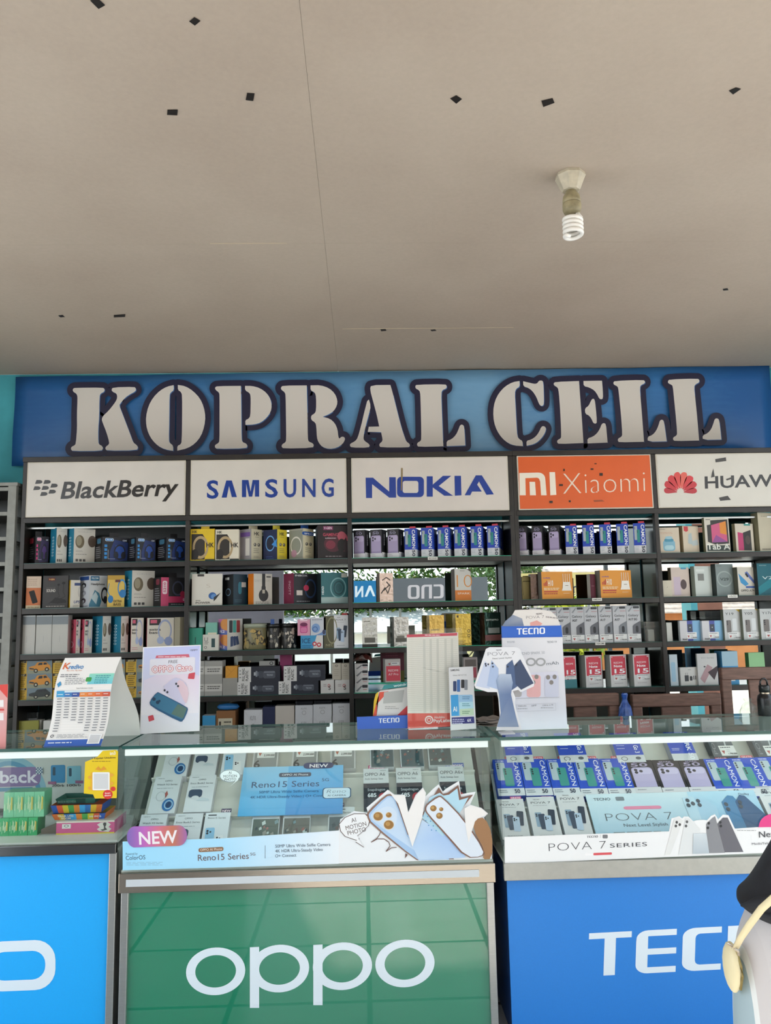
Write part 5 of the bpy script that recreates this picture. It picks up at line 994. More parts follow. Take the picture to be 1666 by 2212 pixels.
# ------------------------------------------------------------------ flat display pieces traced on a vertical plane
class Flat:
    def __init__(s, name, label, cat, px, pyb, Y=None, z=None, group=None):
        if Y is None: Y = min(3.8, max(3.31, onZ(px, pyb, ZT).y))
        s.Y = Y; s.W = Plane((0, Y, 0), (1, 0, 0), (0, 0, 1)); q = s.W.at(px, pyb); s.loc = Vector((q[0], Y, z if z is not None else ZT))
        s.o = thing(name, label, cat, s.loc, group=group); s.L = Plane((-s.loc.x, 0, -s.loc.z), (1, 0, 0), (0, 0, 1))
    def board(s, pts, c, th=.003, m=None, name='board', y=0.0, minz=True):
        P = [s.W.at(*p) for p in pts]; A2 = sum(P[i - 1][0] * P[i][1] - P[i][0] * P[i - 1][1] for i in range(len(P)))
        if A2 < 0: P = P[::-1]
        fr = [s.L.p(u, max(v, s.loc.z) if minz else v, -y) for u, v in P]; bk = [p + Vector((0, th, 0)) for p in fr]
        q = MB().hexa(bk, fr, c).build(name, m or PRINT, s.o); s.last = getattr(s, 'last', None) if m is ACRYL else q; s.byname = getattr(s, 'byname', {}); s.byname[name] = q; return q
    def art(s, eps=.00012):
        A = Art(lambda x, y: s.W.at(x, y), eps=eps); A.yd = True; return A
    def put(s, A, name='print', m=None, y=0.0):
        key = {'list_print': 'price_list', 'poster_print': 'poster', 'lettering': 'blue_strip', 'card_print': 'card', 'header_lettering': 'teal_header', 'staple': '-'}.get(name)
        par = s.byname.get(key) or s.byname.get('poster_board') or s.last
        if name == 'header_lettering': par = s.byname.get('teal_header') or s.byname.get('header')
        if name == 'staple': par = s.o
        return A.out(Plane(s.L.p(0, 0, -y), (1, 0, 0), (0, 0, 1)), name, m, par)
# light blue strip across the middle counter
f = Flat('promo_strip', 'long light blue cut-out strip with phone pictures on the middle counter glass', 'card', 665, 1868, Y=YC0 - .004, z=.615)
f.board([(265, 1880), (265, 1818), (480, 1811), (690, 1797), (732, 1794), (735, 1770), (765, 1752), (795, 1756), (792, 1745), (838, 1706), (852, 1716), (875, 1717), (882, 1754), (898, 1717), (914, 1701), (920, 1720), (935, 1705), (948, 1694), (957, 1710), (967, 1702), (992, 1687), (996, 1716), (1028, 1710), (1016, 1738), (1040, 1745), (1054, 1757), (1046, 1766), (1062, 1802), (1063, 1855)], 'eef3f6', .0025, name='strip_board', minz=False)
A = f.art()
A.poly([(265, 1880), (265, 1818), (480, 1811), (480, 1874)], ['a2e2ff', 'a2e2ff', 'b0e4ff', 'b0e4ff']); A.poly([(480, 1874), (480, 1811), (690, 1797), (732, 1794), (732, 1866)], ['b0e4ff', 'b0e4ff', 'e2f2fd', 'eef6fb', 'eef6fb'])
A.text('Powered by', (272, 1847), (297, 1846), 4.5, '3f5a70', 'r'); A.text('ColorOS', (272, 1858), (314, 1856), 9, '3a5068', 'r'); A.greek(273, 1862, 360, 3, 3, .8, '8fb6cc')
A.quadrr((429, 1832), (483, 1829), (483, 1838), (429, 1841), .08, '8f6a4c'); A.text('OPPO AI Phone', (433, 1838.5), (480, 1836), 5, 'f4eadc', 'r'); A.text('Reno15 Series', (428, 1859.5), (537, 1855), 13, '6a4f4c', 'r'); A.text('5G', (541, 1848), (552, 1847.6), 6, '6a4f4c', 'r'); A.line([(573, 1826), (573, 1854)], .8, '5f6f80')
for k, t in enumerate(('50MP Ultra Wide Selfie Camera', '4K HDR Ultra-Steady Video', 'O+ Connect')): A.text(t, (595, 1831 + 10.5 * k), ([714, 698, 640][k], 1827 + 10.5 * k + [0, .4, 2][k]), 6.5, '4a5a6c', 'r')
# speech bubble
bub = [(735, 1795), (732, 1780), (745, 1765), (765, 1757), (790, 1757), (800, 1768), (797, 1783), (780, 1800), (772, 1806), (777, 1812), (775, 1813), (787, 1831), (768, 1819), (772, 1816), (762, 1813), (745, 1807)]
A.poly(bub, '5f4c46'); A.poly([(x + (766 - x) * .05, y + (1785 - y) * .05) for x, y in bub], 'f2f5f7')
for t, a, b in (('AI', (760, 1777), (771, 1774)), ('MOTION', (748, 1793), (792, 1783)), ('PHOTO', (752, 1804), (791, 1795))): A.text(t, a, b, 9, '5a4a48', 'r')
A.line([(802, 1819), (814, 1811), (820, 1803), (822, 1797)], 1.6, '6a4a40'); A.line([(802, 1819), (815, 1812), (830, 1812), (840, 1819), (843, 1827), (834, 1839)], 1.6, '6a4a40'); A.line([(834, 1839), (846, 1831), (857, 1830)], 1.6, '6a4a40'); A.poly([(876, 1843), (881, 1846), (875, 1854)], '6a4a40')
A.poly(chaikin([(792, 1762), (795, 1752), (832, 1717), (845, 1714), (858, 1722), (890, 1828), (1005, 1855), (910, 1858), (898, 1858), (800, 1780)]), '8a6a5c'); A.poly(chaikin([(796, 1762), (799, 1754), (834, 1720), (845, 1718), (854, 1724), (889, 1828), (990, 1856), (915, 1858), (902, 1858), (804, 1778)]), 'a9cbee')
A.poly(chaikin([(800, 1764), (803, 1756), (836, 1723), (845, 1721), (852, 1727), (888, 1832), (980, 1856), (925, 1857), (808, 1776)]), 'c6def6')
A.poly(chaikin([(808, 1755), (838, 1738), (858, 1752), (858, 1775), (845, 1795), (812, 1772)], 2), 'd2e4f6')
for x, y, r in ((817, 1763, 10), (840, 1760, 6), (840, 1781, 10.5)): A.el(x, y, r + 1, r * .95 + 1, 'e3d9c4'); A.el(x, y, r, r * .9, '9a7038'); A.el(x - 2, y - 2, r * .5, r * .45, 'b98f50')
A.poly([(890, 1826), (912, 1770), (960, 1800), (1000, 1822), (1005, 1852), (905, 1857)], ['bcd8f6', 'c6def6', 'a9c9f2', '9fc0ee', 'b4d0f2', 'c6def6'])
A.poly([(914, 1756), (948, 1700), (957, 1715), (967, 1712), (990, 1695), (996, 1722), (1022, 1716), (1003, 1740), (960, 1800), (912, 1764)], '7d5a4c'); A.poly([(916, 1757), (928, 1722), (950, 1712), (958, 1718), (970, 1716), (988, 1702), (992, 1728), (1012, 1722), (998, 1748), (957, 1806), (912, 1766)], 'b4dcee')
for j in range(8):
    for i in range(7): A.el(914 + i * 7 + j * 3, 1762 + j * 5 - i * 4, 1.5, 1.5, '5f9fd0', 6) if (j + i) % 2 == 0 else None
A.poly(chaikin([(917, 1745), (922, 1735), (945, 1718), (955, 1718), (1003, 1768), (1048, 1836), (1042, 1850), (1005, 1852), (965, 1806), (920, 1756)]), '7d5a4c'); A.poly(chaikin([(920, 1746), (924, 1737), (946, 1721), (954, 1721), (1001, 1770), (1045, 1836), (1040, 1849), (1008, 1850), (968, 1804), (924, 1756)]), 'dfe9f4')
for x, y, r in ((936, 1745, 7), (953, 1747, 4.5), (949, 1761, 7)): A.el(x, y, r, r * .95, '9a7038'); A.el(x - 1.5, y - 1.5, r * .5, r * .45, 'c09a5c')
A.poly([(838, 1706), (852, 1716), (875, 1717), (882, 1754), (898, 1717), (914, 1701), (920, 1712), (912, 1765), (891, 1828), (860, 1735)], 'f1f0ee'); A.poly([(1003, 1745), (1016, 1738), (1040, 1745), (1054, 1757), (1030, 1768), (1020, 1790), (1012, 1820), (1005, 1780)], 'f1efec')
A.poly(chaikin([(1021, 1790), (1027, 1768), (1047, 1764), (1063, 1800), (1063, 1854), (1041, 1855), (1048, 1838)]), 'a07650')
f.put(A, 'strip_print')
A = f.art(); A.poly([(966, 1806), (975, 1804), (976, 1808), (966, 1809)], '6a625a'); A.poly([(998, 1776), (1003, 1773), (1002, 1778)], '5a524a'); f.put(A, 'staple', y=-.001)
f2_ = [(282, 1812)] + [(292 + 18 * math.cos(t), 1808 + 23 * math.sin(t)) for t in [math.radians(a) for a in range(100, 275, 15)]] + [(386 + 18 * math.cos(t), 1805 + 22 * math.sin(t)) for t in [math.radians(a) for a in range(-85, 90, 15)]]
g = Flat('promo_badge', 'rounded purple and orange badge with white lettering on the light blue strip', 'card', 342, 1832, Y=YC0 - .008, z=.66)
g.board(f2_[1:], 'a864b4', .002, name='badge', minz=False); A = g.art()
n = len(f2_[1:]); cols = ['8a6ab8', 'c46ac0', 'd8748c', 'c8785c', 'a870b4']
def bc(x): t = (x - 280) / 125 * 4; i = max(0, min(3, int(t))); u = t - i; a, b = lin_hex(cols[i]), lin_hex(cols[i + 1]); return tuple(a[k] * (1 - u) + b[k] * u for k in range(3))
def lin_hex(c): return tuple(int(c[i:i + 2], 16) / 255 for i in (0, 2, 4))
A.lay()
for k in range(24):
    xa, xb = 275 + 128 * k / 24, 275 + 128 * (k + 1) / 24
    def ey(x):
        e = min(x - 274, 404 - x); r = 18.0
        return 22.0 if e > r else 22.0 * math.sqrt(max(0, 1 - ((r - e) / r) ** 2))
    yc = lambda x: 1808 - (x - 292) * .03
    A._add([(xa, yc(xa) - ey(xa)), (xb, yc(xb) - ey(xb)), (xb, yc(xb) + ey(xb)), (xa, yc(xa) + ey(xa))], [bc(xa), bc(xb), bc(xb), bc(xa)])
A.text('NEW', (301, 1824), (381, 1820), 26, 'f6f0f2', 'b'); g.put(A, 'badge_print')
# white strip across the right counter
f = Flat('promo_strip', 'long white cut-out strip with four fanned phones on the right counter glass', 'card', 1380, 1855, Y=YC0 - .004, z=.615)
ph = [(1446, 1796), (1451, 1768), (1468, 1763), (1474, 1768), (1478, 1764), (1488, 1764), (1498, 1774), (1506, 1772), (1520, 1771), (1528, 1772), (1537, 1762), (1545, 1759), (1552, 1770), (1562, 1760), (1574, 1761), (1588, 1790)]
f.board([(1091, 1866), (1090, 1808)] + ph + [(1760, 1779), (1760, 1838)], 'f3f5f5', .0025, name='strip_board', minz=False); A = f.art()
tecno(A, (1268, 1810), (1292, 1809), (0, -4.5), '55575c'); A.line([(1297, 1803), (1297, 1810)], .5, '8a8c90'); A.rr(1302, 1803, 1313, 1811, 2, 2, '7a7c80')
A.text('POVA 7', (1186, 1839), (1308, 1833), 17, '44474c', 't', sp=.03); A.text('SERIES', (1318, 1831), (1398, 1827.5), 8.5, '44474c', 'r', sp=.04); A.quadrr((1264, 1843), (1322, 1841), (1322, 1846), (1264, 1848), .04, 'fbfbfb'); A.quadrr((1282, 1842.5), (1322, 1841), (1322, 1846), (1282, 1847.5), .05, 'e0555c')
for q, c, k in (([(1448, 1846), (1436, 1847), (1456, 1772), (1468, 1766), (1476, 1772)], 'e9ebe9', 'c'), ([(1466, 1846), (1481, 1768), (1489, 1768), (1512, 1790), (1512, 1844)], 'e4e8e8', 'l'), ([(1528, 1843), (1526, 1780), (1539, 1767), (1545, 1763), (1566, 1842)], '8d8f94', 'd'), ([(1566, 1841), (1550, 1780), (1562, 1766), (1572, 1766), (1606, 1840)], '6a6a72', 'd')): A.poly(q, c)
for x, y, c in ((1462, 1776, '4a4a4c'), (1468.5, 1781, '4a4a4c'), (1460, 1784, '4a4a4c'), (1484, 1775, '5a5c5e'), (1482, 1784, '5a5c5e'), (1531, 1778, '2e3034'), (1529, 1788, '2e3034'), (1556, 1776, '2e3034'), (1557, 1784, '2e3034')): A.el(x, y, 2.8, 3.2, c, 10)
A.poly([(1496, 1844), (1498, 1800), (1526, 1800), (1532, 1843)], ['b9c6ce', 'd5dfe4', 'd5dfe4', 'b9c6ce'])
A.text('Next Level', (1640, 1809), (1730, 1804), 13, '3a3c42', 'r'); A.text('MediaTek Dimensity', (1624, 1825), (1700, 1821), 4.5, '4a4c52', 'r'); A.greek(1592, 1793, 1640, 1, 3, 1, '8a8c90')
f.put(A, 'strip_print')
g = Flat('promo_badge', 'hot pink round badge at the right edge above the white strip', 'card', 1668, 1786, Y=YC0 - .008, z=.72); g.board([(1638, 1787)] + arcpts(1672, 1786, 32, 28, 180, 360, 14), 'e8418c', .002, name='badge', minz=False)
# yellow card taped on the left counter glass
f = Flat('promo_card', 'bright yellow cut-corner card with a white square taped inside the left counter', 'card', 220, 1724, Y=YC0 - .003, z=.86)
f.board([(184, 1646), (210, 1635), (222, 1622), (250, 1620), (255, 1623), (252, 1724), (205, 1725), (201, 1716), (181, 1714)], 'e9c80f', .002, name='card', minz=False); A = f.art()
A.text('im3', (238, 1631), (250, 1630), 7, 'f2efe4', 'b'); A.text('1 Kejutan Untukmu', (199, 1640), (249, 1638), 4, '6a5208', 'b'); A.greek(199, 1644, 243, 1, 3, 1.2, '8a6c10')
A.rr(196, 1668, 240, 1708, 3, 3, 'eab42c'); A.rr(200, 1668, 237, 1707, 2, 2, 'eff0ee'); A.rr(203, 1671, 234, 1704, 1, 1, 'd4d6d6'); A.poly([(206, 1662), (213, 1655), (218, 1662), (224, 1655), (231, 1662), (218, 1665)], 'e09a2a'); A.el(233, 1716, 10.5, 10, 'd8342c'); A.el(244.5, 1704, 5.5, 5, 'd8342c'); A.text('Scan', (227, 1715), (239, 1714), 3, 'fbeae6', 'b'); A.text('disini', (226, 1720), (240, 1719), 3, 'fbeae6', 'b')
for x, y in ((194, 1679), (242, 1674), (194, 1702), (242, 1692)): A.el(x, y, 3.5, 3.5, 'e8a838', 10)
f.put(A, 'card_print')
# ------------------------------------------------------------------ cartons lying on the sloped display inside the counters
EL = math.radians(43); SLP = Plane((0, 3.385, .665), (1, 0, 0), (0, math.cos(EL), math.sin(EL)))
for cc, x0, x1 in ((c2, -.96, .49), (c3, .565, 2.33)):
    cx = (x0 + x1) / 2; M = Matrix((SLP.e1, -SLP.n, SLP.e2)).transposed()
    b = MB().box(x0, x1, .045, .055, -.03, .57).build('display_slope', DECK, cc); b.matrix_parent_inverse = Matrix.Translation(-Vector(cc.location)); b.location = SLP.o; b.rotation_euler = M.to_euler()
    for v in (-.01, .19, .385):
        s = MB().box(x0, x1, .02, .046, v - .02, v - .012).build('ledge', DECK, cc); s.matrix_parent_inverse = Matrix.Translation(-Vector(cc.location)); s.location = SLP.o; s.rotation_euler = M.to_euler()
ROTM = Matrix((SLP.e1, -SLP.n, SLP.e2)).transposed()
def lying(label, tl, tr, yb, art, body='d5d7da', depth=.042, cf=None, group=None, tabf=None, name='phone_box', n=0.0, vmax=.575):
    u0, v1 = SLP.at(*tl); u1 = SLP.at(*tr)[0]; um = (u0 + u1) / 2; lo = -.02
    # bottom edge: slope coordinate of pixel row yb at the box centre
    v = v1
    for _ in range(60):
        v -= .005
        if proj(SLP.p(um, v))[1] >= yb: break
    v0 = max(-.01, v); v1 = min(v1, vmax)
    o = thing(name, label, 'box' if name != 'display_card' else 'card', SLP.p(u0, v0, n), ROTM, group); w, h = u1 - u0, v1 - v0
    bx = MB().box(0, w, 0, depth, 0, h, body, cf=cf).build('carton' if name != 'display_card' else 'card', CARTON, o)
    A = norm(w, h); A.w, A.h = w, h; art(A); A.out(Plane((0, 0, 0), *XZ), 'front_print', PRINT, bx)
    if tabf: tabf(o, w, h)
    return o
def tab(c, u0, u1, th, txt=None, tc='f4e4e8'):
    def f(o, w, h):
        tb = MB().box(w * u0, w * u1, .006, .0075, h - .002, h + th, c).build('tab', PRINT, o)
        if txt: Art(lambda x, y: (x, y)).text(txt, (w * u0 + .004, h + th * .25), (w * u1 - .004, h + th * .25), th * .5, tc, 'b').out(Plane((0, .006, 0), *XZ), 'tab_lettering', PRINT, tb)
    return f
def a_watch(A): A.rect(0, 0, 1, 1, 'd2dadf'); oppo(A, (.1, .93), (.36, .93), (0, .018), '5a6a72'); A.text('OPPO', (.4, .85), (.68, .85), .04, '44525a', 'r'); A.text('Watch X2 Series', (.12, .75), (.9, .75), .045, '44525a', 'r'); A.greek(.15, .66, .9, 1, .03, .012, '8a979e'); A.ring(.36, .45, .18, .13, .02, .015, 'b4bfc4'); A.poly([(.5, .52), (.56, .6), (.62, .5), (.55, .4)], 'a8605a'); A.el(.7, .22, .22, .17, '2a6fae'); A.ring(.72, .22, .16, .12, .035, .028, '9fc4dc'); A.el(.72, .22, .1, .08, '1c3f66')
def a_buds(A): A.rect(0, 0, 1, 1, 'd5dce1'); oppo(A, (.1, .93), (.36, .93), (0, .018), '5a6a72'); A.text('OPPO', (.36, .85), (.64, .85), .04, '44525a', 'r'); A.text('Enco Buds3 Series', (.08, .75), (.92, .75), .042, '44525a', 'r'); A.greek(.15, .66, .9, 1, .03, .012, '8a979e'); A.rr(.08, .38, .58, .6, .12, .07, '3c4f66'); A.el(.35, .38, .14, .05, 'd5dce1'); A.poly([(.4, .3), (.9, .28), (.85, .34), (.6, .38)], 'c2d0d8')
def a_renob(A): A.rect(0, 0, 1, 1, 'd9e2e8'); A.rect(.12, .92, .45, .95, '3c454c'); A.text('Reno15 Series', (.12, .84), (.82, .84), .045, '4a565e', 'r'); phone(A, .3, .34, .36, .55, '8fc4e6', 'tri', rot=.05); phone(A, .7, .26, .3, .3, 'e6ebee', 'tri', rot=.1)
def a_six(A): A.rect(0, 0, 1, 1, 'c6c9c8'); A.rect(.06, 0, .95, .86, '8b908f'); A.text('A6x', (.1, .93), (.4, .93), .03, '3c3f40', 'b'); A.rect(.16, .42, .86, .78, 'e3e6e4'); A.poly([(.2, .6), (.34, .6), (.27, .48)], 'b5684f'); A.greek(.22, .7, .8, 1, .04, .025, '4a4d50'); A.text('2.399.000', (.42, .47), (.84, .47), .07, '26282a', 'b', shear=.2); A.text('6', (.06, .06), (.3, .06), .26, '2f3334', 'b')
def a_scene(seed, c):
    def f(A):
        A.rect(0, 0, 1, 1, 'cfd8da'); A.rect(.35, .93, .65, .95, '3c454c'); A.text('Reno15 Series', (.15, .84), (.86, .84), .045, '4a565e', 'r'); A.rect(.04, 0, .98, .76, c); rnd = random.Random(seed)
        for k in range(14):
            x, y = rnd.uniform(.1, .85), rnd.uniform(.03, .62); q = rnd.uniform(.05, .14); A.poly([(x, y), (x + q, y + q * .3), (x + q * .7, y + q), (x - q * .2, y + q * .6)], rnd.choice(['b9c9c6', '5a4f4c', '2f4448', '8a8f86', '93635c', '6f8d92']))
    return f
def a_a6(t):
    def f(A): A.rect(0, 0, 1, 1, 'ccd3d5'); oppo(A, (.66, .94), (.9, .94), (0, .018), '5a6a72'); A.text('OPPO ' + t, (.06, .82), (.86 if t == 'A6' else .96, .82), .075, '3f4a50', 'r'); A.text('Asik Setiap Saat', (.06, .73), (.78, .73), .04, '5a666c', 'r'); A.rect(0, 0, 1, .64, '1f2a36'); A.text('Snapdragon', (.16, .46), (.84, .46), .06, 'c9d3da', 'r'); A.text('685', (.16, .32), (.5, .32), .085, 'dfe7ec', 'b'); A.el(.74, .3, .16, .11, 'a83440')
    return f
BEST = tab('d9868c', .1, .8, .022, 'BEST CHOICE'); NEWT = tab('3f3a5c', .1, .6, .024, 'NEW'); P5 = tab('b84a7c', .2, .85, .022, '5 Performa')
GW = 'watch cartons in the middle counter'
for k, (tl, tr, yb) in enumerate((((364, 1608), (416, 1606), 1676), ((337, 1678), (393, 1677), 1756), ((306, 1760), (363, 1758), 1850))):
    lying(f'white watch carton with a blue dial, {["back", "middle", "front"][k]} row of the middle counter', tl, tr, yb, a_watch, group=GW)
for k, (tl, tr, yb) in enumerate((((426, 1606), (476, 1605), 1673), ((411, 1675), (468, 1673), 1754), ((380, 1758), (440, 1756), 1850))):
    lying(f'white earbud carton with a dark blue case picture, {["back", "middle", "front"][k]} row of the middle counter', tl, tr, yb, a_buds, group='earbud cartons in the middle counter')
lying('white carton with a pale blue phone, back row beside the earbud carton', (487, 1605), (535, 1603), 1672, a_renob, group='pale blue phone cartons'); lying('white carton with a pale blue phone, front row beside the earbud carton', (445, 1756), (499, 1754), 1850, a_renob, tabf=tab('3f3a5c', .6, 1.0, .022, 'NEW'), group='pale blue phone cartons')
for k, (xl, xr) in enumerate(((551, 604), (634, 688), (715, 768))): lying(f'{ORD[k]} grey phone carton with a big numeral six, back row of the middle counter', (xl, 1604 - 2 * k), (xr, 1603 - 2 * k), 1661 - k, a_six, 'c6c9c8', group='grey numeral cartons')
for k, (xl, xr) in enumerate(((799, 849), (863, 912), (922, 971))): lying(f'{ORD[k]} carton with a photo print, back row of the middle counter', (xl, 1599 - k), (xr, 1598 - k), 1656 - 2 * k, a_scene(k + 3, ['3f585c', '34545c', '4a5a5c'][k]), 'cfd8da', group='photo print phone cartons back row')
for k, (xl, xr, yt) in enumerate(((785, 839, 1661), (855, 909, 1659), (946, 1000, 1656))): lying(f'{ORD[k]} grey and black chip-print phone carton from the left, middle row of the middle counter', (xl, yt), (xr, yt - 1), 1750, a_a6('A6' if k < 2 else 'A6x'), 'ccd3d5', tabf=[P5, P5, tab('5a6fb0', .3, 1.05, .022, '4 Lancar')][k], group='grey and black phone cartons')
for k, (xl, xr, yt) in enumerate(((548, 606, 1749), (614, 672, 1747), (710, 766, 1744))): lying(f'{ORD[k]} carton with a photo print, front row of the middle counter', (xl, yt), (xr, yt - 1.5), 1845, a_scene(k + 11, ['4f5f58', '5a5f58', '4a5c62'][k]), 'cfd8da', tabf=NEWT, group='photo print phone cartons front row')
def a_board(A):
    A.grad(0, 0, 1, 1, '4fa8dc', '8fc8ea'); A.grad(.45, 0, 1, 1, '3f8fd0', '6fb8e6'); A.rr(.36, .77, .68, .86, .02, .03, '3c4a60'); A.text('OPPO AI Phone', (.39, .795), (.65, .795), .04, 'dfeaf2', 'r'); A.text('Reno15 Series', (.1, .56), (.76, .56), .12, '2f4a70', 'r'); A.text('5G', (.79, .66), (.86, .66), .06, '2f4a70', 'r'); A.text('50MP Ultra Wide Selfie Camera', (.18, .44), (.76, .44), .05, '35608f', 'r'); A.text('4K HDR Ultra-Steady Video | O+ Connect', (.1, .34), (.86, .34), .05, '35608f', 'r')
    A.rr(.8, .3, 1.08, .52, .03, .05, '3c5a78'); A.rr(.81, .31, 1.07, .51, .03, .05, 'cfe4f2'); A.text('Reno', (.84, .41), (1.02, .41), .07, '3c5068', 't', shear=.2); A.text('AI CAMERA', (.85, .34), (1.03, .34), .035, '3c5068', 'r')
    A.rr(.6, .93, .9, 1.06, .05, .05, '2f3a66'); A.text('NEW', (.66, .955), (.84, .955), .07, 'f0eef4', 'b')
b = lying('wide sky blue display card with printed lettering in the middle counter', (528, 1662), (742, 1657), 1763, a_board, '6fb8e6', .003, name='display_card', n=.014)
f = Flat('speech_bubble_card', 'white speech bubble card beside the sky blue display card', 'card', 505, 1697, Y=3.50, z=.86); bl = arcpts(497, 1676, 23, 14, 60, 395, 20) + [(497, 1699)]
f.board(bl, 'e8eff2', .002, name='card', minz=False); A = f.art()
for t, a, bq_ in (('AI', (494, 1672), (501, 1671.5)), ('MOTION', (483, 1680), (512, 1678.5)), ('PHOTO', (485, 1687), (510, 1685.5))): A.text(t, a, bq_, 5.5, '3c4a50', 'r')
A.line(arcpts(497, 1676, 22, 13, 60, 395, 20), 1, '4a5a60'); f.put(A, 'card_print')
# right counter
def a_go(A): A.rect(0, .24, 1, 1, '2a4fc0'); A.rect(0, 0, 1, .24, 'd3d6da'); A.text('SPARK Go 3', (.72, .98), (.72, .3), 0, 'eef2f8', 'b', hv=(.16, 0)); A.greek(.1, .75, .4, 4, .1, .02, 'c4d0ec'); A.ring(.26, .12, .12, .07, .02, .014, '3a3e46', 12); A.el(.76, .13, .1, .05, '5a5e66', 10)
def a_sp50(A): A.rect(0, .24, 1, 1, '2a4fc0'); A.rect(0, 0, 1, .24, 'd3d6da'); A.text('SPARK 50', (.7, .98), (.7, .04), 0, 'eef2f8', 'b', hv=(.17, 0)); A.greek(.1, .4, .45, 2, .05, .02, 'c4d0ec')
def a_povab(A): A.rect(0, 0, 1, 1, '5d6165'); A.grad(.35, .2, 1, 1, '3c4044', '9aa0a4'); A.poly([(.62, .3), (.68, .3), (.8, 1), (.74, 1)], 'c4c8ca'); A.text('POVA', (.22, .1), (.22, .95), 0, 'a9aeb2', 't', hv=(-.14, 0)); ptag(A, .35, .03, 1, .4)
def a_camonb(A):
    A.rect(0, .2, 1, 1, '2450c4'); A.rect(0, 0, 1, .2, 'd6dade'); tecno(A, (.08, .93), (.4, .93), (0, .035), 'e6ecf6'); phone(A, .25, .66, .34, .5, 'b4c4cc', 'v'); phone(A, .5, .5, .34, .5, '3f948c', 'v'); A.text('CAMON', (.76, .95), (.76, .24), 0, 'f2f5f9', 'r', hv=(.17, 0)); A.greek(.06, .13, .4, 2, .05, .02, '8a929c'); A.text('50', (.62, .06), (.82, .06), .1, '2a3048', 'b')
def a_spark2(A):
    A.rect(0, .17, 1, 1, '1a181e'); A.rect(0, 0, 1, .17, 'd2d2d6'); A.text('SPARK', (.25, .92), (.72, .92), .03, 'b4a8c4', 'b'); A.text('50', (.14, .8), (.78, .8), .1, 'a89cba', 'b', sp=.02); A.rect(.1, .17, .9, .5, 'b9afd2'); A.rr(.1, .2, .9, .77, .14, .09, 'b9afd2'); A.rr(.14, .56, .86, .74, .12, .07, 'c9c0de')
    for x, y in ((.27, .69), (.46, .65), (.27, .61)): A.el(x, y, .07, .04, '2a2632', 12)
    A.greek(.1, .08, .5, 1, .05, .02, '8a8a94')
def a_povaf(A): a_pova(A)
for k, (xl, xr) in enumerate(((1084, 1140), (1196, 1254), (1316, 1374))): lying(f'{ORD[k]} royal blue phone carton lying in the back row of the right counter', (xl, 1584), (xr, 1583), 1646, a_go, '8e97a6', group='blue cartons in the back row of the right counter')
lying('fourth royal blue phone carton in the back row, with longer lettering', (1432, 1582), (1484, 1580), 1642, a_sp50, '8e97a6')
for k, (xl, xr) in enumerate(((1518, 1568), (1612, 1664))): lying(f'{["left", "right"][k]} dark grey phone carton with a price tag, back row of the right counter', (xl, 1578), (xr, 1577), 1634 - k, a_povab, '55595c', group='dark grey phone cartons')
RT_ = tab('d8505c', .5, .95, .018, 'GRATIS')
for k in range(8):
    x = 1064 + 57.5 * k if k < 5 else 1519 + 56 * (k - 5); yt = 1641 - k * .4 if k < 5 else 1640 - 2 * (k - 5)
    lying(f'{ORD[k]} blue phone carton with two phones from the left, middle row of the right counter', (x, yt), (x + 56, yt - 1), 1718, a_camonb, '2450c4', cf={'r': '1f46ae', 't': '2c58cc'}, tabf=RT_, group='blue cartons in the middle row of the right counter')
for k in range(3):
    x = 1351 + 56.5 * k; lying(f'{ORD[k]} black and lilac phone carton from the left, inside the right counter', (x, 1643 - k), (x + 55.5, 1642 - k), 1712, a_spark2, '1a181e', group='black and lilac cartons in the right counter')
for k, (xl, xr, yt) in enumerate(((1071, 1130, 1727), (1137, 1196, 1722), (1200, 1258, 1712))): lying(f'{ORD[k]} white phone carton with fanned phones, front row of the right counter', (xl, yt), (xr, yt - 1), 1812, a_povaf, 'd9dde0', tabf=tab('e05a90', .55, .95, .018, 'GRATIS'), group='white cartons in the front row of the right counter')
lying('white phone carton right of the long display card, front row of the right counter', (1631, 1699), (1690, 1697), 1795, a_povaf, 'd9dde0', tabf=tab('e05a90', .35, .9, .018, 'GRATIS'), group='white cartons in the front row of the right counter')
def a_bigpova(A):
    A.grad(0, 0, 1, 1, 'a4cbe0', 'cfe2ea'); A.grad(.6, 0, 1, 1, '7fb6da', 'b4d8ea'); A.text('TECNO', (.04, .84), (.14, .84), .06, '55606a', 'b'); A.rr(.17, .82, .22, .92, .01, .02, '7a848c'); A.rr(.2, .6, .42, .68, .02, .03, 'e58aa8'); A.text('POVA 7', (.08, .34), (.46, .34), .18, '55606a', 't', sp=.03); A.text('Next Level Stylish', (.17, .2), (.42, .2), .07, '4a5560', 'r'); A.greek(.1, .06, .45, 1, .03, .02, '7a8890'); A.text('Dolby', (.9, .88), (.96, .88), .05, '3f5068', 'r')
    A.poly([(.56, .02), (.56, .85), (.62, .88), (.68, .7), (.68, .02)], 'bcd8e8'); A.poly([(.62, .02), (.63, .85), (.66, .85), (.74, .62), (.72, .02)], 'a9cde4'); A.poly([(.78, .02), (.78, .72), (.83, .88), (.86, .86), (.96, .02)], '3f7fae'); A.poly([(.86, .02), (.86, .72), (.9, .88), (.93, .86), (1, .4), (1, .02)], '2a5580')
    for x, y in ((.585, .78), (.61, .7), (.58, .66), (.645, .76), (.645, .66), (.8, .66), (.8, .54), (.885, .7), (.88, .6)): A.el(x, y, .012, .05, '34404c', 10)
lying('long pale blue display card with four fanned phones in the right counter', (1264, 1718), (1625, 1704), 1802, a_bigpova, 'a9cce0', .004, name='display_card', n=.006)
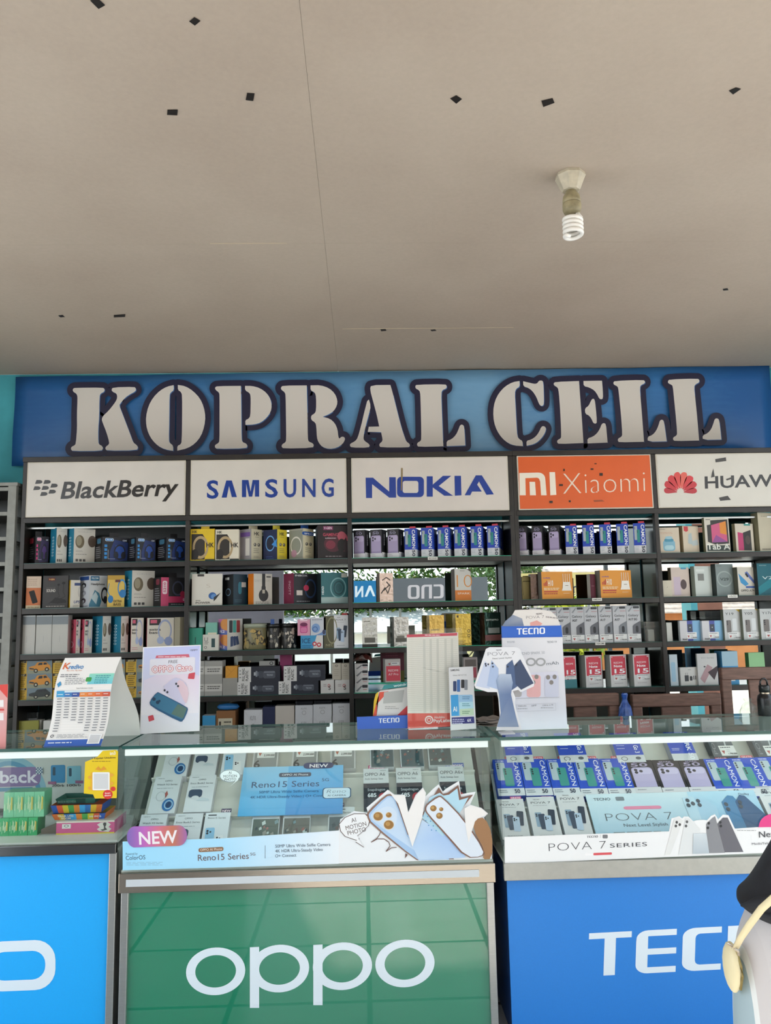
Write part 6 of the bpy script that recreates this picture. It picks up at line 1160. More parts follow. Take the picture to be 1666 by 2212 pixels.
# ------------------------------------------------------------------ things inside the left counter
ZD = .735
f = Flat('cashback_poster', 'pale poster with a purple pill and two blue phones inside the left counter', 'poster', 90, 1740, Y=3.74, z=ZD)
f.board([(-160, 1628), (210, 1622), (212, 1742), (-160, 1750)], 'b9bdb8', .004, name='poster_board', minz=False); A = f.art()
A.poly(arcpts(20, 1720, 82, 88, 0, -180, 20), '7fa9b8'); A.poly(arcpts(20, 1720, 70, 76, 0, -180, 20), '4f8aa8'); A.poly(arcpts(20, 1720, 60, 66, 0, -180, 20), 'b9bdb8'); A.poly([(-150, 1705), (70, 1700), (76, 1708), (-150, 1714)], '3f7f9c'); A.quadrr((-90, 1660), (88, 1656), (88, 1698), (-90, 1702), .1, '7f6a94'); A.text('Cashback', (-88, 1692), (78, 1690), 25, 'd9d3de', 'b')
for x0, x1, yt, c in ((110, 141, 1653, '2f7fae'), (145, 175, 1655, '6fa6b8')):
    A.quadrr((x0, yt), (x1, yt - 1), (x1, yt + 38), (x0, yt + 38), .12, c); A.rr(x0 + 4, yt + 4, x0 + 10, yt + 22, 2, 2, '2a4a5c')
A.text('200rb', (112, 1699), (139, 1699), 5, '4a4c4c', 'b'); A.text('100rb', (145, 1699), (173, 1698), 5, '4a4c4c', 'b'); A.rect(104, 1688, 122, 1694, '8f5a7a'); A.rect(163, 1686, 180, 1692, '8f5a7a')
for i in range(5):
    for j in range(5): A.rect(78 + i * 3, 1657 + j * 3, 81 + i * 3, 1660 + j * 3, '3a5a78' if (i + j) % 2 else 'c4ccd0')
f.put(A, 'poster_print')
def a_green(dark):
    def fn(A):
        A.rect(0, 0, 1, 1, '3aa868' if dark else '7cc49a'); rnd = random.Random(3)
        for k in range(16): x = rnd.uniform(.08, .8); y = rnd.uniform(.05, .5); A.rect(x, y, x + .06, y + rnd.uniform(.2, .42), rnd.choice(['b4dcae', '8ccc98', 'cfe6c0']))
        A.rect(.75, .3, .9, .8, 'c9b85a')
    return fn
for r_ in range(2):
    for k in range(4):
        Y = 3.42 + .01 * r_; xl = [(-2, 18.5, 39, 60), (7, 29, 51, 73)][r_][k]; wd = (20, 21.5)[r_]; z = ZD if r_ == 0 else GZ
        rec = carton('green_box', f'{ORD[k]} {["deep green carton of the lower pack", "pale green carton of the wrapped upper pack"][r_]} from the left, left counter', xl, xl, xl + wd, [1768, 1712][r_] - k * .6, z, 0, ['2f9a58', '6fbc90'][r_], None, a_green(r_ == 0), depth=.08, Y=Y, group='green cartons in the left counter', m=PLASTIC)
    GZ = rec.z
def a_pinkb(A): A.rect(0, 0, 1, 1, 'cf5a8c'); A.rect(0, .88, 1, 1, 'd9d2c4'); A.rect(0, 0, 1, .1, 'd9c23a'); A.rect(.1, .45, .25, .8, 'dcd8d4'); A.ring(.175, .65, .04, .1, .012, .03, '5a5654', 12); A.poly([(.74, .2), (.7, .35), (.75, .5), (.7, .7), (.76, .85), (.88, .88), (.94, .7), (.9, .5), (.95, .35), (.9, .12)], 'd9d4cc'); A.poly([(.8, .75), (.82, .85), (.86, .83), (.86, .65), (.84, .5), (.88, .3), (.8, .2), (.76, .3), (.82, .35), (.82, .55)], '4a4644')
pk = carton('snack_box', 'long pink and yellow carton with an open flap inside the left counter', 121, 121, 247, 1775, ZD, 0, 'cf5a8c', {'t': 'd2ccc0'}, a_pinkb, depth=.16, Y=3.42)
o = MB().hexa([(0, 0, .004), (-.05, -.03, .012), (-.05, -.03, .03), (0, 0, pk.h - .004)], [(0, .002, .004), (-.05, -.028, .012), (-.05, -.028, .03), (0, .002, pk.h - .004)], '5f564c').build('open_flap', PRINT, pk.o)
def tray(label, x0, x1, yt, z, cols, t1, depth, Y):
    xa, xb = xat(x0, Y, z), xat(x1, Y, z); h = onY(x0, yt, Y).z - z; w = xb - xa; o = thing('candy_tray', label, 'tray', (xa, Y, z), group='open candy trays')
    mb = MB()
    n_ = len(cols)
    for k in range(n_):
        a, b = w * k / n_, w * (k + 1) / n_; mb.face([(a * .92 + w * .04, 0, 0), (b * .92 + w * .04, 0, 0), (b, -.012, h), (a, -.012, h)], cols[k])
    mb.face([(w * .04, 0, 0), (w * .96, 0, 0), (w * .96, depth, 0), (w * .04, depth, 0)], '8a8278'); mb.face([(0, -.012, h), (0, depth, h), (w * .04, depth, 0), (w * .04, 0, 0)], cols[-1]); mb.face([(w, -.012, h), (w * .96, 0, 0), (w * .96, depth, 0), (w, depth, h)], cols[0]); mb.face([(w * .04, depth, 0), (w * .96, depth, 0), (w, depth, h), (0, depth, h)], cols[1])
    q = mb.build('tray', CARTON, o); sd_ = q.modifiers.new('thick', 'SOLIDIFY'); sd_.thickness = .002; sd_.offset = 0
    tilt = math.atan2(.012, h); A = Art(); 
    for (s_, a, b, y0, hh, c) in t1: A.text(s_, (w * a, h * y0), (w * b, h * y0), h * hh, c, 'b')
    A.out(Plane((0, -.0016, 0), (1, 0, 0), (0, -math.sin(tilt), math.cos(tilt))), 'lettering', PRINT, o)
    r = Rec(); r.z = z + h; return r
bright = ['d8702c', 'd8b02c', '2f6fb4', '3fa0d8', 'e0862c', '4aa050', 'd8c02c', 'd85a34', '2a5ab0']
r = tray('lower bright striped candy tray on the pink carton', 114, 230, 1758, pk.z, bright, [('TELUR UFO', .1, .4, .6, .32, 'f1ead8'), ('BOOM', .17, .34, .15, .32, 'f1ead8'), ('10 PCS', .7, .9, .4, .32, 'e9eef2')], .12, 3.45)
r = tray('upper bright striped candy tray with a white seam', 111, 223, 1739, r.z, bright[::-1], [], .11, 3.46)
tray('dark green candy tray on top of the bright ones', 122, 208, 1725, r.z, ['2f5a50', '34685c', '2c5048', '3f7468'], [('MADE IN INDONESIA', .05, .5, .25, .5, '8fb4a4')], .10, 3.48)
# ------------------------------------------------------------------ things standing on the counter tops
# tent card on the left counter
yk = 3.33; xk = xat(160, yk, ZT); kt = thing('tent_card', 'white curved tent card with a blue foot and a price table on the left counter', 'card', (xk, yk, ZT))
Wk = Plane((0, yk, 0), (1, 0, 0), (0, 0, 1)); TLk, TRk, BRk, BLk = Wk.at(121, 1424), Wk.at(246, 1420), Wk.at(218, 1612), Wk.at(94, 1616)
def kpt(u, v, off=0.0):
    """u right, v up: slightly S-curved sheet leaning back"""
    xl = BLk[0] + (TLk[0] - BLk[0]) * v - .012 * math.sin(v * math.pi) * 0 ; xr = BRk[0] + (TRk[0] - BRk[0]) * v
    sag = .014 * math.sin(v * math.pi * 1.0) * (1 if v < 1 else 0); z = ZT + (TLk[1] - ZT) * v
    x = xl + (xr - xl) * u + .010 * math.sin(v * 2 * math.pi); y = yk + .10 * v - sag - off
    return Vector((x - xk, y - yk, z - ZT))
mb = MB(); NV = 14
for j in range(NV):
    mb.face([kpt(0, j / NV), kpt(1, j / NV), kpt(1, (j + 1) / NV), kpt(0, (j + 1) / NV)], 'eceae6')
fs = mb.build('front_sheet', PRINT, kt); sd_ = fs.modifiers.new('thick', 'SOLIDIFY'); sd_.thickness = .0012; sd_.offset = -1
mb = MB(); bk = lambda u, v: Vector((kpt(u, v).x + (.085 * (1 - v)), .10 + .16 * (1 - v) + .015 * math.sin(v * math.pi), kpt(u, v).z))
for j in range(NV): mb.face([bk(1, j / NV), bk(0, j / NV), bk(0, (j + 1) / NV), bk(1, (j + 1) / NV)], 'e9e7e3')
bs = mb.build('back_sheet', PRINT, kt); sd_ = bs.modifiers.new('thick', 'SOLIDIFY'); sd_.thickness = .0012
class CurvedArt(Art):
    def out(s, name, m, parent):
        mb = MB()
        for pts, c, k in s.ops: mb.face([kpt(u, v, .0006 + .00012 * k) for u, v in pts], c)
        return mb.build(name, m, parent)
A = CurvedArt()
A.grad(0, 0, 1, .07, '2f5fb8', '2f5fb8'); A.text('K', (.04, .87), (.14, .87), .07, 'd86a3c', 'b'); A.text('redivo', (.145, .87), (.4, .87), .05, '3f86c0', 'b'); A.text('Buy now, Pay later', (.13, .845), (.4, .845), .015, 'd8885c', 'r'); A.greek(.05, .8, .45, 2, .022, .009, '6a6c70'); A.greek(.16, .755, .55, 4, .02, .007, '8a8c90'); A.grad(.56, .69, 1.0, .81, '6fc8d8', '8fd8c0'); A.greek(.68, .78, .96, 5, .02, .009, '3f8f9c'); A.poly([(.03, .7), (.08, .73), (.11, .69), (.06, .66)], '3f93c4'); A.rr(.52, .72, .62, .77, .02, .015, '3f9a4c'); A.text('Tabel Kalkulator Cicilan', (.38, .64), (.68, .64), .012, '5a5c60', 'r')
A.rect(.04, .6, 1.0, .62, 'cfe2ec')
for k, c in enumerate(('3f9fd0', '3f78b4', '34509a', 'e0863c', 'e0783c', 'd8683c', 'c8543c')): A.rect(.05 + .135 * k, .55, .05 + .135 * (k + 1), .6 if k else .62, c); A.greek(.07 + .135 * k, .575, .16 + .135 * k, 1, .01, .007, 'f0eee8')
rnd = random.Random(2); A.lay()
for j in range(13):
    for k in range(7):
        if j > 6 and 0 < k < min(j - 6, 4): continue
        x = .07 + .135 * k; y = .525 - .03 * j; A._add([(x, y), (x + .085, y), (x + .085, y + .009), (x, y + .009)], '77797e')
A.lay()
for j in range(14): y = .54 - .03 * j; A._add([(.04, y), (.98, y), (.98, y + .0015), (.04, y + .0015)], 'd2d2d0')
A.greek(.17, .125, .75, 3, .016, .006, 'a9a9ac'); A.rect(.74, .02, .96, .13, 'f3f3f2'); A.rect(.76, .03, .94, .12, 'c9cacc'); A.greek(.06, .035, .6, 1, .02, .01, 'e4ecf6'); A.ring(.09, .115, .03, .018, .012, .007, '4a4a50', 10)
A.out('sheet_print', PRINT, kt)
# acrylic stand: free care offer
f = Flat('acrylic_stand', 'clear acrylic stand with a lilac phone poster at the left of the middle counter', 'stand', 366, 1584)
f.board([(306, 1397), (434, 1391), (432, 1582), (301, 1592)], 'ffffff', .003, ACRYL, 'acrylic_sheet', y=.003); f.board([(309, 1398), (434, 1393), (431, 1579), (302, 1588)], 'f6f6fa', .0015, name='poster', y=0.0)
MB().box(-.12, .12, .003, .12, 0, .004).build('acrylic_foot', ACRYL, f.o); A = f.art()
A.poly([(311, 1400), (432, 1395), (429, 1577), (304, 1586)], ['cad2f6', 'c4cbf6', 'f6f4fb', 'f8f6fb']); A.poly([(311, 1470), (380, 1440), (431, 1460), (429, 1540), (305, 1545)], ['e8e2f6', 'f0dcec', 'ecdcf2', 'f6f2fb', 'f6f4fb']); oppo(A, (411, 1406), (427, 1405), (0, -3), '4a4c60'); A.poly([(336, 1422), (338, 1416), (408, 1413), (410, 1420)], 'd86a7c'); A.greek(342, 1418, 404, 1, 3, 1.6, 'f6dce0'); A.quadrr((324, 1424), (422, 1419), (421, 1455), (323, 1459), .04, 'eceaf4'); A.text('FREE', (364, 1433), (383, 1432), 6.5, '4a4a50', 'r', shear=.15)
for ox, oy in ((-1, 0), (1, 0), (0, -1), (0, 1)): A.text('OPPO Care', (329 + ox, 1453 + oy), (415 + ox, 1448 + oy), 13, 'd04a5c', 'b')
A.text('OPPO Care', (329, 1453), (415, 1448), 13, 'fbf0f2', 'b'); A.quadrr((408, 1455), (422, 1452), (420, 1467), (406, 1466), .15, 'd8505e'); A.quadrr((320, 1547), (331, 1544), (334, 1555), (322, 1559), .15, 'd8505e')
A.poly(chaikin([(348, 1488), (370, 1468), (384, 1462), (408, 1480), (402, 1524), (390, 1522)]), 'd8d4ee'); A.poly(chaikin([(380, 1475), (392, 1466), (409, 1490), (404, 1520), (398, 1516)]), 'ecd0dc')
for x, y in ((356, 1491), (362, 1495), (381, 1477), (385, 1482)): A.el(x, y, 2.4, 2.6, '3a3c48', 8)
A.poly(chaikin([(323, 1515), (340, 1494), (346, 1497), (405, 1527), (407, 1534), (396, 1558), (388, 1559), (326, 1526)]), '2f5f88'); A.poly(chaikin([(325, 1514), (341, 1496), (346, 1499), (404, 1529), (396, 1553), (390, 1554), (328, 1523)]), '3f7a9c'); A.poly([(385, 1520), (404, 1530), (396, 1552), (370, 1542)], '5c7a72')
for x, y, r in ((333, 1510, 4), (341, 1517, 4), (345, 1514, 2.5)): A.el(x, y, r, r, '23405c', 10)
f.put(A, 'poster_print')
# low blue stand with a card
f = Flat('card_stand', 'royal blue strip stand with white letters holding a payment card', 'stand', 826, 1574); f.board([(771, 1549), (882, 1545), (883, 1573), (772, 1578)], '2f5fc4', .012, PLASTIC, 'blue_strip', y=0.0)
f.board([(806, 1548), (808, 1515), (812, 1500), (822, 1493), (885, 1484), (886, 1545)], 'd9d6d4', .002, name='card', y=.02, minz=False); MB().box(-.09, .09, .012, .09, 0, .006, '2f5fc4').build('foot', PLASTIC, f.o); f.board([(826, 1490), (830, 1481), (884, 1474), (884, 1484)], '2f8a8c', .002, name='teal_header', y=.023, minz=False)
A = f.art(); tecno(A, (818, 1562), (863, 1560), (0, -10), 'eef3fa'); f.put(A, 'lettering')
A = f.art(); A.poly([(806, 1548), (808, 1515), (812, 1500), (818, 1495), (815, 1525)], 'e0b82c'); A.poly([(806, 1548), (812, 1525), (840, 1494), (820, 1496), (815, 1520), (814, 1547)], 'd8503c'); A.poly([(886, 1520), (886, 1545), (858, 1547)], 'd04048'); A.quadrr((830, 1496), (874, 1491), (870, 1518), (828, 1521), .02, 'b4b4b2'); A.greek(832, 1527, 862, 2, 4, 1.2, '8a8a8a'); f.put(A, 'card_print', y=.02)
A = f.art(); A.text('wondr', (851, 1485), (880, 1481), 5, 'd8ecec', 'b'); f.put(A, 'header_lettering', y=.023)
# tall clear stand with a price list
f = Flat('acrylic_stand', 'tall clear acrylic stand with a price list and red footer in the middle', 'stand', 935, 1574); f.board([(876, 1361), (998, 1356), (1004, 1566), (881, 1574)], 'ffffff', .003, ACRYL, 'acrylic_front', y=-.006); f.board([(879, 1371), (990, 1366), (996, 1568), (881, 1574)], 'e8e4da', .0012, name='price_list', y=0.0); MB().box(-.12, .12, .0, .1, 0, .004).build('acrylic_foot', ACRYL, f.o); A = f.art()
A.poly([(879, 1371), (988, 1367), (988, 1373), (879, 1377)], 'c83a50'); A.poly([(881, 1541), (994, 1540), (996, 1568), (881, 1574)], 'dc4638'); A.greek(918, 1371, 958, 1, 2, 2, 'f0d0d2')
A.lay()
for k in range(38):
    y = 1381 + k * 4.15; A._add([(881, y), (988 + k * .1, y - 3), (988 + k * .1, y - 2.2), (881, y + .8)], 'cfccc0')
for x in (914, 928, 943, 960, 974): A._add([(x, 1380), (x + 5, 1380), (x + 7, 1540), (x + 1, 1540)], 'd2d0c6')
A.ring(927, 1555, 9, 9, 2.5, 2.5, 'f6e6e2'); A.ring(927, 1555, 4.5, 4.5, 1.5, 1.5, 'f6e6e2'); A.text('Akulaku', (938, 1552), (961, 1551), 5, 'f6e6e2', 'r'); A.text('PayLater', (937, 1561), (975, 1559), 7, 'fbf0ee', 'b'); f.put(A, 'list_print')
# slim white stand
f = Flat('acrylic_stand', 'slim white stand with four small phones and a blue card', 'stand', 1000, 1575); f.board([(968, 1441), (1020, 1439), (1027, 1572), (972, 1576)], 'e0e1e3', .004, name='poster', y=-.03); MB().box(-.05, .05, -.03, .05, 0, .004).build('acrylic_foot', ACRYL, f.o); A = f.art()
A.text('SAMSUNG', (972, 1449), (991, 1448), 4, '4a4c50', 'b'); A.text('Galaxy A07 A17 5G', (977, 1459), (1006, 1458), 2.6, '5a5c60', 'r')
for x, y, h, c in ((981, 1481, 11, '2a3f6c'), (989, 1480, 13, '3f6fb0'), (998, 1476, 9, '2a2a30'), (1005, 1478, 11, '8a8f98')): A.rr(x - 3.5, y - h, x + 3.5, y + h, 1.5, 1.5, c)
A.quadrr((972, 1500), (1019, 1499), (1022, 1543), (974, 1545), .06, '9ac4e4'); A.poly([(972, 1500), (988, 1499), (990, 1544), (974, 1545)], '3f9fdc'); A.poly([(990, 1515), (1020, 1514), (1021, 1528), (991, 1530)], 'b4dcea'); A.poly([(991, 1530), (1021, 1528), (1022, 1543), (992, 1544)], 'c4dcc0'); A.text('AI', (977, 1535), (987, 1534.5), 10, 'eaf4fa', 'b'); A.greek(997, 1503, 1014, 2, 4, 1.5, '4a7aa8'); A.greek(997, 1518, 1014, 2, 4, 1.5, '4a8a98'); A.greek(997, 1534, 1014, 2, 4, 1.5, '5a8a68')
A.poly([(974, 1548), (1022, 1546), (1023, 1560), (975, 1562)], '2a2a74'); A.greek(976, 1551, 1003, 3, 4, 2, 'c4c4e4'); A.text('6X', (1008, 1557), (1016, 1556.6), 6, 'f0f0f8', 'b'); f.put(A, 'poster_print', y=-.03)
# white poster stand on the right counter
f = Flat('poster_stand', 'tall white poster stand with a blue header at the left end of the right counter', 'stand', 1160, 1578, Y=3.47); f.board([(1084, 1378), (1215, 1376), (1226, 1574), (1092, 1580)], 'dfe0e4', .004, name='poster_board'); f.board([(1084, 1352), (1213, 1350), (1216, 1377), (1085, 1379)], '2f66c8', .008, PLASTIC, 'header', y=.004, minz=False); f.board([(1092, 1572), (1230, 1566), (1231, 1576), (1093, 1581)], 'e6e8e8', .05, WHITEMET, 'foot', y=.012)
f.board([(1085, 1353), (1092, 1342), (1106, 1330), (1113, 1318), (1130, 1317), (1165, 1316), (1190, 1320), (1204, 1333), (1211, 1351)], 'e0dbd6', .002, name='topper', minz=False)
A = f.art(); A.poly([(1085, 1353), (1092, 1342), (1108, 1328), (1128, 1336), (1132, 1352)], ['6f7f98', '7a8aa4', '8a94a8', '9aa0ae', '5a6f94']); A.poly([(1145, 1345), (1160, 1340), (1172, 1347), (1168, 1351), (1146, 1352)], 'dca098'); A.text('POVA 7', (1137, 1337), (1175, 1335), 6, '5a4f58', 't'); A.text('SERIES', (1179, 1334), (1205, 1337), 3, '5a4f58', 'r'); A.text('TECNO', (1158, 1328), (1172, 1327), 3, '5a4f58', 'b')
A.poly([(1085, 1379), (1215, 1377), (1226, 1572), (1092, 1578)], ['e2e2e6', 'e2e2e6', 'd6d8e4', 'dadbe6']); tecno(A, (1095, 1389), (1112, 1388.5), (0, -4), '9aa0a8'); A.text('TECNO 1H', (1182, 1389), (1203, 1388), 4, '7a8088', 'b'); A.text('TECNO SPARK 50', (1120, 1415), (1177, 1412), 5.5, '9aa0a8', 'r')
for x in (1113, 1147, 1168): A.ring(x, 1430, 11, 9, 4, 3.5, 'a4a6a8')
A.text('mAh', (1181, 1437), (1207, 1435), 7, '7a8088', 'r'); A.poly([(1110, 1508), (1108, 1455), (1205, 1450), (1208, 1505)], 'dcdcea')
for x, c in ((1112, 'b4b0b0'), (1153, 'e8b4b4'), (1192, 'cdd0e2')): A.rr(x - 15, 1458, x + 15, 1506, 6, 6, c); A.el(x - 8, 1463, 4.6, 5, '8a8480', 12); A.el(x + 6, 1462, 4.6, 5, '8a8480', 12); A.el(x - 1, 1474, 4.6, 5, '8a8480', 12)
A.line([(1110, 1509), (1208, 1506)], .8, 'b4b4bc'); A.line([(1115, 1522), (1200, 1519), (1201, 1534), (1116, 1537)], .6, 'c4c4cc', True); A.text('7000mAh', (1119, 1527), (1137, 1526), 3, '8a8c94', 'r'); A.text('50MP', (1148, 1526), (1159, 1525), 3, '8a8c94', 'r'); A.text('120Hz 6.78', (1172, 1525), (1194, 1524), 3, '8a8c94', 'r'); A.greek(1118, 1530, 1140, 1, 3, 1.4, 'a4a6ac'); A.greek(1168, 1528, 1197, 1, 3, 1.4, 'a4a6ac'); f.put(A, 'poster_print')
A = f.art(); tecno(A, (1117, 1371), (1178, 1369), (0, -13.5), 'f2f6fa'); f.put(A, 'header_lettering', y=.004)
# white cut-out standee in front of it
f = Flat('cutout_standee', 'white cut-out standee with fanned phones and a narrow stem', 'standee', 1098, 1579, Y=3.36); so_ = [(1050, 1402), (1058, 1398), (1117, 1398), (1124, 1403), (1155, 1475), (1153, 1483), (1125, 1495), (1120, 1490), (1108, 1493), (1114, 1507), (1112, 1520), (1120, 1550), (1124, 1562), (1127, 1577), (1072, 1578), (1075, 1566), (1080, 1550), (1077, 1510), (1074, 1495), (1054, 1495), (1028, 1487), (1025, 1480)]
f.board(so_, 'e3e4e8', .003, name='cutout'); MB().box(-.03, .03, .003, .07, 0, .004, 'e3e4e8').build('strut_foot', PRINT, f.o); A = f.art()
A.text('TECNO', (1072, 1406), (1084, 1405), 2.6, '6a6c74', 'b'); A.text('POVA 7', (1054, 1417), (1112, 1415), 8, '4a4d55', 't'); A.text('Next Level Stylish', (1064, 1424), (1106, 1422), 3, '5a5d65', 'r')
A.poly([(1028, 1482), (1048, 1428), (1060, 1440), (1058, 1488)], 'c4cee4'); A.poly([(1052, 1482), (1062, 1426), (1077, 1444), (1078, 1490)], 'a9bcdc'); A.poly([(1092, 1492), (1094, 1436), (1107, 1425), (1122, 1480), (1104, 1492)], '4a5f86'); A.poly([(1114, 1478), (1111, 1438), (1124, 1424), (1153, 1476), (1126, 1490)], '3a4866')
for x, y in ((1049, 1434), (1055, 1435), (1050, 1438), (1064, 1433), (1065, 1440), (1097, 1440), (1116, 1436)): A.el(x, y, 2, 2.2, '2f3444', 8)
A.poly([(1074, 1570), (1082, 1540), (1078, 1500), (1072, 1470), (1080, 1456), (1104, 1456), (1108, 1475), (1104, 1500), (1114, 1545), (1121, 1570)], ['8a9ab4', '6f84a8', '6f84a8', '8fa4c4', 'b4c2d6', 'b4c2d6', '8fa4c4', '5f749c', '6f84a8', '8a9ab4'])
f.put(A, 'cutout_print')
# red and white stand at the far left
f = Flat('acrylic_stand', 'red and pink stand cut off at the left edge of the counter', 'stand', -20, 1620, Y=3.34); f.board([(-70, 1484), (17, 1478), (12, 1618), (-75, 1624)], 'dfa4a0', .004, name='poster'); A = f.art(); A.poly([(-70, 1484), (17, 1478), (16, 1508), (0, 1490), (-70, 1496)], 'd8443c'); A.poly([(-72, 1560), (13, 1555), (12, 1618), (-75, 1624)], ['d8a4a4', 'd8a4a4', 'e0908c', 'e0908c']); A.rect(-40, 1512, 8, 1527, 'e9e4e2'); A.rect(-40, 1540, 8, 1556, 'e9e4e2'); A.rect(-40, 1531, 9, 1535, 'd04a48'); f.put(A, 'poster_print'); MB().box(-.06, .06, .004, .06, 0, .004).build('acrylic_foot', ACRYL, f.o)
# loose papers between the stands
for k in range(4):
    p = onZ(1052, 1562 - k * 3, ZT); o = thing('loose_paper', f'{["lowest", "second", "third", "topmost"][k]} crumpled grey sheet in the pile beside the cut-out standee', 'paper', (.56, 3.62 + .02 * k, ZT + .006 * k), math.radians(-20 + 17 * k), 'loose paper pile')
    mb = MB(); G = 6; rnd = random.Random(k)
    for j in range(G):
        for i in range(G): mb.v.append(((i / 5 - .5) * .15, (j / 5 - .5) * .11, .002 + rnd.uniform(0, .012)))
    for j in range(G - 1):
        for i in range(G - 1): q = j * G + i; mb.f.append([q, q + 1, q + G + 1, q + G]); mb.c.append(['8f8880', 'a49c94', 'b4aca6', '9a9088'][k]); mb.m.append(0)
    q = mb.build('sheet', PRINT, o); s_ = q.modifiers.new('thick', 'SOLIDIFY'); s_.thickness = .0008
# ================================================================== chairs and things in the aisle
def chair(label, x0, x1, ytop, Y, rz=0.0, hang=None):
    xa, xb = xat(x0, Y, 1.2), xat(x1, Y, 1.2); zt = onY((x0 + x1) / 2, ytop, Y).z; w = xb - xa; o = thing('wooden_chair', label, 'chair', ((xa + xb) / 2, Y, 0), rz, 'wooden chairs behind the counters')
    def pb(n, a, b, c, d, e, f): MB().box(a, b, c, d, e, f).build(n, WOOD, o, bevel=.006)
    for s in (-1, 1):
        pb('back_post', *sorted((s * w / 2, s * (w / 2 - .055))), 0, .035, ZF, zt - .06); pb('front_leg', *sorted((s * w / 2, s * (w / 2 - .045))), .40, .44, ZF, .43)
        pb('side_rail', *sorted((s * (w / 2 - .01), s * (w / 2 - .035))), .035, .40, .36, .42)
    pb('top_rail', -w / 2, w / 2, -.004, .038, zt - .065, zt); pb('centre_splat', -w * .17, w * .17, .008, .024, .62, zt - .065); pb('lower_rail', -w / 2 + .055, w / 2 - .055, .004, .03, .56, .62); pb('seat', -w / 2 - .01, w / 2 + .01, .0, .45, .43, .46)
    return o
chair('wooden chair back partly hidden by the white poster stand', 1190, 1337, 1499, 4.15); chair('wide wooden chair back in the middle of the right counter', 1364, 1556, 1499, 4.2); chair('tall wooden chair back at the right edge', 1560, 1740, 1441, 4.3)
yb_ = 3.76; xb_ = xat(1656, yb_, ZT); bo = thing('drink_bottle', 'black drink bottle with a loop handle on the right counter', 'bottle', (xb_, yb_, ZT))
BLK = mat('black_plastic', '16181a', rough=.25); MB().lathe([(.034, 0), (.036, .004), (.036, .075), (.032, .092), (.022, .102), (.022, .112)], 24).build('body', BLK, bo, smooth=True); MB().lathe([(.0245, .109), (.0245, .138), (.022, .141), (.002, .141)], 24).build('cap', BLK, bo, smooth=True)
MB().tube([(-.018, 0, .139), (-.017, 0, .158), (-.008, 0, .170), (.006, 0, .171), (.015, 0, .160), (.017, 0, .139)], .0045, 8).build('loop_handle', BLK, bo, smooth=True); MB().lathe([(.0226, .100), (.0226, .108)], 24).build('steel_ring', STEEL, bo)
def bag(label, px, py0, py1, Y, w, m, seed):
    top = onY(px, py0, Y); zb = onY(px, py1, Y).z; o = thing('plastic_bag', label, 'bag', (top.x, Y, zb)); h = top.z - zb; rnd = random.Random(seed); mb = MB(); n = 14; prof = [(.2, 0), (.9, .05), (1, .3), (.8, .55), (.45, .72), (.3, .8), (.5, .95), (.35, 1)]
    for r, z in prof:
        for j in range(n): a = 2 * math.pi * j / n; q = w * r * rnd.uniform(.75, 1.15); mb.v.append((q * math.cos(a), q * .6 * math.sin(a), z * h))
    for k in range(len(prof) - 1):
        for j in range(n): mb.f.append([k * n + j, k * n + (j + 1) % n, (k + 1) * n + (j + 1) % n, (k + 1) * n + j]); mb.c.append(None); mb.m.append(0)
    mb.f.append(list(range(n))[::-1]); mb.c.append(None); mb.m.append(0); mb.build('film', m, o)
bag('crumpled blue plastic bag hanging between the wooden chairs', 1349, 1497, 1566, 4.135, .04, mat('blue_bag', '2f57a4', rough=.25, noise=.5, scale=40), 4)
bag('small clear plastic bag on the right counter beside the bottle', 1615, 1508, 1548, 3.78, .045, PLASTICFILM, 9)
# ================================================================== person at the right edge
per = thing('person', 'person in a black top and pale striped trousers with a cream shoulder bag', 'person', (onY(1588, 2180, 2.0).x + .215, 2.0, 0))
per.location.z = ZF; per.scale = (1, 1, 1.056)
def rings(name, prof, m, n=28, top=False, caps=True):
    """prof: z, cx, cy, rx, ry, ripple"""
    mb = MB()
    for z, cx, cy, rx, ry, rp in prof:
        for j in range(n): a = 2 * math.pi * j / n; q = 1 + rp * math.sin(a * 7 + z * 5); mb.v.append((cx + rx * q * math.cos(a), cy + ry * q * math.sin(a), z))
    for k in range(len(prof) - 1):
        for j in range(n): mb.f.append([k * n + j, k * n + (j + 1) % n, (k + 1) * n + (j + 1) % n, (k + 1) * n + j]); mb.c.append(None); mb.m.append(0)
    o = mb.build(name, m, per, smooth=True); s = o.modifiers.new('sub', 'SUBSURF'); s.levels = 1; s.render_levels = 2; t = o.modifiers.new('thick', 'SOLIDIFY'); t.thickness = .003; return o
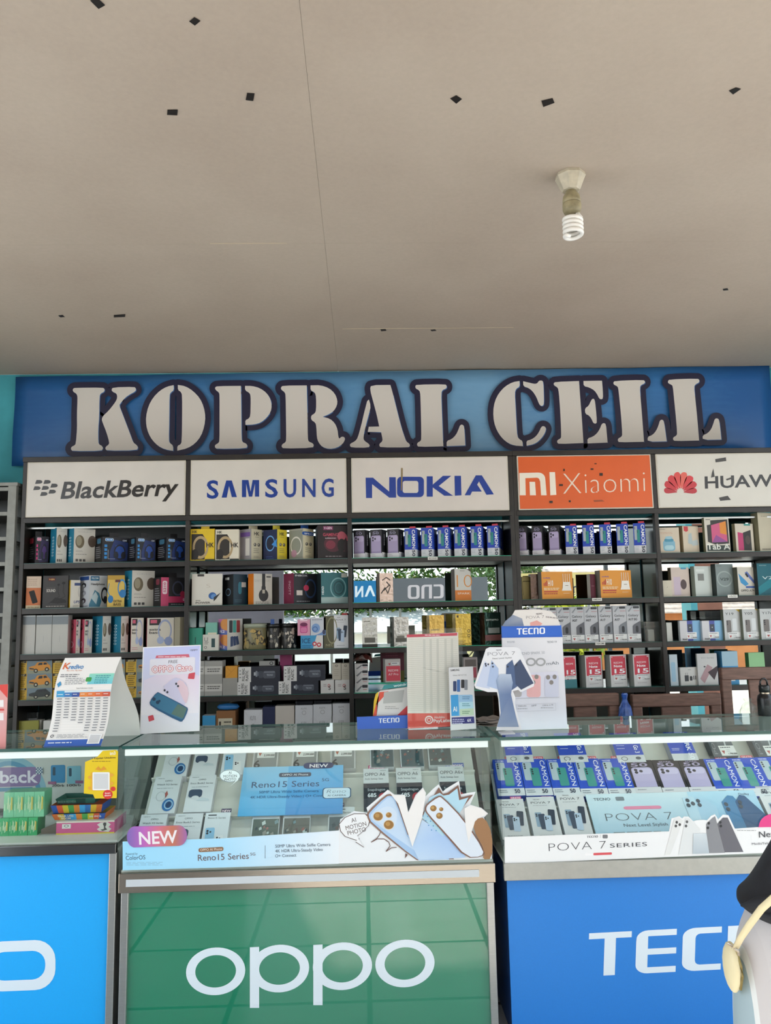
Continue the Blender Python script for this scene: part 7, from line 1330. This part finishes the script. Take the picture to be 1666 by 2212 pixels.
# continuous body grown from a skeleton
J = {'pelvis': (.02, 0, .92, .10), 'waist': (.12, .01, 1.03, .08), 'chest': (.24, .03, 1.21, .09), 'neck': (.30, .05, 1.38, .05), 'head': (.32, .07, 1.48, .085), 'crown': (.33, .06, 1.57, .07)}
for s, n in ((-1, 'l'), (1, 'r')):
    J['hip' + n] = (.08 * s, 0, .86, .075); J['knee' + n] = (.10 * s, -.01, .48, .06); J['ank' + n] = (.11 * s, .02, .09, .04); J['toe' + n] = (.12 * s, -.0 + .15, .03, .032)
    J['sho' + n] = (.27 + .17 * s, .03, 1.29 + .05 * (s < 0), .035); J['elb' + n] = (.29 + .19 * s, .10, 1.12, .04); J['wri' + n] = (.34 + .10 * s, .27, 1.10, .027); J['pal' + n] = (.34 + .08 * s, .35, 1.10, .03)
    for k in range(5):
        dx = (-.034 + .017 * k) * (1 if k else 1.25); ln = (.045, .075, .085, .078, .06)[k]; J[f'fa{k}{n}'] = (.34 + .08 * s + dx, .38 + (0 if k else -.03), 1.10, .0095); J[f'fb{k}{n}'] = (.34 + .08 * s + dx * 1.25 - (.015 if k == 0 else 0), .38 + ln * .6, 1.095, .0085); J[f'fc{k}{n}'] = (.34 + .08 * s + dx * 1.3 - (.02 if k == 0 else 0), .38 + ln, 1.08, .0075)
E_ = [('pelvis', 'waist'), ('waist', 'chest'), ('chest', 'neck'), ('neck', 'head'), ('head', 'crown')]
for n in 'lr':
    E_ += [('pelvis', 'hip' + n), ('hip' + n, 'knee' + n), ('knee' + n, 'ank' + n), ('ank' + n, 'toe' + n), ('chest', 'sho' + n), ('sho' + n, 'elb' + n), ('elb' + n, 'wri' + n), ('wri' + n, 'pal' + n)]
    for k in range(5): E_ += [('pal' + n, f'fa{k}{n}'), (f'fa{k}{n}', f'fb{k}{n}'), (f'fb{k}{n}', f'fc{k}{n}')]
keys = list(J); me = bpy.data.meshes.new('body'); me.from_pydata([J[k][:3] for k in keys], [(keys.index(a), keys.index(b)) for a, b in E_], []); body = bpy.data.objects.new('body', me); COL.objects.link(body); body.parent = per
me.materials.append(mat('skin', 'b98a6c', rough=.55)); sk = body.modifiers.new('skin', 'SKIN'); ss = body.modifiers.new('sub', 'SUBSURF'); ss.levels = 1; ss.render_levels = 2
for i, k in enumerate(keys): v = me.skin_vertices[0].data[i]; v.radius = (J[k][3],) * 2; v.use_root = (k == 'pelvis')
STR = bpy.data.materials.new('striped_cloth'); STR.use_nodes = True; nt = STR.node_tree; b = nt.nodes['Principled BSDF']; b.inputs['Roughness'].default_value = .8
tcn = nt.nodes.new('ShaderNodeTexCoord'); sp_ = nt.nodes.new('ShaderNodeSeparateXYZ'); cr = nt.nodes.new('ShaderNodeValToRGB'); mm = nt.nodes.new('ShaderNodeMath'); mm.operation = 'MULTIPLY_ADD'; mm.inputs[1].default_value = 7.0; mm.inputs[2].default_value = 20.15; fr = nt.nodes.new('ShaderNodeMath'); fr.operation = 'FRACT'
nt.links.new(tcn.outputs['Object'], sp_.inputs[0]); nt.links.new(sp_.outputs[0], mm.inputs[0]); nt.links.new(mm.outputs[0], fr.inputs[0]); nt.links.new(fr.outputs[0], cr.inputs[0]); nt.links.new(cr.outputs[0], b.inputs['Base Color']); cr.color_ramp.interpolation = 'CONSTANT'
e = cr.color_ramp.elements; e[0].position = 0; e[0].color = (.62, .58, .57, 1); e[1].position = .55; e[1].color = (.75, .76, .74, 1)
for p_, c_ in ((.6, (.36, .46, .50, 1)), (.78, (.75, .76, .74, 1)), (.83, (.6, .56, .55, 1))): q = e.new(p_); q.color = c_
rings('trousers', [(.06, 0, 0, .215, .15, .03), (.35, 0, 0, .215, .16, .03), (.6, 0, 0, .215, .165, .025), (.78, .0, 0, .205, .165, .02), (.88, .03, 0, .185, .155, .01), (.98, .09, .01, .14, .12, 0)], STR)
BCL = mat('black_cloth', '1c1e24', rough=.75, noise=.3, scale=25)
rings('black_top', [(.868, .06, -.01, .215, .2, .03), (.889, .022, -.01, .21, .195, .02), (.897, .02, -.01, .2, .19, .02), (.912, .04, 0, .19, .18, .02), (.975, .085, .01, .185, .165, .01), (1.06, .15, .02, .18, .155, .0), (1.2, .24, .03, .2, .145, 0), (1.3, .275, .035, .2, .13, 0), (1.345, .285, .04, .14, .10, 0), (1.38, .30, .05, .07, .065, 0)], BCL)
MB().tube([(-.02, -.12, .915), (-.12, -.09, .912), (-.165, -.05, .903), (-.196, -.03, .897)], .03, 10, taper=[.03, .03, .018, .002]).build('hem_fold', BCL, per, smooth=True)
for s in (-1, 1): MB().tube([(.27 + .14 * s, .03, 1.30 + .04 * (s < 0)), (.28 + .18 * s, .06, 1.22), (.29 + .19 * s, .10, 1.12), (.32 + .14 * s, .2, 1.11), (.34 + .11 * s, .25, 1.103)], .05, 12, taper=[.07, .072, .062, .052, .045]).build('sleeve', BCL, per, smooth=True)
HAIR = mat('dark_hair', '1a1512', rough=.5, noise=.3, scale=60); MB().lathe([(.001, 0), (.05, .005), (.088, .05), (.096, .10), (.086, .15), (.05, .178), (.001, .186)], 20, o=(.32, .045, 1.42)).build('hair', HAIR, per, smooth=True)
for s in (-1, 1): MB().lathe([(.001, 0), (.05, .0), (.055, .03), (.045, .06), (.02, .075), (.001, .077)], 16, o=(.115 * s, .06, .0), sx=.85, sy=2.2).build('shoe', BLK, per, smooth=True)
# face details
for s in (-1, 1): MB().lathe([(.001, -.008), (.012, -.004), (.013, .002), (.008, .008), (.001, .01)], 10, o=(.32 + .033 * s, .152, 1.495)).build('eye', mat('eye_white', 'e9e4dc', rough=.2), per, smooth=True)
MB().lathe([(.001, -.02), (.014, -.016), (.012, 0), (.006, .03), (.001, .034)], 10, o=(.32, .162, 1.465), c=None).build('nose', MATS['skin'], per, smooth=True); MB().tube([(.295, .152, 1.428), (.32, .160, 1.425), (.345, .152, 1.428)], .006, 6).build('mouth', mat('lips', '9a5a50', rough=.4), per, smooth=True)
CREAM = mat('cream_leather', 'e6d8ae', rough=.45)
bgp = onY(1582, 2090, 1.98); bgo = thing('shoulder_bag', 'cream zipped shoulder bag hanging on the left hip of the person', 'bag', (bgp.x, 1.98, bgp.z - .055))
MB().lathe([(.002, 0), (.012, .004), (.022, .014), (.030, .03), (.034, .05), (.034, .07), (.029, .09), (.018, .106), (.006, .112)], 32, sx=.5, sy=1.0).build('bag_body', CREAM, bgo, smooth=True)
MB().tube([(.006, -.024, .016), (.008, -.0345, .05), (.007, -.0345, .07), (.004, -.022, .1)], .003, 6).build('zip', mat('brass_zip', '8a7a4a', rough=.35, metal=.6), bgo)
def strap(pxs, Yl, wd=.017):
    pts = [onY(x, y, Yq) for (x, y), Yq in zip(pxs, Yl)]; mb = MB(); n = len(pts)
    for k in range(n):
        d = (pts[min(k + 1, n - 1)] - pts[max(k - 1, 0)]).normalized(); e_ = d.cross(Vector((0, 1, 0))).normalized() * wd / 2
        mb.v += [tuple(pts[k] - e_), tuple(pts[k] + e_)]
    for k in range(n - 1): mb.f.append([2 * k, 2 * k + 1, 2 * k + 3, 2 * k + 2]); mb.c.append(None); mb.m.append(0)
    mb.v = [tuple(Vector(v) - bgo.location) for v in mb.v]; so2 = mb.build('strap', CREAM, bgo, smooth=True); t_ = so2.modifiers.new('thick', 'SOLIDIFY'); t_.thickness = .003; return so2
strap([(1588, 2048), (1600, 2025), (1620, 1995), (1645, 1962), (1675, 1935), (1720, 1880), (1780, 1790), (1830, 1700), (1880, 1560)], [1.87, 1.83, 1.80, 1.79, 1.79, 1.80, 1.83, 1.86, 1.93], .016)
q = onY(1584, 2043, 1.87) - bgo.location; MB().tube([(q.x - .012, q.y, q.z + .006), (q.x - .004, q.y - .006, q.z), (q.x + .008, q.y - .006, q.z - .01), (q.x + .012, q.y, q.z - .02)], .003, 6).build('buckle', STEEL, bgo)
# ================================================================== the street outside, seen in the shelf mirrors and panels
def mir(px, py, Yr): p = onY(px, py, 2 * YM - Yr); return (p.x, p.z)
GRD = mat('street_concrete', 'b7b0a4', rough=.9, noise=.18, scale=1.5); struct('ground_street', MB().box(-40, 40, -60, YF, -.22, -.12), GRD)
struct('trim_step', MB().box(XL, XR, YF - .3, YF, -.12, 0), mat('step_concrete', 'a8a39a', rough=.85, noise=.1))
def sign(label, q, col, Yr, draw, name='street_sign'):
    x = [mir(*p, Yr) for p in q]; xs = [p[0] for p in x]; zs = [p[1] for p in x]; cx = (min(xs) + max(xs)) / 2; o = thing(name, label, 'sign', (cx, Yr, min(zs)), group='signs on the street side')
    MB().box(min(xs) - cx, max(xs) - cx, -.06, 0, 0, max(zs) - min(zs), col).build('sign_box', GLOSSP, o)
    for s in (min(xs) - cx + .1, max(xs) - cx - .14): MB().box(s, s + .04, -.05, -.01, -min(zs) - .12, 0).build('sign_post', ALUGREY, o)
    A = Art(lambda a, b: (-(mir(a, b, Yr)[0] - cx), mir(a, b, Yr)[1] - min(zs)), eps=.001); A.yd = True; draw(A); A.out(Plane((0, 0, 0), (-1, 0, 0), (0, 0, 1)), 'lettering', PRINT, o)
sign('grey board with pale wide letters standing at the street side', [(849, 1250), (1053, 1246), (1053, 1310), (849, 1310)], '6d6e72', -3.0, lambda A: tecno(A, (1012, 1291), (881, 1294), (0, -30), 'd0c3c4'))
sign('blue board with white letters standing at the street side', [(700, 1256), (815, 1254), (815, 1310), (700, 1310)], '2f7cae', -3.0, lambda A: (A.poly([(811, 1288), (802, 1265), (797, 1265), (788, 1289), (793, 1289), (800, 1274), (806, 1288)], 'e6eef2'), A.poly([(785, 1290), (785, 1266), (781, 1266), (772, 1281), (772, 1266), (767, 1266), (767, 1290), (771, 1290), (781, 1275), (781, 1290)], 'e6eef2')))
sign('cream board with dark letters standing at the street side', [(1128, 1243), (1285, 1236), (1285, 1283), (1128, 1283)], 'd9c07a', -2.6, lambda A: A.text('WEU', (1274, 1264), (1237, 1267), 14, '2a3244', 'b'))
sign('yellow board with dark letters low at the street side', [(1000, 1404), (1085, 1402), (1085, 1432), (1000, 1432)], 'd9cf9a', -5.0, lambda A: A.text('GORE', (1044, 1424), (1003, 1425), 13, '3a4c5c', 'b'))
sign('plum board standing at the street side', [(500, 1236), (566, 1236), (566, 1262), (500, 1262)], '8f3460', -3.2, lambda A: A.greek(510, 1246, 556, 1, 5, 5, 'd8a4bc'))
sign('narrow red and yellow upright sign at the street side', [(571, 1318), (581, 1318), (581, 1356), (571, 1356)], 'c8452c', -3.6, lambda A: A.rect(571, 1338, 581, 1356, 'd8a83c'))
# roller-door box and front posts of the shop
struct('trim_1', MB().box(XL, XR, YF - .06, YF, 2.98, ZC + .15), mat('fascia_paint', '5d6f78', rough=.6, noise=.1))
pol = MB().tube([(XL - .5, -3.0, 2.52), (4.2, -3.0, 2.46)], .035, 10).build('awning_pole', mat('dark_pole', '3a3c3e', rough=.5)); tag(pol, 'dark awning pole spanning the street side above the boards', 'pole')
for x in (XL - .4, 4.1): MB().box(x - .03, x + .03, -3.03, -2.97, -.12, 2.5).build('pole_leg', MATS['dark_pole'], pol)
# brown side wall with teal pillar at the right front
tx0, tz = mir(1487, 1300, -1.25); tx1 = mir(1501, 1300, -1.25)[0]; bx1 = mir(1557, 1300, -1.25)[0]
struct('trim_2', MB().box(tx0, tx1, -1.5, -1.16, -.12, ZC), mat('pillar_teal', '3f8790', rough=.7, noise=.15, scale=4))
struct('wall_front', MB().box(tx1, bx1, -1.45, -1.2, -.12, ZC), mat('brown_plaster', '7d4f3f', rough=.85, noise=.25, scale=5))
fx = mir(612, 1330, -1.1)[0]; struct('wall_front_left', MB().box(XL - .12, fx, -1.22, -1.1, -.12, ZC), mat('grey_violet_wall', '77727c', rough=.8, noise=.15, scale=3))
# far house with a tiled roof
hx = 9.0; hs = thing('roadside_house', 'orange walled house with a pale tiled roof across the street', 'house', (hx, -13.0, -.12))
MB().box(-3.5, 3.5, -4, 0, 0, 1.7).build('walls', mat('orange_wall', 'd98a52', rough=.8, noise=.2, scale=2), hs)
RT2 = mat('clay_tiles', 'cbb2a2', rough=.8, noise=.3, scale=6)
for r_ in range(12):
    mb = MB(); z0, y0 = 1.65 + r_ * .12, .45 - r_ * .2; mb.hexa([(-4, y0, z0), (4, y0, z0), (4, y0 - .24, z0 + .125), (-4, y0 - .24, z0 + .125)], [(-4, y0, z0 + .04), (4, y0, z0 + .04), (4, y0 - .24, z0 + .165), (-4, y0 - .24, z0 + .165)]); mb.build('roof_course', RT2, hs)
for x in (-1.8, 1.2):
    wdw = MB().box(x, x + 1.0, 0, .05, .7, 1.5).build('window', mat('window_frame_white', 'd8d8d2', rough=.5), hs); MB().box(x + .06, x + .94, .05, .06, .76, 1.44).build('pane', mat('dark_pane', '2c3a44', rough=.1), wdw)
# low white wall and shed roofs across the street
lw = MB().box(-9, 4.6, -9.3, -9.1, -.12, .95).build('low_wall', mat('white_plaster', 'e8e6de', rough=.8, noise=.08, scale=3)); tag(lw, 'low white roadside wall across the street', 'wall')
sh = thing('roadside_shed', 'grey sheet roofed shed behind the low white wall', 'shed', (-1.0, -12.2, -.12)); MB().box(-4.5, 4.5, -2.5, 0, 0, 1.3).build('walls', MATS['white_plaster'], sh)
MB().hexa([(-4.8, .4, 1.25), (4.8, .4, 1.25), (4.8, -2.8, 1.85), (-4.8, -2.8, 1.85)], [(-4.8, .4, 1.3), (4.8, .4, 1.3), (4.8, -2.8, 1.9), (-4.8, -2.8, 1.9)]).build('roof', mat('sheet_roof', 'a9a8a4', rough=.6, metal=.2, noise=.2, scale=3), sh)
def leafy(label, loc, rx, ry, rz, n, cols, seed, name='street_tree', trunk=True):
    o = thing(name, label, 'tree', loc, group='greenery across the street'); rnd = random.Random(seed); mb = MB()
    for k in range(n):
        th = rnd.uniform(0, 2 * math.pi); ph = math.acos(rnd.uniform(-1, 1)); q = rnd.uniform(.55, 1.05) * (1 + .25 * math.sin(3 * th + seed) * math.sin(2 * ph)); p = Vector((rx * q * math.sin(ph) * math.cos(th), ry * q * math.sin(ph) * math.sin(th), rz * (1.05 + q * math.cos(ph))))
        d = Vector((rnd.uniform(-1, 1), rnd.uniform(-1, 1), rnd.uniform(-1, 1))).normalized(); e_ = d.orthogonal().normalized(); s_ = rnd.uniform(.1, .24); mb.face([p, p + (d + e_ * .4) * s_ * .6, p + d * s_ * 1.4, p + (d - e_ * .4) * s_ * .6], rnd.choice(cols))
    f = mb.build('foliage', mat('leaf', rough=.55, attr=True, noise=.1, scale=3), o); f['kind'] = 'stuff'
    MB().tube([(0, 0, -loc[2] - .12), (.03, 0, rz * .6), (.0, .04, rz * 1.1)], .1, 8, taper=[.13, .09, .05]).build('trunk', mat('bark', '5c4a3a', rough=.9, noise=.3, scale=12), o)
GC = ['2f4c18', '3f6420', '263f12', '547a2a', '365718', '7a8422']
for k, (x, y, rx, rz, n) in enumerate(((-5.2, -15, 2.2, 1.2, 3600), (-1.6, -15.6, 2.4, 1.15, 4000), (1.6, -16, 2.2, 1.2, 3600), (4.4, -15, 1.6, 1.7, 3200))):
    leafy(f'{["round", "wide", "bushy", "tall pale"][k]} green tree across the street, {ORD[k]} in the row', (x, y, .75), rx, rx * .7, rz, n, GC if k < 3 else ['5c7a44', '748f58', '4a6636'], k + 1)
leafy('yellow green bush in front of the tiled house', (5.6, -11.0, .2), .9, .8, .9, 1600, ['c8c83c', 'a9b43c', '8aa03c'], 9, 'street_bush')
